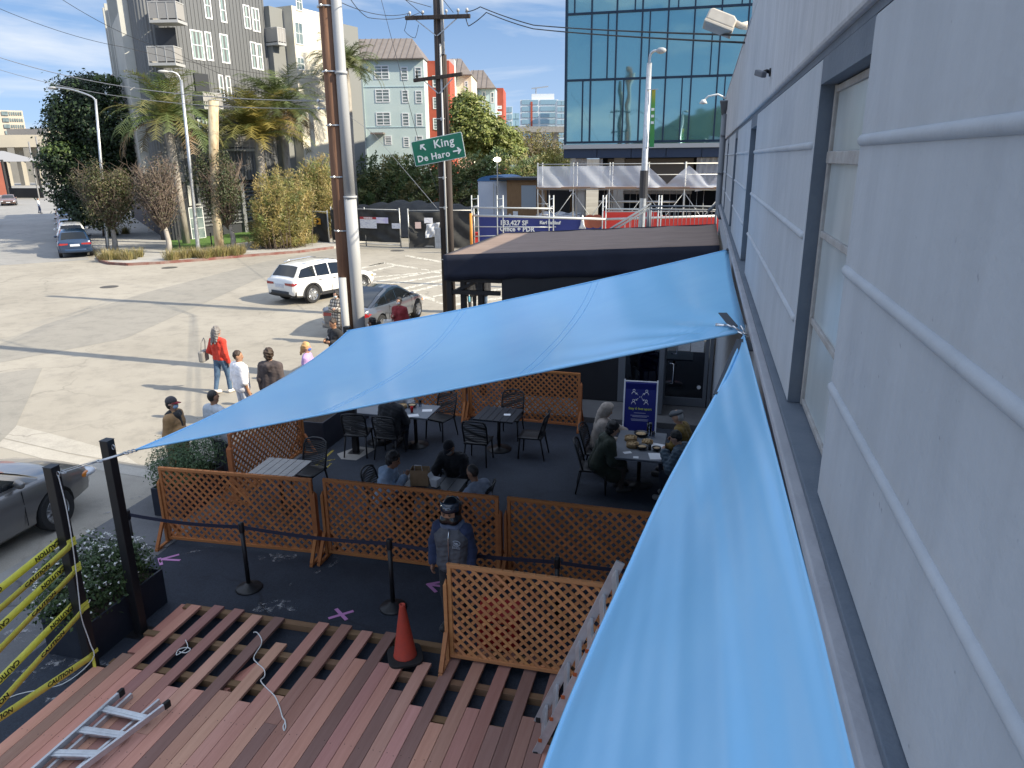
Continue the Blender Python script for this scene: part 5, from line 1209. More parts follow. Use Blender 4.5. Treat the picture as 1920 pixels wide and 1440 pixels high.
basket('bamboo steamer basket nearest the front of the crowded table', X - .12, Y - .12); basket('bamboo steamer basket in the middle of the crowded table', X - .18, Y + .18); basket('smaller bamboo basket towards the right side of the crowded table', X + .12, Y + .10, .1, .05)
bowl('black bowl of food next to the front steamer basket', X + .05, Y - .18); bowl('large dark bowl at the far end of the crowded table', X - .02, Y + .45, .13); bowl('small black dish of dumplings at the puffer jacket side', X + .30, Y - .20, .08)
tumbler('clear water carafe at the far end of the crowded table', X + .12, Y + .50, .05, .24, None, 'carafe', 'carafe'); tumbler('clear glass behind the large dark bowl', X + .2, Y + .42); tumbler('dark tumbler beside the white papers', X + .18, Y - .2, .03, .1, m_bowl)
sheetp('white menu sheets at the front right corner of the crowded table', X + .30, Y - .48, .22, .28, .2); sheetp('white paper beside the mustard jacket', X + .28, Y + .02, .2, .26, 1.3); sheetp('crumpled napkin at the front of the crowded table', X - .18, Y - .42, .14, .09, .5)
sheetp('small white table card at the front edge of the crowded table', X - .02, Y - .60, .09, .09, .1, name='table_card', cat='card'); sheetp('white table card on the empty dark table', tB.x + .18, tB.y - .02, .13, .10, .2, name='table_card', cat='card')
X, Y = tA.x, tA.y
basket('steamer basket with food on the grey table by the pavement', X + .1, Y + .1, .1); bowl('dark bowl on the grey table by the pavement', X + .28, Y + .2)
tumbler('tall clear glass on the grey table by the pavement', X + .42, Y + .28, .035, .15); tumbler('red drink can on the grey table by the pavement', X + .40, Y - .12, .032, .12, mat('red can', (.4, .02, .02), .3, .6), 'drink_can', 'can')
sheetp('white napkin at the right end of the grey table by the pavement', X + .66, Y + .05, .2, .14, .3); sheetp('paper menu at the front of the grey table by the pavement', X + .5, Y - .3, .21, .16, .5)
X, Y = tC.x, tC.y
tk = thing('paper_bag', 'open brown paper bag in front of the man in the black cap', 'paper bag', (X - .12, Y + .05, .763), .15)
b = MB(); w, d, h_ = .14, .09, .26
b.bx(-w, w, -d, -d + .004, 0, h_).bx(-w, w, d - .004, d, 0, h_).bx(-w, -w + .004, -d + .004, d - .004, 0, h_).bx(w - .004, w, -d + .004, d - .004, 0, h_).bx(-w, w, -d, d, -.002, .002); b.build('bag', m_card, tk)
MB().tube([(-.06, -d, h_), (-.05, -d - .03, h_ + .1), (.05, -d - .03, h_ + .1), (.06, -d, h_)], .005, 5).build('handle', paper, tk, smooth=True)
wb = thing('takeout_box', 'white folded takeaway box beside the brown paper bag', 'box', (X + .14, Y + .02, .763), -.2)
MB().lathe([(.07, 0), (.095, .13), (.09, .13)], (0, 0, 0), 4, Matrix.Rotation(PI / 4, 3, 'Z')).build('box', paper, wb); MB().bar((-.06, 0, .13), (-.11, 0, .2), .12, .004, (0, 0, 1)).build('flap', paper, wb)
tumbler('white plastic cup held at the pale blue hoodie side of the takeaway table', X - .42, Y + .02, .035, .1, paper, 'paper_cup', 'cup')

# -------------- the distancing sign
sg = thing('sandwich_board', 'blue standing sign with white figures reading Stay 6 feet apart, by the glass door', 'sign', (-1.0, 14.62, .01), rad(2))
m_blue = mat('blue printed board', (.012, .018, .17), .45); m_lime = mat('lime print', (.55, .62, .10), .5); m_wht = mat('white print', (.75, .76, .8), .5)
tl = Matrix.Rotation(rad(-9), 3, 'X')
MB().bx(-.32, .32, -.012, .012, .05, 1.16, tl).build('panel', m_blue, sg, bevel=.003)
f = MB()
for x in (-.335, .335): f.bx(x - .015, x + .015, -.018, .016, .0, 1.21, tl)
f.bx(-.32, .32, -.017, .0155, 1.161, 1.185, tl); f.bx(-.32, .32, -.017, .0155, .03, .049, tl); f.build('frame', m_wht, sg, bevel=.003)
MB().bx(-.3, .3, .30, .33, .0, 1.1, Matrix.Rotation(rad(9), 3, 'X')).build('back_panel', m_blue, sg)
pic = MB()
def SP(x, z): return tl @ Vector((x, -.015, z))
for x in (-.14, .12):
    for z in (.98, .77):
        pic.tube([SP(x + .022 * math.cos(a), z + .022 * math.sin(a)) for a in [k * PI / 6 for k in range(13)]], .006, 5)
        pic.tube([SP(x + .042 * math.cos(a), z - .08 + .05 * math.sin(a)) for a in [k * PI / 8 for k in range(9)]], .006, 5)
for sx in (-1, 1):
    for sz in (-1, 1):
        a, b = SP(-.01 + sx * .04, .85 + sz * .035), SP(-.01 + sx * .085, .85 + sz * .075)
        pic.tube([a, b], .005, 5); pic.tube([b, SP(-.01 + sx * .055, .85 + sz * .075)], .005, 5); pic.tube([b, SP(-.01 + sx * .085, .85 + sz * .045)], .005, 5)
pic.build('pictogram', m_wht, sg, smooth=True)
def sgt(txt, size, z, m, bold=0): text_obj(txt, size, m, frame(SP(0, z) + tl @ Vector((0, -.001, 0)), (1, 0, 0), tl @ Vector((0, 0, 1))), 'lettering', sg, .002, bold * .3, world=False)
sgt('6 ft', .045, .85, m_wht); sgt('Stay 6 feet apart', .072, .60, m_lime, .003)
pb = MB()
for z, w in ((.51, .24), (.455, .38), (.43, .30), (.375, .36), (.35, .34)): pb.bx(-w / 2, w / 2, -.0145, -.0125, z - .006, z + .006, tl)
pb.build('small_print', mat('grey print lines', (.35, .37, .5), .5), sg)
# ------------------------------------------------------------------ vehicles
m_tyre = mat('tyre', (.016, .016, .017), .8, bump=.3, bs=60); m_rim = mat('alloy rim', (.45, .46, .48), .3, .9); m_trim = mat('black trim', (.016, .016, .018), .55)
m_red = mat('red lamp lens', (.28, .012, .015), .15, coat=1); m_lampw = mat('clear lamp lens', (.55, .57, .6), .12, coat=1); m_amber = mat('amber lamp lens', (.62, .20, .03), .2, coat=1); m_plate = mat('number plate', (.6, .62, .66), .5, col2=(.25, .3, .45), vs=45, contrast=(.5, .6))
def paint(name, c, metal=.0): return mat(name, c, .28, metal, coat=1.0, col2=(c[0] * .97, c[1] * .97, c[2] * .97), vs=2)
KIND = {
 'suv': dict(L=4.55, hw=.94, wb=2.70, wr=.37, zl=.30, st=[(-2.27, .46, .93, .80), (-2.20, .36, 1.02, .88), (-1.9, .31, 1.05, .93), (-1.0, .28, 1.04, .94), (.2, .27, 1.02, .94), (1.1, .27, 1.01, .93), (1.7, .30, .96, .91), (2.1, .36, .86, .84), (2.27, .45, .72, .70)],
             gh=[(-2.12, 1.03), (-1.72, 1.52), (-1.2, 1.60), (-.4, 1.64), (.25, 1.60), (1.05, 1.04)], hatch=1),
 'sedan': dict(L=4.7, hw=.91, wb=2.75, wr=.33, zl=.24, st=[(-2.35, .42, .88, .74), (-2.25, .32, .98, .84), (-1.9, .26, 1.02, .90), (-1.0, .23, .98, .91), (.2, .22, .96, .91), (1.1, .22, .95, .91), (1.7, .25, .88, .89), (2.15, .30, .76, .80), (2.35, .40, .60, .62)],
             gh=[(-1.75, 1.0), (-1.0, 1.38), (-.5, 1.44), (.1, 1.43), (.45, 1.36), (1.25, .95)], hatch=0),
 'fast': dict(L=4.7, hw=.93, wb=2.88, wr=.34, zl=.22, st=[(-2.34, .44, .92, .74), (-2.22, .32, 1.0, .85), (-1.8, .26, 1.01, .91), (-1.0, .23, .97, .92), (.2, .22, .94, .92), (1.1, .22, .92, .92), (1.7, .25, .86, .90), (2.1, .30, .72, .82), (2.34, .38, .56, .62)],
             gh=[(-2.05, 1.01), (-1.2, 1.28), (-.5, 1.42), (.0, 1.445), (.4, 1.38), (1.35, .92)], hatch=0)}
def make_car(label, kind, pm, roofm=None, clad=False, cat='car'):
    K = KIND[kind]; t = thing('parked_car', label, cat); hw0 = K['hw']
    def lerp_st(y):
        s_ = K['st']
        for a, b in zip(s_, s_[1:]):
            if a[0] <= y <= b[0]:
                u = (y - a[0]) / (b[0] - a[0]); return [a[i] + (b[i] - a[i]) * u for i in range(4)]
        return list(s_[0] if y < s_[0][0] else s_[-1])
    ys = sorted(set([s_[0] for s_ in K['st']] + [x * .22 - 2.2 for x in range(21)])); ys = [y for y in ys if K['st'][0][0] <= y <= K['st'][-1][0]]
    rings = []
    for y in ys:
        _, zl, zb, hw = lerp_st(y); zm = zl + (zb - zl) * .60
        half = [(0, zl), (hw * .86, zl), (hw * .955, zl + .07), (hw * .985, zm - .12), (hw, zm), (hw * .985, zb - .08), (hw * .93, zb - .015), (hw * .80, zb + .012), (hw * .4, zb + .035), (0, zb + .04)]
        rings.append([(x, y, z) for x, z in half] + [(-x, y, z) for x, z in half[-2:0:-1]])
    n = len(rings[0]); b = MB(); vs = [v for r in rings for v in r]
    b.add(vs, [(i * n + (k + 1) % n, i * n + k, (i + 1) * n + k, (i + 1) * n + (k + 1) % n) for i in range(len(rings) - 1) for k in range(n)] + [tuple(range(n)), tuple((len(rings) - 1) * n + k for k in range(n - 1, -1, -1))])
    wy = (-K['wb'] / 2, K['wb'] / 2)
    body = b.build('body', pm, t, smooth=True)
    cut = MB()
    for y in wy:
        for sx in (-1, 1):
            cut.lathe([(K['wr'] + .055, -.22), (K['wr'] + .055, .3)], (sx * (hw0 - .06), y, K['wr']), 26, Matrix.Rotation(PI / 2, 3, 'Y'))
    co = cut.build('cut', pm)
    bo = body.modifiers.new('arch', 'BOOLEAN'); bo.object = co; bo.operation = 'DIFFERENCE'; bo.solver = 'EXACT'
    dg = bpy.context.evaluated_depsgraph_get(); me = bpy.data.meshes.new_from_object(body.evaluated_get(dg))
    body.modifiers.clear(); body.data = me; bpy.data.objects.remove(co)
    es = body.modifiers.new('crisp', 'EDGE_SPLIT'); es.split_angle = rad(38)
    # greenhouse
    gh = K['gh']; yb0, yb1 = gh[0][0], gh[-1][0]
    def zr(y):
        for a, c in zip(gh, gh[1:]):
            if a[0] <= y <= c[0]:
                u = (y - a[0]) / (c[0] - a[0]); return a[1] + (c[1] - a[1]) * u
        return gh[0][1]
    def hwb(y): return min(lerp_st(y)[3] * .93, hw0 * .93)
    slope = .36
    gy = sorted(set([g_[0] for g_ in gh] + [yb0 + (yb1 - yb0) * k / 24 for k in range(25)])); rings = []
    for y in gy:
        z0 = lerp_st(y)[2] - .03; z1 = max(zr(y), z0 + .01); w0 = hwb(y); zs = max(z0 + .004, z1 - .07); w1 = w0 - slope * (zs - z0)
        rings.append([(w0, y, z0), (w1, y, zs), (w1 - .07, y, z1 - .015), (w1 * .45, y, z1 + .02), (-w1 * .45, y, z1 + .02), (-w1 + .07, y, z1 - .015), (-w1, y, zs), (-w0, y, z0)])
    b = MB(); n = 8; b.add([v for r in rings for v in r], [(i * n + k, i * n + k + 1, (i + 1) * n + k + 1, (i + 1) * n + k) for i in range(len(rings) - 1) for k in range(n - 1)])
    ro = b.build('roof', roofm or pm, t, smooth=True); ro.modifiers.new('crisp', 'EDGE_SPLIT').split_angle = rad(50)
    # glass
    def sidep(y, z, sx, o=.006): return Vector((sx * (hwb(y) - slope * (z - (lerp_st(y)[2] - .03)) + o), y, z))
    ym = (yb0 + yb1) / 2 + .0
    for sx in (-1, 1):
        zt = lambda y: zr(y) - .105
        zb_ = lambda y: lerp_st(y)[2] + .035
        lim = [y for y in np.linspace(yb0 + .02, yb1 - .02, 60) if zt(y) - zb_(y) > .03]
        y0, y1 = lim[0], lim[-1]
        segs = [(y0, ym - .55), (ym - .49, ym + .18), (ym + .24, y1)] if kind != 'sedan' else [(y0, ym - .50), (ym - .44, ym + .30), (ym + .36, y1)]
        for a, c in segs:
            if c - a < .08: continue
            g = MB(); pts = list(np.linspace(a, c, 9)); g.add([sidep(y, zb_(y), sx) for y in pts] + [sidep(y, max(zt(y), zb_(y) + .004), sx) for y in pts], [((i, i + 1, 10 + i, 9 + i) if sx > 0 else (9 + i, 10 + i, i + 1, i)) for i in range(8)])
            g.build('side_window', glass_dark, t)
        # door seams, handles, sill
        for yy in (ym - .52, ym + .21, y1 - .05):
            st_ = lerp_st(yy); MB().bx(sx * st_[3] * .992 - .004, sx * st_[3] * .992 + .006 * 1, yy - .005, yy + .005, st_[1] + .12, st_[2] - .05).build('door_seam', m_trim, t)
        for yy in (ym - .38, ym + .36):
            st_ = lerp_st(yy); MB().box((sx * (st_[3] * .992 + .008), yy, st_[2] - .11), (.03, .17, .025)).build('handle', m_trim if clad else pm, t, bevel=.008)
        mi = MB(); p = sidep(y1 - .08, lerp_st(y1 - .1)[2] + .06, sx); mi.ball(p + Vector((sx * .13, -.02, .03)), (.10, .055, .07), 10, 7); mi.bar(p, p + Vector((sx * .1, 0, .01)), .05, .03); mi.build('mirror', pm, t, smooth=True)
    def across(pts, nm, inset=.10, m=glass_dark, o=.012):
        g = MB(); rows = []
        for y, z in pts:
            w = hwb(y) - slope * max(z - lerp_st(y)[2], 0) - inset; rows.append([Vector((w * q, y, z + .02 * (1 - (2 * abs(q) - 1) ** 2 * 0) - .015 * q * q * 1.3 + o)) for q in (-1, -.5, 0, .5, 1)])
        g.add([v for r in rows for v in r], [(i * 5 + k, i * 5 + k + 1, (i + 1) * 5 + k + 1, (i + 1) * 5 + k) for i in range(len(rows) - 1) for k in range(4)])
        return g.build(nm, m, t, smooth=True)
    a, c = gh[-2], gh[-1]; across([(a[0] + .03 + (c[0] - a[0] - .10) * k / 4, zr(a[0] + .03 + (c[0] - a[0] - .10) * k / 4)) for k in range(5)], 'windscreen')
    a, c = gh[0], gh[2] if kind == 'fast' else gh[1]; across([(a[0] + .06 + (c[0] - a[0] - .08) * k / 4, zr(a[0] + .06 + (c[0] - a[0] - .08) * k / 4)) for k in range(5)], 'rear_window', .12)
    # rear and front details
    s0, s1_, sf = K['st'][0], K['st'][1], K['st'][-1]
    for sx in (-1, 1):
        tl = MB(); zt_ = s0[2] - (.06 if kind != 'suv' else .02)
        tl.add([(sx * s0[3] * .45, s0[0] - .012, zt_ - .10), (sx * s0[3] * 1.0, s0[0] - .006, zt_ - .12), (sx * s0[3] * 1.0, s0[0] - .006, zt_ + .0), (sx * s0[3] * .45, s0[0] - .012, zt_ - .01)], [(0, 1, 2, 3) if sx > 0 else (3, 2, 1, 0)])
        p1 = K['st'][2]; tl.add([(sx * s0[3] * 1.0, s0[0] - .006, zt_ - .12), (sx * (s1_[3] + .006), s1_[0], zt_ - .10), (sx * (s1_[3] * 1.0 + .02), s1_[0] + .18, zt_ - .04), (sx * (s1_[3] * .985 + .006), s1_[0] + .02, zt_ + .01), (sx * s0[3] * 1.0, s0[0] - .006, zt_)], [(0, 1, 2, 3, 4) if sx > 0 else (4, 3, 2, 1, 0)])
        tl.build('tail_light', m_red, t)
        hd = MB(); f1 = K['st'][-2]; hd.ball((sx * f1[3] * .86, f1[0] + .04, f1[2] - .14), (.17, .20, .075), 12, 8); hd.build('headlight', m_lampw, t, smooth=True)
        MB().ball((sx * (f1[3] * .985), f1[0] - .08, f1[2] - .13), (.045, .16, .06), 10, 6).build('indicator', m_amber, t, smooth=True)
    MB().bx(-.26, .26, s0[0] - .018, s0[0] - .004, (s0[1] + s0[2]) / 2 + .02, (s0[1] + s0[2]) / 2 + .15).build('plate', m_plate, t)
    MB().bx(-.6, .6, sf[0] - .02, sf[0] + .012, sf[1] + .06, sf[1] + .2).build('grille', m_trim, t, bevel=.02)
    MB().bx(-.24, .24, sf[0] + .0, sf[0] + .02, sf[1] + .02, sf[1] + .13).build('plate', m_plate, t)
    bp = MB(); bp.grid(lambda u, v: Vector(((u - .5) * 2 * (s0[3] + (s1_[3] - s0[3]) * abs(2 * u - 1) ** 4 * 1.1 + .02), s0[0] - .03 + (abs(2 * u - 1) ** 4) * .14, s0[1] - .12 + .22 * v)), 20, 2)
    bpo = bp.build('bumper', m_trim if clad else pm, t, smooth=True); bpo.modifiers.new('thick', 'SOLIDIFY').thickness = .02
    if clad:
        for y in wy:
            for sx in (-1, 1):
                ar = MB(); r0, r1 = K['wr'] + .055, K['wr'] + .115
                for k in range(14):
                    a0, a1 = -.15 + (PI + .3) * k / 14, -.15 + (PI + .3) * (k + 1) / 14; x = sx * (hw0 - .005)
                    q = [(x, y + r * math.cos(a), K['wr'] + r * math.sin(a)) for r, a in ((r0, a0), (r1, a0), (r1, a1), (r0, a1))]; ar.slab(q, (sx * .012, 0, 0))
                ar.build('wheel_arch', m_trim, t)
        for sx in (-1, 1): MB().bx(sx * (hw0 * .96) - .02, sx * (hw0 * .96) + .02, wy[0] + .45, wy[1] - .45, K['zl'] - .02, K['zl'] + .12).build('sill', m_trim, t, bevel=.01)
        for sx in (-1, 1): MB().tube([(sx * .58, -1.5, 1.60), (sx * .60, -1.2, 1.64), (sx * .60, -.2, 1.67), (sx * .58, .15, 1.62)], .018, 6).build('roof_rail', chrome, t, smooth=True)
    MB().bx(-.7, .7, -1.6, 1.7, K['zl'] - .06, K['zl'] + .05).build('underbody', m_trim, t)
    for y in wy:
        for sx in (-1, 1):
            R = Matrix.Rotation(PI / 2 * sx, 3, 'Y'); r = K['wr']; c = (sx * (hw0 - .105), y, r)
            w = MB(); w.lathe([(r * .64, -.10), (r * .95, -.10), (r, -.07), (r, .07), (r * .95, .10), (r * .66, .10), (r * .64, .04), (r * .64, -.09)], c, 30, R); wh = w.build('wheel', m_tyre, t, smooth=True)
            wh.modifiers.new('crisp', 'EDGE_SPLIT').split_angle = rad(40)
            rm = MB(); rm.lathe([(r * .57, .02), (r * .66, .095), (r * .64, .10), (r * .55, .05)], c, 30, R)
            for k in range(7):
                a = k * 2 * PI / 7
                for da in (-.13, .13):
                    p0 = R @ Vector((r * .12 * math.cos(a + da * 2), r * .12 * math.sin(a + da * 2), .07)); p1 = R @ Vector((r * .60 * math.cos(a + da), r * .60 * math.sin(a + da), .075))
                    rm.bar(p0 + Vector(c), p1 + Vector(c), .035, .03, R @ Vector((0, 0, 1)))
            rm.lathe([(r * .14, .05), (r * .13, .09)], c, 14, R); rm.build('rim', m_rim, wh, smooth=False)
            MB().lathe([(r * .60, .0), (r * .60, .012)], c, 20, R).build('brake_disc', m_trim, wh)
    return t
def put(o, x, y, hd, z=0): o.location = (x, y, z); o.rotation_euler = (0, 0, -hd); return o      # hd: heading east of +Y
p_grey = paint('graphite metallic paint', (.20, .19, .18), .5); p_white = paint('white car paint', (.72, .72, .71)); p_slate = paint('slate metallic paint', (.13, .14, .165), .5)
p_blue = paint('navy car paint', (.012, .035, .085), .2); p_black = paint('black car paint', (.010, .010, .012)); p_silver = paint('silver car paint', (.42, .43, .44), .6); p_rose = paint('copper car paint', (.20, .12, .10), .4)
c1 = put(make_car('graphite grey sedan parked nose forward at the kerb beside the taped post', 'sedan', p_grey), -10.52, 7.12, 0)
c2 = put(make_car('white suv with dark lower trim crossing the junction beside the wooden pole', 'suv', p_white, clad=True), *SUVPOS)
c3 = put(make_car('slate grey fastback with a dark glass roof behind the wooden pole', 'fast', p_slate, roofm=mat('black glass roof', (.012, .016, .024), .06, coat=1)), *FASTPOS)
a45 = rad(-45)
c4_ = put(make_car('dark blue suv seen from behind, first in the row parked along the far street', 'suv', p_blue), *( (Vector((-37.1, 37.6)) + Vector((-1, 1)) * 1.6)[:] ), a45)
GRP = 'cars parked along the far street'
c4_['group'] = GRP
base = Vector((-37.1, 37.6)) + Vector((-1, 1)) * 1.6
def parked(src, pm, dist, label, side=0.0, flip=False):
    o = dup(src, label=label, group=GRP); p = base + Vector((-1, 1)) / math.sqrt(2) * dist + Vector((1, 1)) / math.sqrt(2) * side
    old = [m for m in src.children if m.name.startswith('body')][0].data.materials[0]
    for ch in o.children:
        if ch.data and ch.data.materials and ch.data.materials[0] == old: ch.data = ch.data.copy(); ch.data.materials[0] = pm
    return put(o, p.x, p.y, a45 + (PI if flip else 0))
parked(c4_, p_white, 6.3, 'white suv parked directly in front of the dark blue suv')
parked(c1, p_silver, 13.0, 'silver sedan, third in the row parked along the far street')
parked(c1, p_black, 19.5, 'black sedan, fourth in the row parked along the far street')
parked(c4_, p_silver, 26.5, 'silver suv, fifth in the row parked along the far street')
parked(c4_, p_black, 34.0, 'black suv under the large dark tree, farthest of the parked row')
o = parked(c1, p_rose, 72, 'copper coloured car driving towards us down the far street', -6.5, True); o['group'] = ''; del o['group']
o = parked(c1, p_white, 0, 'white car at the left edge of the picture beside the far street'); o.location = (-64.5, 55.0, 0); del o['group']
for k_, o_ in enumerate([c1, c2, c3]):
    pass
# ------------------------------------------------------------------ poles, lamps, wires
m_polew = mat('weathered brown pole wood', (.13, .062, .034), .85, col2=(.21, .11, .065), vs=5, bump=.5, bs=30, stretch=(1, 1, .12))
m_poled = mat('dark creosoted pole wood', (.028, .021, .018), .85, col2=(.06, .045, .038), vs=5, bump=.5, bs=30, stretch=(1, 1, .12))
m_riser = mat('pale grey riser pipe', (.33, .34, .35), .6, col2=(.42, .42, .42), vs=2, stretch=(1, 1, .2))
m_wire = mat('black cable', (.012, .012, .013), .6); m_wirel = mat('grey cable', (.25, .25, .26), .6)
p1 = thing('utility_pole', 'brown wooden utility pole with wide pale riser pipes at the pavement edge', 'utility pole', (-8.80, 17.3, 0))
MB().tube([(0, 0, 0), (.02, 0, 5), (.05, 0, 15)], [.215, .20, .17], 18).build('pole', m_polew, p1, smooth=True)
m = MB(); m.tube([(.31, -.06, 0), (.31, -.06, 3.1), (.30, -.06, 4.75)], .155, 16); m.tube([(.30, -.06, 4.7), (.30, -.06, 7.6), (.30, -.04, 14.5)], [.14, .125, .12], 16); m.lathe([(.17, 0), (.17, .06)], (.31, -.06, 4.70), 16); m.lathe([(.15, 0), (.15, .06)], (.30, -.06, 7.55), 16)
m.build('riser_pipe', m_riser, p1, smooth=True)
m = MB(); m.tube([(.02, -.24, 0), (.02, -.24, 2.75)], .10, 12); m.build('cable_guard', m_riser, p1, smooth=True)
m = MB()
for z in (1.2, 3.9, 5.2, 6.4, 7.6, 9.0): m.lathe([(.225, 0), (.225, .03)], (.02, 0, z), 16); m.ball((.0, -.24, z + .015), .035, 6, 4)
m.build('band', steel, p1)
m = MB()
for z in (6.97, 6.8): m.bar((-.2, -.05, z), (-.3, -.12, z), .03); m.ball((-.31, -.13, z), .045, 8, 5)
m.build('wire_clamp', steel, p1)
p2 = thing('utility_pole', 'dark wooden utility pole with two crossarms carrying the green street sign', 'utility pole', (-8.74, 25.0, 0))
MB().tube([(0, 0, 0), (.0, 0, 6), (.02, 0, 13)], [.19, .18, .155], 16).build('pole', m_poled, p2, smooth=True)
m = MB(); m.tube([(.20, -.02, 0), (.20, -.02, 6)], .10, 12); m.tube([(.20, -.02, 6), (.17, -.02, 8.9)], .075, 12); m.tube([(.15, -.1, 0), (.15, -.1, 13)], .03, 8); m.build('riser_pipe', m_poled, p2, smooth=True)
MB().tube([(.10, -.19, 0), (.10, -.19, 9.2)], .035, 8).tube([(.17, -.12, 8.9), (.17, -.12, 12)], .06, 8).build('conduit', m_riser, p2, smooth=True)
ca = MB().bar((-1.05, -.22, 10.02), (1.15, -.22, 9.97), .11, .12).build('crossarm', m_poled, p2, bevel=.008)
m = MB()
for x in (-.9, -.45, .35, .75, 1.05): m.lathe([(.02, 0), (.02, .06), (.05, .08), (.05, .12), (.03, .16)], (x, -.22, 10.05), 8)
m.build('insulator', m_riser, ca, smooth=True)
MB().bar((-.7, -.2, 9.95), (-.02, -.2, 9.45), .03).bar((.7, -.2, 9.93), (.02, -.2, 9.45), .03).build('brace', steel, p2)
ca = MB().bar((-.86, -.22, 8.12), (.84, -.22, 8.27), .10, .11).build('crossarm', m_poled, p2, bevel=.008)
MB().lathe([(.015, 0), (.06, .06), (.02, .12), (.05, .2), (.02, .24)], (-.74, -.22, 8.19), 8).build('insulator', m_wire, ca, smooth=True)
MB().bar((-.5, -.2, 8.1), (-.02, -.2, 7.7), .03).bar((.5, -.2, 8.15), (.02, -.2, 7.7), .03).build('brace', steel, p2)
for z in (2.2, 4.0, 5.0, 6.9): MB().lathe([(.2, 0), (.2, .025)], (0, 0, z), 14).bx(.05, .12, -.26, -.15, z - .05, z + .05).build('band', steel, p2)
MB().bx(-.34, -.12, -.2, .0, 2.6, 3.3).build('meter_box', steel, p2)
# street sign
sgn = thing('street_sign', 'tilted green street sign reading King and De Haro with arrows on the dark pole', 'street sign', (-8.80, 24.70, 5.93))
m_sgreen = mat('green sign sheeting', (.0, .15, .085), .4, coat=.3); m_swhite = mat('white sign sheeting', (.75, .77, .76), .45)
TR = Matrix.Rotation(rad(-9.5), 3, 'Y')
def rrect(w, h, r, n=6): return [(sx * (w - r) + r * math.cos(a), sz * (h - r) + r * math.sin(a)) for sx, sz, a0 in ((1, 1, 0), (-1, 1, 90), (-1, -1, 180), (1, -1, 270)) for a in [rad(a0 + 90 * k / n) for k in range(n + 1)]]
def plate(m, w, h, r, y0, y1): return m.prism(rrect(w, h, r), lambda u, v: TR @ Vector((u, y0, v)), lambda u, v: TR @ Vector((u, y1, v)))
b = MB(); plate(b, .92, .41, .05, .0, .012); b.build('border', m_swhite, sgn)
b = MB(); plate(b, .902, .392, .042, -.004, .0); b.build('panel', m_sgreen, sgn)
def stx(txt, size, x, z): text_obj(txt, size, m_swhite, frame(TR @ Vector((x, -.009, z)), TR @ Vector((1, 0, 0)), TR @ Vector((0, 0, 1))), 'lettering', sgn, .003, .006, align='LEFT', spacing=1.12, world=False)
stx('King', .37, -.13, .17); stx('De Haro', .30, -.80, -.20)
def arrow(x, z, a, L=.17):
    A = TR @ Matrix.Rotation(-a, 3, 'Y'); c = TR @ Vector((x, -.007, z))
    pts = [(-L, -.025), (L * .25, -.025), (L * .0, -.11), (L * .32, -.11), (L, 0), (L * .32, .11), (0, .11), (L * .25, .025), (-L, .025)]
    return MB().prism(pts, lambda u, v: A @ Vector((u, 0, v)) + c, lambda u, v: A @ Vector((u, -.004, v)) + c)
arrow(-.52, .16, rad(130), .13).build('arrow', m_swhite, sgn); arrow(.66, -.16, 0, .15).build('arrow', m_swhite, sgn)
MB().bar(TR @ Vector((0, .02, -.3)), TR @ Vector((0, .02, .3)), .05, .03).bar(TR @ Vector((-.1, .03, .1)), TR @ Vector((.2, .03, .1)), .04, .03).build('bracket', steel, sgn)
def lamp_post(label, base, top, r0, r1, arm, head=(.55, .16, .09), name='street_lamp'):
    t = thing(name, label, 'street lamp', tuple(base)); d = vec(top) - vec(base)
    MB().tube([(0, 0, 0), (0, 0, .4), tuple(d * .5), tuple(d)], [r0 * 1.15, r0, (r0 + r1) / 2, r1], 14).build('pole', steel, t, smooth=True)
    MB().lathe([(r0 * 1.8, 0), (r0 * 1.8, .05), (r0 * 1.3, .12)], n=12).build('base', steel, t)
    pts = [d + Vector(a) for a in arm]; MB().tube(smoothpts(pts, 4), .05, 8).build('arm', steel, t, smooth=True)
    e = (pts[-1] - pts[-2]).normalized(); h = MB(); c = pts[-1] + e * head[0] * .4
    h.ball(c, (head[0] * .6, head[1], head[2]), 12, 6, Matrix((e, Vector((0, 0, 1)).cross(e).normalized(), Vector((0, 0, 1)))).transposed()); h.build('lamp_head', m_riser, t, smooth=True)
    return t
b1 = G(204, 474); t1 = AY(174, 186, b1.y); far1 = AY(95, 165, b1.y)
lamp_post('grey street lamp with a long curved arm rising behind the leftmost kerbside tree', (b1.x, b1.y, .13), (t1.x + .2, b1.y, t1.z), .11, .07, [(0, 0, -.2), (-.25, 0, .15), ((far1 - t1).x * .5, 0, .55), ((far1 - t1).x * .85, 0, .72), ((far1 - t1).x * .95, 0, .72)])
b2 = G(373, 474); t2 = AY(333, 150, b2.y)
lamp_post('tall grey street lamp with a short arm in front of the palm at the corner', (b2.x, b2.y, .13), (t2.x + .25, b2.y, t2.z), .13, .08, [(0, 0, -.2), (-.08, -.1, .25), (-.3, -.3, .42), (-.5, -.5, .42)])
m_pale = mat('peeling pale bark', (.50, .43, .29), .85, col2=(.33, .24, .14), vs=3, bump=.5, bs=10, stretch=(1, 1, .35), contrast=(.45, .62))
b3 = G(413, 472); t3 = AY(400, 188, b3.y)
sp = thing('bare_trunk', 'tall pale branchless trunk cut off at the top beside the corner palms', 'trunk', (b3.x, b3.y, .13))
MB().tube([(0, 0, 0), (.05, 0, 2.5), ((t3.x - b3.x) * .5, 0, 6), (t3.x - b3.x, 0, t3.z - .13)], [.30, .27, .29, .31], 16).build('trunk', m_pale, sp, smooth=True)
MB().lathe([(.31, -.02), (.33, .0), (.1, .03)], (t3.x - b3.x, 0, t3.z - .12), 14).build('cut_top', m_riser, sp)
b4 = AY(1203, 410, 32); t4 = AY(1216, 118, 32)
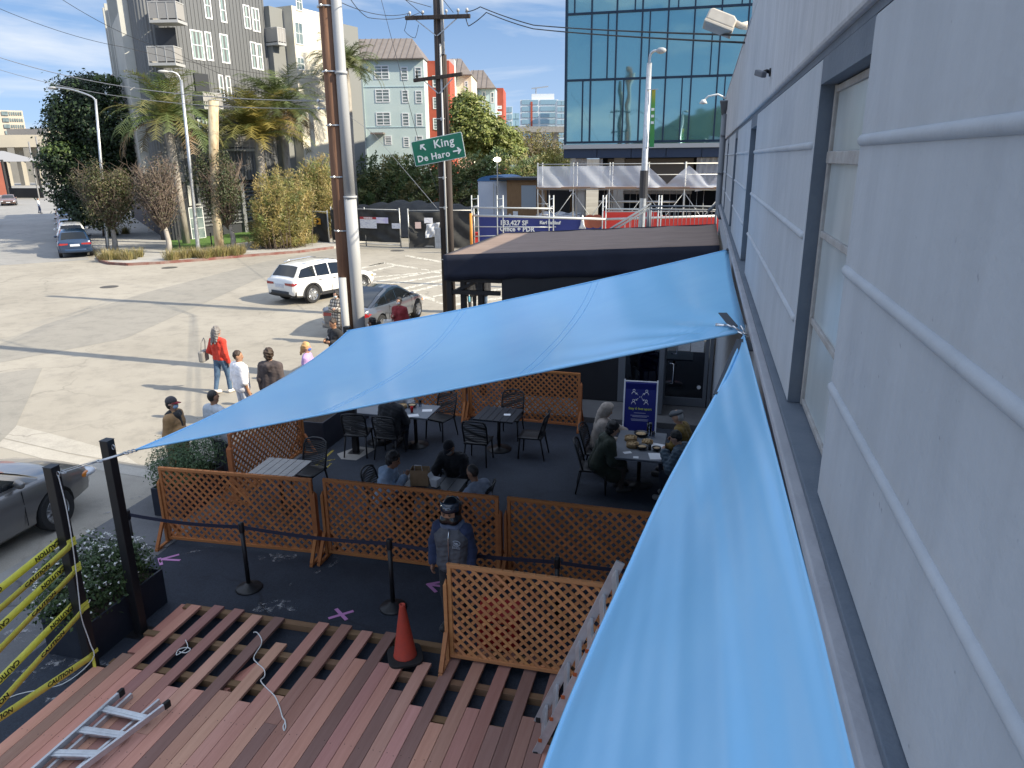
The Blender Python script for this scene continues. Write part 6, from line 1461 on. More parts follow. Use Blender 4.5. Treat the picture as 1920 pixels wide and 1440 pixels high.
l4 = lamp_post('grey street lamp with a narrow green banner in front of the glass building', (b4.x, 32, 0), (b4.x + .05, 32, t4.z), .17, .10, [(0, 0, -.1), (.02, 0, .28), (.15, -.02, .42), (.3, -.05, .42)], (.35, .14, .12))
m = MB(); m.lathe([(.17, 0), (.17, 1.1)], (.03, 0, 4.0), 12); m.build('sleeve', mat('black sleeve', (.03, .03, .035), .5), l4)
bn = thing('street_banner', 'narrow green and yellow street banner hanging on the lamp before the glass building', 'banner', (b4.x + .16, 31.9, 6.0))
m_banner, nt_, P_ = nt_new('banner print'); tcn = N(nt_, 'ShaderNodeTexCoord'); sp_ = N(nt_, 'ShaderNodeSeparateXYZ'); nt_.links.new(tcn.outputs['Object'], sp_.inputs[0])
rr_ = N(nt_, 'ShaderNodeValToRGB'); mrr = N(nt_, 'ShaderNodeMapRange'); mrr.inputs[1].default_value = 0; mrr.inputs[2].default_value = 2.2; nt_.links.new(sp_.outputs['Z'], mrr.inputs[0]); nt_.links.new(mrr.outputs[0], rr_.inputs['Fac'])
rr_.color_ramp.elements[0].color = (.02, .22, .06, 1); rr_.color_ramp.elements[1].color = (.45, .38, .03, 1); e_ = rr_.color_ramp.elements.new(.75); e_.color = (.10, .30, .05, 1); nt_.links.new(rr_.outputs['Color'], P_.inputs['Base Color'])
MB().grid(lambda u, v: Vector((.03 + .20 * u * (1 - .2 * v), -.10 * u + .02 * math.sin(v * 9), 2.2 * v)), 4, 14).build('cloth', m_banner, bn, smooth=True)
MB().bar((-.15, 0, 2.2), (.28, -.1, 2.2), .03).bar((-.15, 0, .0), (.28, -.1, .0), .03).build('bracket', steel, bn)
text_obj('JCC', .5, m_swhite, frame(Vector((.13, -.09, 1.1)), (0, 0, 1), (-1, .5, 0)) , 'lettering', bn, .006, .0, world=False) if False else None
MB().bx(.06, .18, -.10, -.075, .9, 1.0).bx(.06, .18, -.10, -.075, 1.15, 1.25).bx(.06, .18, -.10, -.075, 1.4, 1.5).build('lettering', m_swhite, bn)
# wires
def wire(label, pts, r=.012, sag=.0, m=None, group='overhead wires'):
    P = [vec(p) for p in pts]; out = []
    for a, b in zip(P, P[1:]):
        n = 14; seg = [a.lerp(b, i / n) - Vector((0, 0, sag * 4 * (i / n) * (1 - i / n))) for i in range(n + 1)]; out += seg if not out else seg[1:]
    o = MB().tube(out, r, 5).build('overhead_wire', m or m_wire, None, smooth=True); return tag(o, label, 'wire', group)
c1_, c2_ = Vector((-9.1, 17.15, 6.97)), Vector((-9.1, 17.15, 6.8))
wire('thick overhead cable, upper of the pair leaving the brown wooden pole to the left', [c1_, AD(0, 108, 34), AD(-400, 20, 50)], .012, .35, m_wirel)
wire('thinner overhead cable, lower of the pair leaving the brown wooden pole to the left', [c2_, AD(0, 131, 34), AD(-400, 50, 50)], .009, .35, m_wirel)
wire('thin overhead wire at the top left crossing in front of the apartment block', [AD(-60, -10, 40), AD(230, 88, 46), AD(612, 150, 50)], .012, .25)
wire('thin steep overhead wire above the street at the top left', [AD(110, -5, 40), AD(320, 95, 46), AD(600, 205, 52)], .012, .25)
pA = Vector((-9.7, 24.78, 10.15)); pB = Vector((-7.75, 24.78, 10.1))
wire('overhead wire from the upper crossarm to the top left edge', [pA, AD(640, 5, 20)], .009, .15); wire('drooping overhead wire left of the upper crossarm', [pA + Vector((.4, 0, 0)), AD(690, 33, 22), AD(640, -30, 18)], .009, .1)
wire('slack loop of cable under the upper crossarm', [pA, pA + Vector((-.15, 0, -.5)), pA + Vector((.25, -.1, -.75)), pA + Vector((.35, 0, -.35))], .009, .05)
wire('overhead wire rising from the upper crossarm beside the dark pole', [pB + Vector((-.4, 0, 0)), AD(800, -40, 23)], .009, 0); wire('overhead wire rising to the left from the dark pole top', [Vector((-9.2, 24.8, 10.1)), AD(725, -30, 22)], .009, 0)
wire('second thin wire rising to the left from the dark pole top', [Vector((-8.9, 24.8, 10.3)), AD(690, -20, 22)], .010, 0)
wire('upper twisted service cable from the dark pole to the grey building', [pB, pB + Vector((.5, 0, .12)), AY(1000, 47, 23), AX(1402, 66, .44)], .015, .03)
wire('lower twisted service cable from the dark pole to the grey building', [pB + Vector((0, 0, -.12)), pB + Vector((.1, 0, -.42)), pB + Vector((.7, 0, -.05)), AY(1000, 54, 23), AX(1399, 80, .44)], .015, .03)
wire('guy wire from the dark pole down behind the green sign to the left', [Vector((-8.9, 24.85, 3.9)), AY(700, 250, 40), AY(560, 150, 60)], .010, 0, m_wirel)
wire('steep guy wire crossing the pale blue houses to the dark pole', [Vector((-8.9, 24.85, 4.5)), AY(785, 265, 26), AY(715, 0, 30)], .010, 0)

# ------------------------------------------------------------------ trees
m_trunkw = mat('pale flaking bark', (.26, .23, .20), .9, col2=(.42, .39, .35), vs=4, bump=.6, bs=14, stretch=(1, 1, .4))
m_wood = mat('brown branch bark', (.12, .085, .065), .9, col2=(.19, .15, .12), vs=4, bump=.5, bs=20)
def street_tree(label, x, y, h, w, cols, n, bare, seed, z0=.13, cx=0.0):
    random.seed(seed); t = thing('street_tree', label, 'tree', (x, y, z0), 0, 'small street trees on the corner')
    th = h * .30
    MB().tube([(0, 0, 0), (.08, 0, th * .4), (cx * .3, .05, th), (cx * .6, 0, h * .55)], [.20, .16, .13, .07], 10).build('trunk', m_trunkw, t, smooth=True)
    br = MB(); tips = []
    for k in range(int(70 * bare)):
        a = rnd(0, 2 * PI); zz = rnd(th * .85, h * .6); rr = w * rnd(.5, 1.0); e = Vector((cx + rr * math.cos(a), rr * math.sin(a), min(h, zz + rnd(.25, .5) * h)))
        s0 = Vector((cx * .5, 0, zz * .9)); mid = s0.lerp(e, .5) + Vector((rnd(-.2, .2), rnd(-.2, .2), -.1))
        br.tube([s0, mid, e], [.045, .028, .010], 5)
        for q in range(6):
            f0 = mid.lerp(e, rnd(0, 1)); g_ = f0 + Vector((rnd(-.6, .6), rnd(-.6, .6), rnd(.1, .8))); br.tube([f0, g_], [.014, .005], 4); tips.append(g_)
        tips.append(e)
    br.build('branch', m_wood, t, smooth=True)
    m = MB()
    for k in range(18):
        p = random.choice(tips); leaves(m, [((p.x, p.y, p.z), (w * .33, w * .33, h * .13), 1)], n / 30, .075, cols, .45)
    leaves(m, [((cx, 0, h * .66), (w * 1.0, w * 1.0, h * .32), 1), ((cx, 0, h * .45), (w * .8, w * .8, h * .2), .5)], n * .4, .075, cols, .45, shell=.7)
    m.build('crown', m_leaf, t); return t
OL = [(.10, .105, .04), (.075, .085, .03), (.13, .12, .06), (.06, .08, .025), (.15, .115, .075)]
TG = G(217, 474); street_tree('rounded olive leaved street tree at the kerb corner behind the blue suv', TG.x, TG.y, 5.1, 1.75, OL, 9500, 1.3, 3)
TG = G(318, 478); street_tree('half bare reddish branched street tree, between the two lamp posts', TG.x, TG.y, 5.4, 1.45, [(.12, .10, .07), (.10, .095, .05), (.15, .11, .09)], 3400, 2.0, 4, cx=-.3)
TG = G(438, 470); street_tree('dark leaved street tree beside the pale branchless trunk', TG.x, TG.y, 5.5, 1.55, [(.05, .075, .03), (.07, .09, .03), (.09, .085, .045)], 6500, 1.6, 6, cx=-.35)
def big_tree(name, label, base, trunk_h, blobs, n, size, cols, seed, group=None, z0=0, tr=.3):
    random.seed(seed); t = thing(name, label, 'tree', tuple(base), 0, group)
    top = Vector(blobs[0][0]); m = MB(); m.tube([(0, 0, 0), (.1, 0, trunk_h * .6), (top.x * .4, top.y * .4, trunk_h * 1.2)], [tr, tr * .8, tr * .5], 10)
    for b in blobs: m.tube([(0, 0, trunk_h * .6), Vector(b[0]) * .5 + Vector((0, 0, trunk_h * .3)), b[0]], [tr * .5, tr * .3, tr * .1], 6)
    m.build('trunk', m_wood, t, smooth=True); m = MB(); leaves(m, blobs, n, size, cols, .55, shell=.45); m.build('crown', m_leaf, t); return t
def blob_px(base, lst, depth=.8):     # crown clumps from (px, py, radius in m, weight) at the tree's own distance
    out = []
    D = math.hypot(base[0], base[1])
    for px, py, rx, rz_, w in lst:
        p = AD(px, py, D + rnd(-1, 1) * rx * .5); out.append(((p.x - base[0], p.y - base[1], p.z - base[2]), (rx, rx * depth + .5, rz_), w))
    return out
DKG = [(.012, .028, .010), (.018, .04, .014), (.028, .055, .018), (.045, .08, .025), (.010, .022, .009)]
bb = AD(196, 400, 66); bb = (bb.x, bb.y, .13)
random.seed(1)
bt_ = big_tree('broadleaf_tree', 'large dense dark green tree overhanging the far street in front of the grey apartments', bb, 3.0, blob_px(bb, [(160, 200, 2.4, 2.2, 1), (178, 175, 1.8, 1.4, .6), (150, 165, 1.2, .8, .35), (190, 240, 2.8, 2.4, 1.2), (130, 250, 1.9, 2.0, .8), (205, 300, 2.4, 2.4, 1.1), (140, 305, 2.2, 1.8, 1), (165, 345, 2.8, 2.0, 1.2), (120, 300, 1.5, 1.0, .5), (200, 360, 2.2, 2.2, 1), (150, 375, 1.6, 1.4, .7), (215, 270, 1.6, 1.8, .6), (125, 215, 1.2, 1.2, .4), (170, 395, 1.5, 1.2, .6)]), 44000, .13, DKG, 11, tr=.4)
m = MB(); leaves(m, blob_px(bb, [(125, 282, 1.5, .7, 1), (160, 290, 1.4, .6, 1), (185, 285, 1.1, .6, .6), (200, 150, .8, .4, .3), (165, 245, .7, .4, .3)], .9), 3600, .13, [(.09, .14, .04), (.12, .17, .05), (.06, .10, .03)], .55); m.build('crown', m_leaf, bt_)
def palm(label, x, y, h, nf, L, cols, seed, z0=.1, skirt=True, r=.28, upright=.6, lean=(0, 0)):
    random.seed(seed); t = thing('palm_tree', label, 'palm', (x, y, z0), 0, 'palms in front of the apartments')
    MB().tube([(0, 0, 0), (lean[0] * .4, 0, h * .5), (lean[0], lean[1], h * .85), (lean[0], lean[1], h)], [r * 1.1, r, r * 1.15, r * .8], 12).build('trunk', m_trunkw, t, smooth=True)
    m = MB(); c = Vector((lean[0], lean[1], h))
    for k in range(nf):
        a = rnd(0, 2 * PI); el = rnd(-.25, 1.4) if skirt else rnd(.25, 1.45); LL = L * rnd(.8, 1.15)
        hd = Vector((math.cos(a), math.sin(a), 0)); pts = []
        for i in range(11):
            u = i / 10; ang = el - u * u * (1.35 + rnd(-.15, .15)); 
            pts.append((pts[-1] + (hd * math.cos(ang) + Vector((0, 0, math.sin(ang)))) * LL / 10) if pts else c.copy())
        dry = el < -.05; col = (rnd(.16, .22), rnd(.11, .15), .06) if dry else random.choice(cols); kk = rnd(.8, 1.2); m.tint = tuple(q * kk for q in col)
        m.tube(pts, [.035 - .003 * i for i in range(11)], 4)
        side = hd.cross(Vector((0, 0, 1)))
        for i in range(1, 11):
            d = (pts[i] - pts[i - 1]).normalized()
            for q in range(3):
                p = pts[i - 1].lerp(pts[i], q / 3)
                for sg in (-1, 1):
                    ll = LL * .26 * (1 - abs(i / 10 - .5) * .9) * rnd(.8, 1.15); e = p + (d * .55 + side * sg * .8 + Vector((0, 0, rnd(-.35, .12)))).normalized() * ll
                    w = d * .042; m.add([p - w, p + w, e], [(0, 1, 2)])
    m.build('crown', m_leaf, t); return t
PG = [(.11, .155, .045), (.15, .19, .06), (.20, .19, .065), (.10, .14, .04)]
P = AD(345, 420, 57); q = AD(325, 225, 57); palm('feathery palm in front of the grey apartment corner', P.x, P.y, q.z, 60, 4.3, PG, 21, lean=(-.2, 0), r=.24)
P = AD(500, 420, 60); q = AD(497, 262, 60); palm('golden fronded palm between the pale trunk and the brown pole', P.x, P.y, q.z, 64, 4.6, [(.26, .21, .05), (.19, .18, .05), (.13, .15, .045)], 22, skirt=False)
P = AD(548, 420, 63); q = AD(545, 205, 63); palm('dark green palm behind the golden one beside the cream wall', P.x, P.y, q.z, 56, 4.0, [(.08, .115, .04), (.11, .14, .045)], 23)
P = AD(668, 420, 66); q = AD(655, 128, 66); palm('tall palm rising behind the brown wooden pole', P.x, P.y, q.z, 52, 3.4, [(.10, .13, .045), (.14, .15, .055)], 24)
def clump(name, label, cat, base, blobs, n, size, cols, seed, asp=.16, group=None, up=1.2, wisp=None):
    random.seed(seed); t = thing(name, label, cat, tuple(base), 0, group); m = MB(); lf_ = MB()
    ns = wisp or 40; per = n // ns
    for k in range(ns):
        b = random.choices(blobs, [q[2] for q in blobs])[0]
        while True:
            p = Vector((rnd(-1, 1), rnd(-1, 1), rnd(-1, 1)))
            if p.length < 1: break
        e = Vector(b[0]) + Vector((p.x * b[1][0], p.y * b[1][1], p.z * b[1][2])) * 1.08 + Vector((0, 0, rnd(-.1, .5)))
        if e.z < .4: e.z = rnd(.4, .8)
        r0 = Vector((e.x * rnd(.45, .8) + rnd(-.3, .3), e.y * rnd(.45, .8) + rnd(-.3, .3), 0)); mid = r0.lerp(e, .55) + Vector((0, 0, e.z * .12)); P = smoothpts([r0, mid, e], 5)
        if wisp is None or k % 3 == 0: m.tube(P, [.018 - .0013 * i for i in range(len(P))], 4)
        if wisp:
            kk = rnd(.7, 1.25); c = random.choice(cols)
            for q in range(per):
                u = 1 - rnd(0, .62) ** 1.3; a = P[min(int(u * (len(P) - 1)), len(P) - 1)] + Vector((rnd(-.22, .22), rnd(-.22, .22), rnd(-.2, .2)))
                d = Vector((rnd(-1, 1), rnd(-1, 1), rnd(-.25, 1.0))).normalized() * size * rnd(.6, 1.5); w = d.orthogonal().normalized() * size * asp; j = kk * rnd(.8, 1.2)
                lf_.tint = (c[0] * j, c[1] * j, c[2] * j); lf_.add([a, a + d * .5 + w, a + d, a + d * .5 - w], [(0, 1, 2, 3)])
    m.build('stem', m_wood, t, smooth=True)
    if not wisp: leaves(lf_, blobs, n, size, cols, asp, up=up, shell=.5)
    lf_.build('foliage', m_leaf, t); return t
GB = [(.341, .264, .085), (.264, .232, .078), (.202, .202, .062), (.403, .310, .124), (.139, .171, .046)]
bb = G(530, 468); bb = (bb.x, bb.y, .05); random.seed(2)
clump('bamboo_clump', 'golden green bushy bamboo clump on the corner beside the black fence', 'bamboo', bb, blob_px(bb, [(525, 440, 1.7, 1.3, 1), (545, 400, 1.6, 1.6, 1), (515, 400, 1.4, 1.4, .8), (530, 360, 1.5, 1.4, .8), (560, 430, 1.2, 1.3, .6), (500, 440, 1.1, 1.0, .5), (560, 365, 1.0, 1.2, .4), (510, 345, 1.0, 1.0, .35), (490, 465, 1.0, .6, .4), (550, 465, 1.2, .5, .4)]), 30000, .23, GB, 31, .09, wisp=520)
bb = AD(600, 430, 57); bb = (bb.x, bb.y, 0)
clump('bamboo_clump', 'tall wispy golden bamboo rising behind the black fence and the brown pole', 'bamboo', bb, blob_px(bb, [(590, 370, 1.5, 2.0, 1), (610, 345, 1.5, 1.8, 1), (575, 345, 1.3, 1.6, .7), (595, 315, 1.2, 1.0, .5), (620, 400, 1.4, 1.6, .8)]), 17000, .26, GB, 32, .09, wisp=300)
HG = [(.135, .192, .068), (.180, .225, .080), (.102, .147, .050), (.270, .282, .102), (.315, .282, .112)]
random.seed(3)
hb0, hb1 = AD(640, 400, 74), AD(1075, 390, 86)
hl_ = []
for k in range(26):
    u = k / 25; p = hb0.lerp(hb1, u); hl_.append(((p.x - hb0.x, p.y - hb0.y, rnd(2.0, 2.8)), (2.2, 1.6, 2.6), 1)); hl_.append(((p.x - hb0.x, p.y - hb0.y, rnd(4.2, 5.2)), (1.7, 1.4, 1.5), .6))
clump('bamboo_hedge', 'long dark bamboo hedge behind the construction yard', 'hedge', (hb0.x, hb0.y, 0), hl_, 44000, .34, HG, 33, .2, wisp=900)
bb = AD(905, 330, 92); bb = (bb.x, bb.y, 0)
big_tree('broadleaf_tree', 'bright olive green tree in front of the cream and red houses', bb, 4, blob_px(bb, [(880, 215, 2.6, 2.4, 1), (872, 198, 1.6, 1.4, .4), (900, 245, 3.0, 2.2, 1), (865, 255, 2.2, 2.0, .7), (925, 255, 2.4, 1.8, .8), (950, 265, 2.0, 1.6, .6), (905, 275, 3.2, 1.8, 1), (955, 285, 2.0, 1.4, .6)]), 17000, .23, [(.18, .22, .05), (.24, .27, .07), (.13, .17, .04), (.30, .31, .10)], 41)
bb = AD(1030, 330, 105); bb = (bb.x, bb.y, 0)
clump('bamboo_clump', 'yellow green thicket beyond the hedge beside the glass building', 'bamboo', bb, blob_px(bb, [(1000, 262, 2.4, 1.6, 1), (1030, 270, 2.4, 1.6, 1), (975, 270, 2.2, 1.4, .8), (1040, 295, 2.4, 1.6, 1), (1010, 290, 2.4, 1.6, 1)]), 9000, .3, [(.20, .18, .05), (.15, .14, .05), (.17, .14, .08)], 42, .22, wisp=220)
bb = AD(1045, 330, 66); bb = (bb.x, bb.y, 0)
clump('bamboo_clump', 'bright yellow sunlit bamboo at the foot of the glass building', 'bamboo', bb, blob_px(bb, [(1042, 292, 1.3, 1.3, 1), (1050, 310, 1.3, 1.4, 1), (1030, 302, 1.2, 1.2, .8)]), 3800, .17, [(.34, .30, .05), (.26, .25, .05)], 43, .2, wisp=140)
# ornamental grasses and lawn at the corner
m_lawn = mat('lawn green', (.06, .13, .02), .9, col2=(.09, .17, .03), vs=9, bump=.6, bs=60)
lw = MB().add([tuple(G(x, y, .135)[:2]) + (.138,) for x, y in ((312, 452), (365, 440), (480, 428), (520, 438), (475, 452), (400, 462), (330, 470), (312, 468))], [tuple(range(8))]).build('lawn', m_lawn); tag(lw, kind='stuff')
gb = MB(); random.seed(9)
for px, py, w in [(205, 486, 1.2), (240, 486, 1.0), (322, 487, .8), (345, 484, .9), (365, 482, .7), (385, 483, .9), (412, 480, 1.2), (440, 478, 1.0), (452, 475, .5), (262, 482, .4), (585, 455, .7), (215, 440, .6), (235, 438, .6)]:
    c = G(px, py, .13)
    for k in range(int(420 * w)):
        a = rnd(0, 2 * PI); r = rnd(0, .55) * w; p = c + Vector((r * math.cos(a), r * math.sin(a), 0)); e = p + Vector((math.cos(a) * rnd(.05, .4), math.sin(a) * rnd(.05, .4), rnd(.25, .75))); kk = rnd(.7, 1.2); q = random.choice([(.36, .29, .13), (.28, .24, .09), (.20, .20, .07), (.44, .36, .18)]); gb.tint = tuple(v * kk for v in q)
        d = Vector((-math.sin(a), math.cos(a), 0)) * .02; gb.add([p - d, p + d, e], [(0, 1, 2)])
tag(gb.build('ornamental_grass', m_leaf), kind='stuff')
for px, py in ((338, 470), (398, 466)):
    c = G(px, py, .13); t = thing('bollard', 'thin dark post at the edge of the corner lawn, ' + ('between two street trees' if px < 350 else 'beside the pale trunk'), 'post', tuple(c)); MB().tube([(0, 0, 0), (0, 0, .95)], .04, 8).build('shaft', black_metal, t, smooth=True); MB().ball((0, 0, .97), .055, 8, 6).build('cap', black_metal, t, smooth=True)
# ------------------------------------------------------------------ background buildings
class Face:      # a vertical wall plane: origin o, horizontal direction d, outward normal n
    def __init__(s, o, d):
        s.o = Vector((o[0], o[1], 0)); s.d = Vector((d[0], d[1], 0)).normalized(); n = Vector((s.d.y, -s.d.x, 0))
        s.n = n if n.dot(-s.o) > 0 else -n
    def hit(s, px, py):
        r = Vector(_ray(px, py)); t = (s.o.dot(s.n)) / r.dot(s.n); p = r * t; p.z += 0; q = Vector((p.x, p.y, CAM_Z + r.z * t)); return (q - s.o).dot(s.d), q.z
    def p(s, u, w, z): q = s.o + s.d * u + s.n * w; q.z = z; return q
    def box(s, m, u0, u1, w0, w1, z0, z1):
        vs = [s.p(u, w, z) for z in (z0, z1) for w in (w0, w1) for u in (u0, u1)]
        f = [(0, 2, 3, 1), (4, 5, 7, 6), (0, 1, 5, 4), (1, 3, 7, 5), (3, 2, 6, 7), (2, 0, 4, 6)]
        if s.d.cross(s.n).z < 0: f = [q[::-1] for q in f]
        return m.add(vs, f)
    def window(s, t, px0, py0, px1, py1, bars=(1, 1), fm=None, gm=None, th=.06, rect=None, bw=None):
        if rect: u0, u1, z0, z1 = rect
        else:
            (u0, z1), (u1, _) = s.hit(px0, py0), s.hit(px1, py0); _, z0 = s.hit((px0 + px1) / 2, py1); _, z1 = s.hit((px0 + px1) / 2, py0)
            if u0 > u1: u0, u1 = u1, u0
        bw = bw or th * .6; m = MB()
        s.box(m, u0, u1, .001, .05, z0, z0 + th); s.box(m, u0, u1, .001, .05, z1 - th, z1); s.box(m, u0, u0 + th, .001, .049, z0 + th, z1 - th); s.box(m, u1 - th, u1, .001, .049, z0 + th, z1 - th)
        for k in range(1, bars[0]): u = u0 + (u1 - u0) * k / bars[0]; s.box(m, u - bw / 2, u + bw / 2, .001, .045, z0 + th, z1 - th)
        for k in range(1, bars[1]): z = z0 + (z1 - z0) * k / bars[1]; s.box(m, u0 + th, u1 - th, .001, .043, z - bw / 2, z + bw / 2)
        w = m.build('window', fm or m_wfr, t, world=True)
        m = MB(); s.box(m, u0 + th * .5, u1 - th * .5, .0005, .018, z0 + th * .5, z1 - th * .5); m.build('pane', gm or m_pane, w); return w
m_wfr = mat('white window frame', (.68, .69, .70), .5)
m_pane = mat('window glass', (.10, .14, .15), .06, spec=.8, col2=(.22, .27, .27), vs=.8)
m_panelt = mat('pale blind behind glass', (.36, .45, .44), .12, spec=.7, col2=(.20, .28, .29), vs=.35)
def corrugated(name, col):
    m, nt, P = nt_new(name); P.inputs['Base Color'].default_value = c4(col); P.inputs['Roughness'].default_value = .5; P.inputs['Metallic'].default_value = .2; return m
# grey apartment block at the corner
ap = thing('apartment_building', 'tall dark grey corrugated apartment block with white framed windows and balconies', 'building', tuple(AD(340, 440, 60)))
ap.location.z = 0
m_corr = corrugated('dark grey corrugated metal', (.15, .155, .162)); m_gst = mat('pale stucco', (.47, .47, .44), .85, col2=(.40, .40, .38), vs=.5); m_cream = mat('cream stucco', (.62, .58, .49), .85, col2=(.55, .51, .43), vs=.7)
m_darkbase = mat('dark ground floor', (.03, .033, .04), .6)
az = rad(11.8); C0 = AD(342, 300, 60); RF_ = Face(C0, (math.sin(az), math.cos(az)))
uE, _ = RF_.hit(512, 200); uE2, _ = RF_.hit(540, 200); HT = 22.0
def corr_wall(F, m, u0, u1, z0, z1, pitch=.42, w=.10):
    u = u0
    while u < u1 - .01:
        a = min(u + pitch * .5, u1); F.box(m, u, a, -.2, w * .5, z0, z1); u += pitch
    return m
# rounded corner towards the street side
LFd = Vector((-1, 1, 0)) / math.sqrt(2)
RC = 1.3;  cpt = RF_.p(0, -RC, 0); a0 = math.atan2(RF_.n.y, RF_.n.x); a1 = math.atan2(-1, -1)
if a1 > a0: a1 -= 2 * PI
arc = [(cpt + Vector((math.cos(a0 + (a1 - a0) * k / 26), math.sin(a0 + (a1 - a0) * k / 26), 0)) * (RC + (.045 if k % 2 else 0))) for k in range(27)]
arc_end = arc[-1]
BODY = [RF_.p(.3, -.005, 0), RF_.p(uE, -.005, 0), RF_.p(uE, -.005, 0) + LFd * 6, arc_end + LFd * 3 + Vector((1.5, 1.5, 0)), arc_end + LFd * .3]
BODY = [(p.x, p.y) for p in BODY]
m = MB(); m.prism(BODY, lambda u, v: Vector((u, v, 4.2)), lambda u, v: Vector((u, v, HT))); corr_wall(RF_, m, .0, uE, 4.2, HT, .34, .06)
m.prism([(p.x, p.y) for p in arc] + [(cpt.x, cpt.y)], lambda u, v: Vector((u, v, 4.2)), lambda u, v: Vector((u, v, HT)))
m.build('corrugated_wall', m_corr, ap, world=True)
LF = Face(arc[-1], LFd); LF.n = Vector((-1, -1, 0)).normalized()
m = MB()
lpx = lambda px, py: LF.hit(px, py)
U = [max(0, lpx(px, 200)[0]) for px in (296, 268, 247, 240, 236, 231, 221)]
for k, (w, py, pz) in enumerate(((.0, -60, 285), (.5, -40, 270), (-.2, 48, 250), (.3, 45, 246), (-.4, 120, 237))): LF.box(m, U[k], U[k + 1], -3, w + .05, 4.0, lpx(pz, py)[1])
m.build('stucco_wall', m_gst, ap, world=True)
m = MB()
for k in (1, 2, 3, 4): LF.box(m, U[k] - .2, U[k] + .3, .0, .62, 4.0, 17.5)
m.build('fin', m_gst, ap, world=True)
m_terra = mat('terracotta panel', (.30, .09, .055), .8, col2=(.25, .075, .05), vs=.6)
m = MB(); LF.box(m, U[5], U[6], -3, .2, 3, lpx(228, 120)[1]); LF.box(m, U[6], U[6] + 8, -6, -.3, 3, lpx(216, 165)[1]); m.build('terracotta_wall', m_terra, ap, world=True)
for u in (U[6] + 1.5, U[6] + 4.0, U[6] + 6.5):
    for z in (5.5, 8.6, 11.7): LF.window(ap, 0, 0, 0, 0, rect=(u - .6, u + .6, z, z + 1.7))
m = MB(); RF_.box(m, .2, uE2 + 14, -1.6, -.6, 0, 4.2); LF.box(m, 0, U[6] + 8, -3, -.3, 0, 4.0); m.prism([(p.x, p.y) for p in arc] + [(cpt.x, cpt.y)], lambda u, v: Vector((u, v, 0)), lambda u, v: Vector((u, v, 4.19))); m.build('ground_floor', m_darkbase, ap, world=True)
m = MB()
for k in range(11): RF_.box(m, 1.5, uE2 + 9, -.58, -.50, .9 + k * .29, 1.02 + k * .29)
for u in (1.2, 5.5, 9.5, 13.5): RF_.box(m, u, u + .35, -.6, -.3, 0, 4.2)
m.build('louvre_screen', mat('grey louvre slats', (.16, .17, .18), .6), ap, world=True)
m = MB(); RF_.box(m, .4, .9, -.58, -.35, 0, 4.2); RF_.box(m, .25, 1.3, -.35, -.2, 2.5, 2.62); m.build('entrance_surround', m_gst, ap, world=True); RF_.window(ap, 0, 0, 0, 0, (2, 3), rect=(-.1, 1.2, .1, 2.4))
S3 = lambda x, y: (200 + x / 4.571, y / 4.571)
for (x0, y0, x1, y1, b) in [(818, -70, 878, 158, (1, 2)), (955, -20, 1008, 190, (1, 2)), (1160, 42, 1216, 245, (1, 2)), (1232, 68, 1298, 270, (2, 2)), (706, 258, 812, 510, (1, 2)), (832, 272, 888, 518, (1, 2)), (960, 292, 1030, 540, (1, 2)), (1222, 358, 1274, 590, (1, 2)), (1276, 372, 1322, 600, (1, 2)),
                            (950, 640, 990, 865, (1, 2)), (1012, 650, 1054, 850, (1, 2)), (770, 1000, 850, 1170, (1, 2)), (1000, 1030, 1060, 1260, (1, 2))]:
    a, c = S3(x0, y0), S3(x1, y1); RF_.window(ap, a[0], a[1], c[0], c[1], b, gm=m_panelt, th=.10)
def balcony(F, t, px0, px1, ytop, ybot, depth=1.2, shift=0):
    u0, z1 = F.hit(px0, ytop); u1, _ = F.hit(px1, ytop); _, z0 = F.hit((px0 + px1) / 2, ybot)
    if u0 > u1: u0, u1 = u1, u0
    m = MB(); F.box(m, u0, u1, -.2, depth, z0 - .18, z0); F.box(m, u0, u1, depth - .06, depth, z1 - .06, z1); F.box(m, u0, u0 + .06, 0, depth - .06, z1 - .06, z1); F.box(m, u1 - .06, u1, 0, depth - .06, z1 - .06, z1)
    for k in range(4): u = u0 + (u1 - u0 - .05) * k / 3; F.box(m, u, u + .05, depth - .05, depth - .005, z0, z1 - .06)
    b = m.build('balcony', m_balc, t, world=True); m = MB(); F.box(m, u0 + .06, u1 - .06, depth - .04, depth - .02, z0 + .08, z1 - .08); F.box(m, u0 + .02, u0 + .04, .05, depth - .08, z0 + .08, z1 - .08); F.box(m, u1 - .04, u1 - .02, .05, depth - .08, z0 + .08, z1 - .08)
    m.build('mesh_panel', mat_mesh, b)
    m = MB(); F.box(m, u0 + .25, u1 - .25, .06, .11, z0, z0 + 2.3); m.build('opening', m_darkbase, t, world=True); F.window(t, 0, 0, 0, 0, (2, 1), rect=(u0 + .45, u1 - .45, z0 + .05, z0 + 2.15), gm=m_panelt, th=.1)
m_balc = mat('grey balcony steel', (.40, .40, .40), .5)
mat_mesh = mat('grey balcony mesh', (.30, .29, .28), .6)
CF = Face(arc[13], (arc[14] - arc[12])[:2])
CF.d = (arc[12] - arc[16]).normalized(); CF.n = Vector((CF.d.y, -CF.d.x, 0)); CF.n = CF.n if CF.n.dot(-CF.o) > 0 else -CF.n
balcony(CF, ap, *[S3(420, 0)[0], S3(660, 0)[0]], 40 / 4.571, 195 / 4.571); balcony(CF, ap, S3(415, 0)[0], S3(645, 0)[0], 415 / 4.571, 555 / 4.571)
for y0, y1 in ((-90, 35), (300, 412)):
    a, c = S3(490, y0), S3(610, y1); 
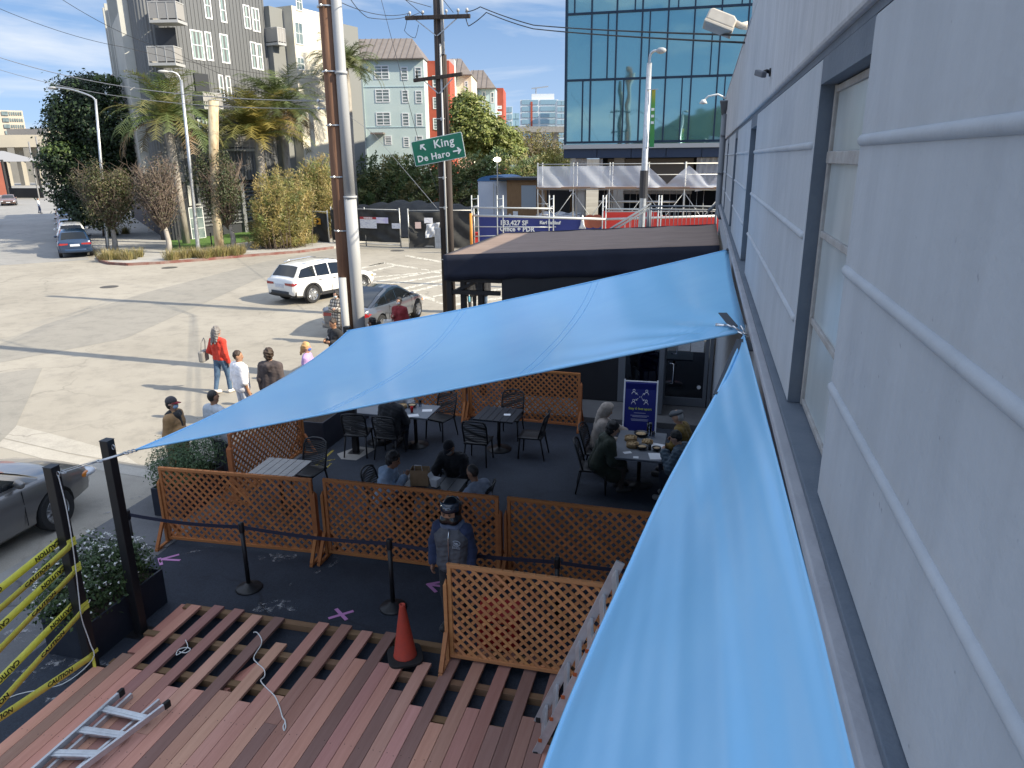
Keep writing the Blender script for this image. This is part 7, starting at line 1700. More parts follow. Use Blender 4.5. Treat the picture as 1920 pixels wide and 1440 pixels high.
balcony(RF_, ap, S3(1350, 0)[0], S3(1420, 0)[0], 240 / 4.571, 375 / 4.571, 1.3); balcony(RF_, ap, S3(735, 0)[0], S3(900, 0)[0], 790 / 4.571, 920 / 4.571, 1.0); balcony(RF_, ap, S3(985, 0)[0], S3(1180, 0)[0], 1150 / 4.571, 1275 / 4.571, 1.2)
# cream wing
m = MB(); RF_.box(m, uE, uE2 + 9.5, -10, .55, 4.0, 17.2); m.build('grey_wing', mat('mid grey stucco', (.20, .205, .20), .85), ap, world=True)
CW = Face(RF_.p(uE2, .56, 0), (math.sin(az), math.cos(az))); CW.n = RF_.n.copy()
uw, _ = CW.hit(602, 200); _, ztop = CW.hit(575, 8)
m = MB(); CW.box(m, -.2, uw, -8, .9, 4.0, 17.4); m.build('cream_wall', m_cream, ap, world=True)
CW2 = Face(CW.p(0, .9, 0), CW.d[:2]); CW2.n = CW.n.copy()
for a in ((1605, 190, 1672, 380), (1625, 490, 1688, 600), (1612, -60, 1665, 90)):
    q, c = S3(a[0], a[1]), S3(a[2], a[3]); CW2.window(ap, q[0], q[1], c[0], c[1], (2, 2), th=.07)
# pale blue row houses
def row_house(label, name, px0, px1, D, ytop, azd, wallm, depth=9, roof=None, zb=3.0):
    a = AD(px0, 250, D); F = Face(a, (math.sin(rad(azd)), math.cos(rad(azd)))); u1, _ = F.hit(px1, 250); _, zt = F.hit(px0, ytop)
    t = thing(name, label, 'building', (a.x, a.y, 0)); m = MB(); F.box(m, 0, u1, -depth, 0, 0, zt); m.build('wall', wallm, t, world=True)
    if roof:
        r = MB(); e = .45; hr = roof
        hip = 2.2 * roof / 3
        P = [F.p(-e, e, zt), F.p(u1 + e * .3, e, zt), F.p(u1 + e * .3 - hip, -depth / 2, zt + hr), F.p(-e, -depth / 2, zt + hr), F.p(u1 + e * .3, -depth, zt), F.p(-e, -depth, zt)]
        r.add(P, [(0, 1, 2, 3), (1, 4, 2), (3, 2, 4, 5), (0, 3, 5), (0, 5, 4, 1)]); ro = r.build('roof', m_seam, t, world=True)
        s_ = MB(); n = int(u1 / .75)
        for k in range(n):
            u = k * .75; um = u; f = 1.0
            lim = (u1 + e * .3 - u) / hip; f = min(1, lim)
            if f > .05: s_.bar(F.p(u, e, zt + .03), F.p(u, e + (-depth / 2 - e) * f, zt + hr * f + .03), .05, .07)
        F.box(s_, -e, u1 + e * .3, e - .02, e + .08, zt - .12, zt + .02)
        s_.build('standing_seam', m_seam2, ro)
    return t, F, u1, zt
m_seam = mat('brown metal roof', (.20, .165, .14), .5, .3, col2=(.24, .20, .17), vs=1); m_seam2 = mat('brown metal seam', (.13, .105, .09), .5, .3)
m_ltblue = mat('pale blue stucco', (.46, .56, .55), .85, col2=(.52, .61, .59), vs=.35); m_redst = mat('brick red cladding', (.36, .065, .035), .75, col2=(.40, .08, .045), vs=1); m_crm = mat('ivory stucco', (.68, .62, .48), .85); m_ltblue2 = mat('light blue stucco', (.45, .58, .62), .85)
S4 = lambda x, y: (640 + x / 4.571, 60 + y / 4.571)
t, F, u1, zt = row_house('pale blue four storey house with a brown seamed metal roof', 'row_house', 636, 799, 100, 112, 78, m_ltblue, 10, 3.0)
for (x0, y0, x1, y1, b) in [(278, 285, 405, 405, (2, 4)), (507, 297, 567, 412, (1, 4)), (627, 300, 686, 392, (1, 3)), (130, 300, 165, 380, (1, 3)), (288, 490, 411, 605, (2, 4)), (515, 497, 572, 610, (1, 4)), (632, 502, 689, 612, (1, 4)), (50, 490, 180, 597, (2, 3)), (295, 687, 418, 802, (2, 4)), (518, 693, 578, 807, (1, 4)), (637, 698, 692, 808, (1, 4)), (55, 683, 186, 797, (2, 4)), (65, 885, 122, 990, (1, 4)), (370, 888, 430, 965, (1, 4)), (640, 890, 697, 1005, (1, 4)), (530, 900, 580, 985, (1, 4))]:
    a, c = S4(x0, y0), S4(x1, y1); F.window(t, a[0], a[1], c[0], c[1], b, th=.12, bw=.10, gm=m_pane)
m = MB(); u, _ = F.hit(682, 200); F.box(m, u - .12, u + .12, .0, .2, 0, zt); m.build('downpipe', mat('grey drain pipe', (.30, .36, .37), .6), t, world=True)
m = MB()
for px in (672, 710): u, _ = F.hit(px, 250); _, z = F.hit(px, 252); F.box(m, u - .8, u + .8, .0, 1.2, z, z + .2)
m.build('door_canopy', m_seam, t, world=True)
m = MB()
for k in range(3):
    for zz in (9.4, 13.0, 16.0): pass
F.box(m, 0, u1, .0, .05, 9.5, 9.58); F.box(m, 0, u1, .0, .05, 14.2, 14.28); m.build('joint', m_ltblue2, t, world=True)
for px, py in ((659, 82), (715, 92)):
    p = AD(px, py, 104); v_ = thing('roof_vent', 'pale ventilator turret on the brown roof, ' + ('nearer the brown pole' if px < 700 else 'the right one of two'), 'vent', (p.x, p.y, p.z - 1.2)); MB().lathe([(.55, 0), (.55, .6), (.35, .65), (.35, 1.0)], n=12).build('base', m_riser, v_, smooth=True); MB().lathe([(.3, 1.0), (.6, 1.1), (.62, 1.5), (.3, 1.75)], n=14).build('cowl', m_riser, v_, smooth=True)
t, F, u1, zt = row_house('brick red four storey house behind the dark pole', 'row_house', 799, 846, 101, 114, 78, m_redst, 8)
for (x0, y0, x1, y1, b) in [(780, 372, 835, 475, (1, 3)), (783, 558, 835, 660, (1, 4)), (785, 737, 835, 838, (1, 4)), (790, 910, 838, 990, (1, 4))]:
    a, c = S4(x0, y0), S4(x1, y1); F.window(t, a[0], a[1], c[0], c[1], b, th=.12)
t, F, u1, zt = row_house('ivory house with a white bay and brown seamed roof beside the dark pole', 'row_house', 846, 886, 108, 141, 78, m_crm, 9, 2.6)
a, c = S4(1055, 420), S4(1085, 515); F.window(t, a[0], a[1], c[0], c[1], (1, 4), th=.12)
m = MB(); u0, _ = F.hit(838, 150); u2, _ = F.hit(855, 150); _, z0 = F.hit(845, 215); F.box(m, u0, u2, 0, 1.6, z0, zt + 1.8); m.build('bay', white_paint, t, world=True)
F2 = Face(F.p(0, 1.61, 0), F.d[:2]); F2.n = F.n.copy()
for y0, y1 in ((410, 515), (550, 690)):
    a, c = S4(935, y0), S4(968, y1); F2.window(t, a[0], a[1], c[0], c[1], (2, 2), th=.1)
t, F, u1, zt = row_house('light blue house with a brown seamed roof behind the olive green tree', 'row_house', 886, 930, 118, 166, 78, m_ltblue2, 9, 3.0)
for (x0, y0, x1, y1) in [(1205, 510, 1238, 605), (1278, 515, 1308, 607), (1243, 655, 1275, 745), (1130, 508, 1148, 570), (1180, 650, 1205, 730)]:
    a, c = S4(x0, y0), S4(x1, y1); F.window(t, a[0], a[1], c[0], c[1], (1, 2), th=.12)
t, F, u1, zt = row_house('narrow brick red house end beside the distant white towers', 'row_house', 930, 944.5, 122, 165, 78, m_redst, 9)
for y0, y1 in ((632, 660), (680, 712), (765, 790)):
    a, c = S4(1330, y0), S4(1375, y1); F.window(t, a[0], a[1], c[0], c[1], (1, 1), th=.2)
# distant towers on the right
m_twhite = mat('far white tower', (.60, .63, .66), .6); m_tglass = mat('far tower glass', (.22, .34, .42), .15, spec=.8)
def tower(label, px0, px1, D, ytop, floors, wm, bands=True, zb=0, cat='building'):
    a = AD(px0, 250, D); F = Face(a, (math.sin(rad(76)), math.cos(rad(76)))); u1, _ = F.hit(px1, 250); _, zt = F.hit(px0, ytop); t = thing('tower_block', label, cat, (a.x, a.y, 0))
    m = MB(); F.box(m, 0, u1, -18, 0, 0, zt); m.build('wall', wm, t, world=True); fl = zt / floors
    for k in range(floors):
        m = MB(); F.box(m, u1 * .04, u1 * .47, .0, .3, k * fl + fl * .25, k * fl + fl * .95); F.box(m, u1 * .53, u1 * .96, .0, .3, k * fl + fl * .25, k * fl + fl * .95); m.build('window_band', m_tglass, t, world=True)
    return t, F, u1, zt
t, F, u1, zt = tower('white glassy tower block with a crane arm on its roof, far beyond the hedge', 976, 1046, 420, 187, 11, m_twhite)
m = MB(); F.box(m, u1 * .3, u1 * .9, -12, -2, zt, zt + 3); m.build('penthouse', m_twhite, t, world=True); m = MB(); p = F.p(u1 * .3, -6, zt + 6); q = F.p(u1 * .75, -6, zt + 7); m.bar(p, q, .6); m.bar(F.p(u1 * .42, -6, zt), F.p(u1 * .42, -6, zt + 6.2), .6); m.build('roof_crane', steel, t, world=True)
m = MB(); F.box(m, u1 * .27, u1 * .32, .3, .5, 0, zt * .97); m.build('red_strip', m_redst, t, world=True)
tower('white block at the right of the crane topped tower, cut by the glass building', 1044, 1060, 400, 188, 11, m_twhite)
tower('smaller bluish tower block left of the crane topped tower', 945, 961, 380, 200, 9, m_twhite); tower('lowest glassy tower block between the red house end and the crane topped tower', 960, 974, 385, 212, 8, m_tglass)
vi = thing('viaduct', 'distant grey viaduct deck seen above the yellow thicket', 'bridge', tuple(AD(1010, 260, 260))); p, q = AD(940, 243, 260), AD(1075, 243, 260); m = MB(); m.bar(p, q, 6, 1.8); m.build('deck', m_kerb, vi, world=True); m = MB()
for k in range(5): c = p.lerp(q, k / 4); m.bx(c.x - 1, c.x + 1, c.y - 1, c.y + 1, 0, c.z)
m.build('pier', m_kerb, vi, world=True)
# far left end of the street
m_tan = mat('tan tower', (.46, .40, .33), .8, col2=(.50, .44, .37), vs=.05); m_conc = mat('viaduct concrete', (.36, .33, .27), .85, col2=(.30, .28, .24), vs=.1)
a = AD(8, 250, 330); F = Face(a, (math.sin(rad(40)), math.cos(rad(40)))); u1, _ = F.hit(50, 250); _, zt = F.hit(25, 207); t = thing('tower_block', 'tan tower block with rows of dark windows at the far left', 'building', (a.x, a.y, 0)); m = MB(); F.box(m, -8, u1, -18, 0, 0, zt); m.build('wall', m_tan, t, world=True)
n = 6
for k in range(11):
    m = MB()
    for j in range(n): F.box(m, u1 * (.38 + .6 * j / n), u1 * (.38 + .6 * (j + .55) / n), 0, .25, zt * (k + .25) / 11, zt * (k + .75) / 11)
    F.box(m, u1 * .05, u1 * .33, 0, .4, zt * (k + .2) / 11, zt * (k + .8) / 11); m.build('window_band', m_pane, t, world=True)
p, q = AD(-60, 266, 240), AD(175, 264, 240); vi = thing('viaduct', 'concrete road viaduct across the far end of the street', 'bridge', (p.x, p.y, 0)); m = MB(); m.bar(p, q, 9, 3.0); m.build('deck', m_conc, vi, world=True); m = MB()
for k in range(9): c = p.lerp(q, k / 8); m.bx(c.x - .7, c.x + .7, c.y - .7, c.y + .7, 0, c.z - 1.4)
m.build('pier', m_conc, vi, world=True)
m = MB(); c0, c1__ = AD(-20, 285, 275), AD(140, 283, 275); m.bar(Vector((c0.x, c0.y, 5)), Vector((c1__.x, c1__.y, 5)), 4, 10); o = m.build('industrial_building', mat('dull far wall', (.20, .19, .175), .9, col2=(.13, .13, .125), vs=.12)); tag(o, 'long low pale building behind the far viaduct piers', 'building')
a = AD(62, 250, 300); t = thing('tower_block', 'low tan block just left of the large dark tree', 'building', (a.x, a.y, 0)); m = MB(); z = AD(75, 243, 300).z; m.bx(a.x - 4, a.x + 12, a.y - 6, a.y + 8, 0, z); m.build('wall', m_tan, t, world=True); m = MB()
for k in range(3): MB().bx(a.x - 4.2, a.x + 12.2, a.y - 6.1, a.y - 6.0, z - 3.5 - k * 4, z - 2 - k * 4).build('window_band', m_pane, t, world=True)
a = AD(-4, 330, 170); t = thing('brick_building', 'red brick building cut by the left edge of the picture', 'building', (a.x, a.y, 0)); zt = AD(5, 200, 170).z; F = Face(AD(9, 330, 170), (-.656, -.755)); m = MB(); F.box(m, 0, 26, -12, 0, 0, zt); m.build('wall', m_terra, t, world=True)
for k in range(3): F.window(t, 0, 0, 0, 0, (2, 2), rect=(.4 + k * 2, 1.6 + k * 2, 6, 8))
a = AD(12, 330, 150); t = thing('pavilion', 'open pavilion with a pale pyramid roof at the left edge beyond the street', 'pavilion', (a.x, a.y, 0)); zr_, ze = AD(22, 283, 150).z, AD(22, 303, 150).z
m = MB(); m.lathe([(6.2, ze), (.3, zr_)], (a.x, a.y, 0), 4, Matrix.Rotation(rad(20), 3, 'Z')); m.build('roof', mat('pale metal roof', (.24, .24, .25), .6), t, world=True); m = MB()
for dx, dy in ((-3.2, -3.2), (3.2, -3.2), (3.2, 3.2), (-3.2, 3.2)): MB().tube([(a.x + dx, a.y + dy, 0), (a.x + dx, a.y + dy, ze + .3)], .2, 8).build('post', m_trim, t, world=True)
m = MB(); m.bx(a.x - 3.5, a.x + 3.5, a.y + 3.0, a.y + 3.1, 0, 1.6); m.build('back_wall', m_trim, t, world=True)
def st3(al, ac, z): p = st(SO, al, ac); return Vector((p[0], p[1], z))
wl_ = MB(); wl_.bar(st3(30, -20.5, .6), st3(150, -20.5, .6), .3, 1.2); tag(wl_.build('low_wall', m_kerb), 'low pale wall along the left pavement of the far street', 'wall')
hd_ = thing('hedge', 'dark clipped hedge behind the low wall on the far street', 'hedge', tuple(st3(62, -22.5, 0))); m = MB(); random.seed(4); leaves(m, [((-k * .7, k * .7, 1.3), (1.6, 1.6, 1.4), 1) for k in range(0, 26, 2)], 5000, .2, DKG, .6); m.build('foliage', m_leaf, hd_)
m = MB(); leaves(m, [((0, 0, 2.2), (1, 1, 1), 1)], 10, .1, DKG)
p = G(76, 402); person('person in a white top walking on the left pavement of the far street', loc=(p.x, p.y, .1), rz=rad(-45), h=1.7, top=(.6, .6, .6), legs=(.06, .08, .14), hair='short', stride=.1, res=.03)
bb = G(40, 340); bb = (bb.x, bb.y, 0)
m = MB(); r_ = random.Random(3)
for k in range(5):
    c = AD(60 + k * 16, 300 + (k % 2) * 6, 150 + k * 6); 
    t = thing('utility_pole', 'thin pole far down the street, ' + ['first', 'second', 'third', 'fourth', 'fifth'][k] + ' from the left', 'pole', (c.x, c.y, 0)); MB().tube([(0, 0, 0), (0, 0, 9 + k)], .12, 6).build('shaft', m_wirel, t)
# ------------------------------------------------------------------ glass building
gbx0, gY, gx1 = -9.40, 52.0, 14.0
gbd = thing('glass_building', 'teal glass office building with dark blue mullions behind the construction yard', 'building', (gbx0, gY, 0))
def facade_glass(name):
    m, nt, P = nt_new(name); P.inputs['Base Color'].default_value = (.030, .125, .155, 1); P.inputs['Roughness'].default_value = .03; P.inputs['Specular IOR Level'].default_value = 1.0; P.inputs['IOR'].default_value = 2.6
    P.inputs['Specular Tint'].default_value = (.62, .95, .97, 1)
    tc = N(nt, 'ShaderNodeTexCoord'); no = N(nt, 'ShaderNodeTexNoise', Scale=.35, Detail=2); nt.links.new(tc.outputs['Object'], no.inputs['Vector']); b = N(nt, 'ShaderNodeBump', Strength=.05, Distance=.3); nt.links.new(no.outputs['Fac'], b.inputs['Height']); nt.links.new(b.outputs['Normal'], P.inputs['Normal']); return m
m_fglass = facade_glass('teal facade glass'); m_mull = mat('dark blue mullion', (.012, .03, .06), .4, .3); m_soff = mat('grey soffit band', (.33, .35, .37), .6); m_navyp = mat('navy fascia panel', (.018, .035, .075), .45)
rows = [6.63, 10.55, 14.54, 18.6, 22.6]
MB().bx(gbx0 + .05, gx1, gY + .08, gY + 24, 6.4, 22.6).build('glazing', m_fglass, gbd, world=True)
m = MB()
for z in rows: m.bx(gbx0, gx1, gY, gY + .1, z - .07, z + .07)
colx = [gbx0 + .05 + 1.62 * k for k in range(15)]
for i, x in enumerate(colx): m.bx(x - .05, x + .05, gY - .04, gY + .079, 6.6, 22.6)
for r in range(4):
    for i, x in enumerate(colx[:-1]):
        f = [.68, .72, .36, .70, .30, .66, .35][(i * 3 + r * 2) % 7]
        if (i + r) % 2 == 0: m.bx(x + 1.62 * f - .04, x + 1.62 * f + .04, gY - .01, gY + .078, rows[r] + .07, rows[r + 1] - .07)
m.bx(gbx0 - .06, gbx0 + .06, gY - .02, gY + .2, 6.5, 22.6); m.bx(gbx0 - .04, gbx0 + .049, gY + .2, gY + 24, 6.5, 22.6)
m.build('mullion', m_mull, gbd, world=True)
MB().bx(gbx0 - .1, gx1, gY - .08, gY + .6, 6.22, 6.5).build('soffit_band', m_soff, gbd, world=True); m = MB()
for k in range(7): m.bx(gbx0 - .08 + k * 2.3, gbx0 - .12 + (k + 1) * 2.3, gY + .1, gY + .9, 5.62, 6.21)
m.bx(gbx0, gx1, gY + .95, gY + 22, 5.6, 6.3); m.build('fascia', m_navyp, gbd, world=True)
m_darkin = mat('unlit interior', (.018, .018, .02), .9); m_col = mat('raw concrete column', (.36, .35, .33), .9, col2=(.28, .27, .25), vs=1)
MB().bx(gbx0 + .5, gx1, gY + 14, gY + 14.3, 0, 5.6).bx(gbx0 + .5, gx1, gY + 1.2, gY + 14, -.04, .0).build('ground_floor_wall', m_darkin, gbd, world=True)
for x in (gbx0 + .9, gbx0 + 3.6, gbx0 + 11, gbx0 + 17): MB().bx(x - .35, x + .35, gY + 1.2, gY + 1.9, 0, 5.6).build('column', m_col, gbd, world=True)
# plastic wrapped scaffold at its foot
m_galv = mat('galvanised tube', (.48, .48, .46), .45, .6); m_plank = mat('scaffold plank', (.30, .19, .12), .8)
m_wrap, nt_, P_ = nt_new('milky plastic sheet'); P_.inputs['Base Color'].default_value = (.62, .64, .68, 1); P_.inputs['Roughness'].default_value = .35; P_.inputs['Alpha'].default_value = .72
scf = thing('scaffold', 'plastic wrapped tube scaffold along the foot of the glass building', 'scaffold', (-6, 49.5, 0))
m = MB(); sx0, sy0, sy1 = -10.6, 48.9, 50.4; zd = AY(1060, 348, 48.9).z; zt = AY(1060, 308, 48.9).z
xs_ = [sx0 + k * 2.35 for k in range(6)]
for x in xs_:
    for y in (sy0, sy1): m.tube([(x, y, 0), (x, y, zt + .1)], .045, 6)
    m.tube([(x, sy0, zd - .3), (x, sy1, zd - .3)], .035, 6)
for z in (zd - .25, zt, (zd + zt) / 2): m.tube([(sx0, sy0, z), (xs_[-1], sy0, z)], .035, 6)
for k in range(5):
    m.tube([(xs_[k], sy0, .3), (xs_[k + 1], sy0, zd - .4)], .025, 6); m.tube([(xs_[k + 1], sy0, .3), (xs_[k], sy0, zd - .4)], .025, 6)
for dx in (.35, .7): m.tube([(sx0 + dx, sy0 + .3, 0), (sx0 + dx, sy0 + .3, zd)], .03, 6)
for k in range(8): m.tube([(sx0, sy0, .3 + k * .35), (sx0 + .7, sy0, .3 + k * .35)], .02, 5)
for k in range(16): m.tube([(sx0 + 4.3 + k * .42, sy0 + .6, .2), (sx0 + 4.3 + k * .42, sy0 + .6, zd - .3)], .014, 5)
m.tube([(sx0 + 4.0, sy0 + .2, zd - 1.0), (sx0 + 9, sy0 + .2, zd - 1.0)], .07, 8)
m.build('tube_frame', m_galv, scf, smooth=True, world=True)
MB().bx(sx0 - .1, xs_[-1] + .1, sy0 - .1, sy1 + .1, zd - .2, zd - .08).build('deck', m_plank, scf, world=True)
def wrapf(u, v):
    x = sx0 + (xs_[-1] - sx0) * u; hgt_ = (zt - zd) * (1 if u < .60 else .15 + .85 * abs((((u - .60) * 4.6 + .0) % 1) * 2 - 1) ** .9)
    return Vector((x, sy0 - .08 - .06 * math.sin(u * 23 + v * 3) * (1 - v * .6) - .02 * math.sin(u * 61 + v * 7), zd - .12 + hgt_ * v))
g = MB(); g.grid(wrapf, 120, 8); g.build('plastic_wrap', m_wrap, scf, smooth=True, world=True)
ps = thing('plastic_sheeting', 'pale plastic sheets hung round the columns under the glass building', 'sheeting', (-8.5, 52, 0))
for x0, x1 in ((-9.2, -6.9), (-.6, 1.2)):
    g = MB(); g.grid(lambda u, v: Vector((x0 + (x1 - x0) * u, gY + .98 + .08 * math.sin(u * 30 + v * 4), 5.58 - 2.2 * v + .3 * u * v)), 30, 6); g.build('sheet', m_wrap, ps, smooth=True, world=True)
g = MB(); g.bx(-6.6, -.8, gY + 1.3, gY + 1.33, 3.2, 5.55); g.build('screen', mat('brown mesh screen', (.12, .105, .09), .9), ps, world=True)
# fence with black privacy mesh
m_mesh = mat('black privacy mesh', (.022, .022, .022), .8, col2=(.04, .04, .038), vs=1.5, bump=.35, bs=3)
def fence(label, p, q, h, seed, gate=False, sagl=.12):
    p, q = Vector((p[0], p[1], 0)), Vector((q[0], q[1], 0)); t = thing('mesh_fence' if not gate else 'mesh_gate', label, 'fence' if not gate else 'gate', tuple(p)); d = (q - p); L = d.length; d.normalize(); n = Vector((d.y, -d.x, 0)); n = n if n.y < 0 else -n; r = random.Random(seed); ph = [r.uniform(0, 6) for _ in range(4)]
    def f(u, v):
        w = .05 + .045 * math.sin(u * L * 2.1 + ph[0] + v * 4) + .03 * math.sin(u * L * 5 + v * 9 + ph[1]) + .04 * math.sin((u + v) * L * 3 + ph[2])
        return p + d * (L * u) + n * w + Vector((0, 0, .25 * gate + .06 + (h - .06 - .25 * gate) * v - sagl * abs(math.sin(u * L * .9 + ph[3])) * v))
    g = MB(); g.grid(f, int(L * 8), 14); g.build('mesh', m_mesh, t, smooth=True, world=True); m = MB(); k = 0
    n_ = max(1, round(L / 2.6))
    for k in range(n_ + 1): m.tube([p + d * (L * k / n_), p + d * (L * k / n_) + Vector((0, 0, h + .12))], .045, 8)
    m.tube([p + Vector((0, 0, h)), q + Vector((0, 0, h))], .03, 6); m.tube([p + Vector((0, 0, .15)), q + Vector((0, 0, .15))], .03, 6); m.build('frame', m_galv, t, smooth=True, world=True); return t
A0, A1, A2, A3, A4 = G(562, 452), G(618, 458), G(752, 464), G(768, 466), G(890, 466)
fence('black mesh fence panel with an orange sign beside the golden bamboo clump', A0, A1, 2.2, 1); fence('wide black mesh gate with a warning board between the two poles', A1 + Vector((.3, 0, 0)), A2, 2.45, 2, True); fence('wrinkled black mesh fence carrying white sheets beside the dark pole', A3, A4, 2.45, 3)
def fsign(name, label, px0, py0, px1, py1, m_, p, q, off=.16):
    F = Face(p, (q - p)[:2]); u0, z1 = F.hit(px0, py0); u1, _ = F.hit(px1, py0); _, z0 = F.hit(px0, py1); t = thing(name, label, 'sign', tuple(F.p((u0 + u1) / 2, off, z0))); m = MB(); F.box(m, u0, u1, off, off + .01, z0, z1); m.build('panel', m_, t, world=True); return t, F, u0, u1, z0, z1, off
m_note = mat('printed sheet', (.70, .70, .72), .6, col2=(.45, .46, .55), vs=14, stretch=(.4, .4, 3), contrast=(.5, .58))
t, F, u0, u1, z0, z1, off = fsign('warning_sign', 'white warning board with a red header on the black mesh gate', 677, 406, 708, 427, m_note, A1, A2); m = MB(); F.box(m, u0, u1, off + .011, off + .016, z1 - (z1 - z0) * .2, z1); m.build('header', mat('red header', (.35, .03, .04), .5), t, world=True)
text_obj('WARNING', (z1 - z0) * .19, m_swhite, frame(F.p((u0 + u1) / 2, off + .018, z1 - (z1 - z0) * .1), F.d, (0, 0, 1)), 'lettering', t, .002, .006)
fsign('notice_sign', 'lilac tinted notice next to the warning board on the gate', 708, 407, 730, 418, mat('lilac notice', (.50, .45, .68), .6, col2=(.7, .68, .75), vs=3), A1, A2); fsign('notice_sign', 'small white notice at the right of the black mesh gate', 737, 418, 753, 428, m_note, A1, A2)
t, F, u0, u1, z0, z1, off = fsign('arrow_sign', 'orange two way arrow sign on the fence by the bamboo', 584, 408, 604, 419, mat('orange sign sheeting', (.72, .33, .01), .5), A0, A1); m = MB(); zc = (z0 + z1) / 2; uc = (u0 + u1) / 2; w = (u1 - u0)
for sg in (-1, 1): m.add([F.p(uc + sg * w * .4, off + .014, zc), F.p(uc + sg * w * .12, off + .014, zc + w * .16), F.p(uc + sg * w * .12, off + .014, zc - w * .16)], [(0, 1, 2)])
m.build('arrow', black_ink, t, world=True)
fsign('notice_sign', 'pinkish paper notice low on the wrinkled mesh fence', 779, 416, 790, 428, mat('faded pink notice', (.5, .38, .36), .7), A3, A4); fsign('notice_sign', 'white paper notice high on the wrinkled mesh fence', 796, 408, 812, 418, m_note, A3, A4)
F = Face(A3, (A4 - A3)[:2]); t = thing('plastic_sheet', 'crumpled white plastic sheet tied on the wrinkled mesh fence', 'sheet', tuple(F.p(0, .2, 1))); (u0, z1), (u1, z0) = F.hit(797, 420), F.hit(823, 446); g = MB()
g.grid(lambda u, v: F.p(u0 + (u1 - u0) * u + .12 * v, .2 + .05 * math.sin(u * 9 + v * 7) + .03 * math.sin(u * 17 - v * 11), z0 + (z1 - z0) * v + .12 * u), 16, 16); g.build('sheet', m_wrap, t, smooth=True, world=True).modifiers.new('thick', 'SOLIDIFY').thickness = .01
# yard: spoil bank, trailer, shed, pallets, scaffold rail with banner
bank = MB(); p, q = AD(650, 385, 62), AD(885, 385, 62)
bank.grid(lambda u, v: Vector((p.x + (q.x - p.x) * u, p.y + (q.y - p.y) * u - 5 + 7 * v, (2.4 - 1.0 * abs(u - .4)) * math.sin(v * PI * .55) + .12 * math.sin(u * 40) * v)), 40, 8); o = bank.build('tarpaulin', m_mesh, smooth=True); tag(o, 'dark tarpaulin covered bank behind the black mesh gate', 'tarpaulin')
m_wtrail = mat('white trailer skin', (.62, .66, .74), .4, col2=(.55, .60, .70), vs=.8); tr_ = thing('box_trailer', 'white box trailer with a blue roof edge in the construction yard', 'trailer', (-16.7, 60, 0))
MB().bx(-1.35, 1.35, 0, 5, .65, 3.9).build('body', m_wtrail, tr_, bevel=.05); g = MB(); g.prism([(1.4 * math.cos(PI * k / 12), .45 * math.sin(PI * k / 12)) for k in range(13)], lambda u, v: Vector((u, -.04, 3.88 + v)), lambda u, v: Vector((u, 5.04, 3.88 + v))); g.build('roof', mat('blue trailer roof', (.05, .16, .36), .5), tr_)
MB().bx(-.03, .03, -.02, .0, .8, 3.7).bx(.2, .24, -.06, -.01, 1.0, 3.5).bx(.35, .6, -.015, .0, 1.5, 1.75).build('door_bar', m_galv, tr_); m = MB()
for x in (-1.1, 1.1): m.lathe([(.4, -.12), (.4, .12)], (x, 1.5, .4), 16, Matrix.Rotation(PI / 2, 3, 'Y'))
m.build('wheel', m_tyre, tr_)
MB().bx(-1.25, -.95, -.05, .0, .75, .95).bx(.95, 1.25, -.05, .0, .75, .95).build('tail_light', m_red, tr_)
m_bplank = mat('brown timber cladding', (.20, .115, .055), .8, col2=(.26, .16, .08), vs=4, stretch=(6, 6, .5)); sh_ = thing('site_cabin', 'brown timber site cabin with a dark roof and notice board in the construction yard', 'cabin', (-12.3, 58.5, 0))
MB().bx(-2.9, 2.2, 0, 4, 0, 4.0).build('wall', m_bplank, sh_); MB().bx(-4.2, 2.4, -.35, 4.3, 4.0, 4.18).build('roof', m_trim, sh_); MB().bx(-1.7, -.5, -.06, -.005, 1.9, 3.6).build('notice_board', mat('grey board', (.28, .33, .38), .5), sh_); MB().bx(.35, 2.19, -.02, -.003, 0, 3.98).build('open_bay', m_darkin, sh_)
m = MB(); m.bx(-2.4, -2.0, -.03, -.004, .9, 1.6).bx(-2.75, -2.55, -.03, -.004, 1.0, 1.4).bx(-.1, .25, -.03, -.004, 1.0, 1.5); m.build('notice', paper, sh_)
pl_ = thing('wrapped_pallet', 'stack of boards wrapped in white plastic in front of the site cabin', 'pallet', (-9.9, 53.5, 0)); m = MB()
r_ = random.Random(5)
for k in range(9): z = .25 + k * .17; m.bx(-1.6 + r_.uniform(-.15, .1), 1.6 + r_.uniform(-.1, .2), -.8 + r_.uniform(-.1, .1), .8, z, z + .16)
m.build('load', m_wtrail, pl_, bevel=.03); g = MB(); g.grid(lambda u, v: Vector((-1.75 + 3.5 * u, -.95 + 1.9 * v, 1.84 + .08 * math.sin(u * 21 + v * 5) - .5 * max(0, abs(2 * u - 1) - .85) * 6 * .5)), 24, 10); g.build('wrap', m_wrap, pl_, smooth=True); MB().bx(-1.7, 1.7, -.8, .8, .0, .2).build('pallet', m_plank, pl_)
yl = thing('work_light', 'lit work lamp on a thin pole above the box trailer', 'lamp', tuple(AD(933, 345, 57))); yl.location.z = 0; zz = AD(933, 299, 57).z; MB().tube([(0, 0, 0), (0, 0, zz - .15)], .05, 6).build('pole', m_galv, yl)
m_lit, nt_, P_ = nt_new('lit lamp'); P_.inputs['Emission Color'].default_value = (1, .9, .7, 1); P_.inputs['Emission Strength'].default_value = 6; MB().ball((0, 0, zz), (.28, .2, .17), 12, 8).build('lamp_head', m_lit, yl, smooth=True)
fs_ = thing('scaffold_rail', 'white scaffold guard frames standing above the blue and red hoarding', 'scaffold', (-6, 44, 0)); m = MB(); Ys = 44.0
def onY(px, py): return AY(px, py, Ys)
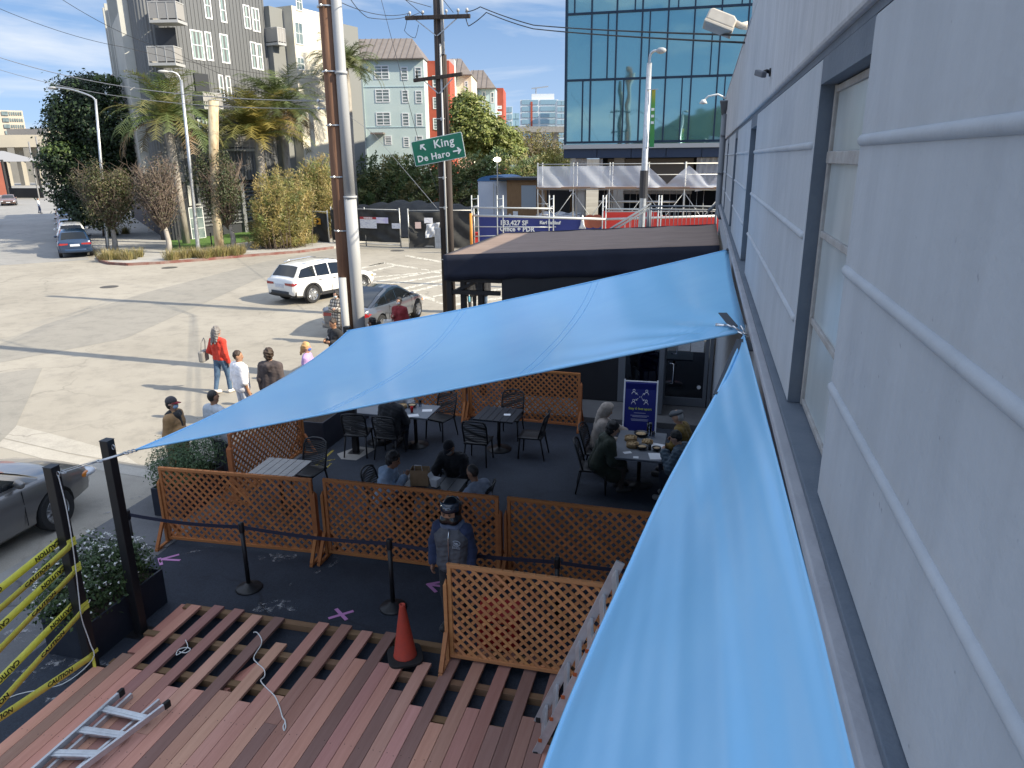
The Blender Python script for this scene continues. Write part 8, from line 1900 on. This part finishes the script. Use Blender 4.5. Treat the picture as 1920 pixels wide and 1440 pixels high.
for a, b in ((884, 896), (932, 943), (1030, 1038), (1131, 1137), (1236, 1241)):
    for px in (a, b): p = onY(px, 366); m.tube([(p.x, Ys, 0), (p.x, Ys, p.z)], .04, 6)
    p, q = onY(a, 389), onY(b, 386); m.tube([p, q], .04, 6); p, q = onY(a, 374), onY(b, 372); m.tube([p, q], .03, 6)
for y0, y1, x0, x1, r in ((389, 391, 888, 1036, .045), (404, 411, 888, 1136, .07), (425, 426, 890, 1036, .03), (443, 441, 890, 960, .03), (411, 405, 1136, 1342, .07), (392, 394, 1137, 1342, .05), (397, 396, 1137, 1342, .03)): m.tube([onY(x0, y0), onY(x1, y1)], r, 8)
m.build('tube_frame', mat('pale scaffold tube', (.55, .56, .55), .45, .4), fs_, smooth=True, world=True); p = onY(883, 400); MB().tube([(p.x, Ys - .05, 0), (p.x, Ys - .05, p.z)], .09, 8).build('orange_post', mat('orange post', (.55, .22, .03), .6), fs_, smooth=True, world=True)
hb = thing('hoarding', 'blue and red printed hoarding with white lettering below the scaffold rails', 'hoarding', (-6, 44.4, 0)); m_hblue = mat('blue hoarding print', (.022, .035, .19), .5); m_hred = mat('red hoarding print', (.62, .045, .035), .5); Yh = 44.4
x0, x1, x2 = AY(898, 420, Yh).x, AY(1128, 420, Yh).x, AY(1345, 420, Yh).x; zt = AY(1000, 408, Yh).z; zt2 = AY(1170, 396, Yh).z
MB().bx(x0, x1, Yh, Yh + .06, .1, zt).build('blue_panel', m_hblue, hb, world=True); m = MB(); m.bx(x1 + .01, (x1 + x2) / 2, Yh, Yh + .06, .1, zt2); m.bx((x1 + x2) / 2 + .01, x2 + 4, Yh, Yh + .06, .1, zt2 - .25); m.build('red_panel', m_hred, hb, world=True)
m = MB()
for k in range(2):
    p = AY(1106 + k * 13, 415, Yh); m.lathe([(.40, 0), (.40, .02)], (p.x, Yh - .005 - k * .004, p.z), 20, Matrix.Rotation(PI / 2, 3, 'X'))
m.build('red_discs', m_terra, hb, world=True)
p = AY(1093, 420, Yh); MB().lathe([(.22, 0), (.12, .2), (.05, .75), (.0, .8)], (p.x, Yh - .2, p.z - .25), 10).build('tower_emblem', white_paint, hb, smooth=True, world=True)
def htx(txt, px, py, size): q = AY(px, py, Yh - .01); text_obj(txt, size, m_swhite, frame(q, (1, 0, 0), (0, 0, 1)), 'lettering', hb, .006, .012, align='LEFT')
htx('133,427 SF', 937, 418, .40); htx('Office + PDR', 937, 429.5, .40); htx('Karl Baldauf', 1012, 417.5, .26)
m = MB(); q = AY(1012, 425, Yh - .01); m.bx(q.x, q.x + 1.0, Yh - .012, Yh - .004, q.z - .02, q.z + .02); q = AY(905, 430, Yh); m.build('small_print', m_swhite, hb, world=True)
br_ = thing('road_barrier', 'orange and white road barrier by the foot of the dark pole', 'barrier', tuple(G(862, 462))); m = MB()
for x in (-.45, .45): m.bar((x - .05, -.35, 0), (x, 0, 1.1), .1, .05); m.bar((x + .05, .35, 0), (x, 0, 1.1), .1, .05)
m.build('leg', white_paint, br_); MB().bx(-.7, .7, -.12, -.08, .55, .95).build('board', m_orange, br_); MB().tube([(-.95, -.2, 0), (-.95, -.2, 1.35)], .08, 10).build('delineator', m_orange, br_, smooth=True)
wb_ = thing('water_barrier', 'red plastic water filled barrier at the end of the hoarding', 'barrier', tuple(G(884, 462))); MB().prism([(-.3, 0), (.3, 0), (.12, .55), (.12, .95), (-.12, .95), (-.12, .55)], lambda u, v: Vector((-.2, u, v)), lambda u, v: Vector((2.4, u, v))).build('barrier_body', m_hred, wb_, bevel=.03)
cone2 = dup(cn_, tuple(G(918, 405)), 0, 'small distant orange cone beside the box trailer'); cone2.location = (-13.9, 56, 0)

# hills and blocks behind us, which the glass building mirrors
def hillf(u, v): x = -160 + 420 * u; return Vector((x, -150 - 90 * v, (6 + 17 * math.exp(-((x - 20) / 60) ** 2) + 6 * math.sin(u * 17) + 3 * math.sin(u * 41)) * math.sin(PI * min(v * .9 + .06, 1)) - .2))
hm_ = MB(); hm_.grid(hillf, 60, 8); struct(hm_.build('hills', mat('wooded hill', (.03, .045, .02), .95, col2=(.06, .07, .035), vs=.15), smooth=True))
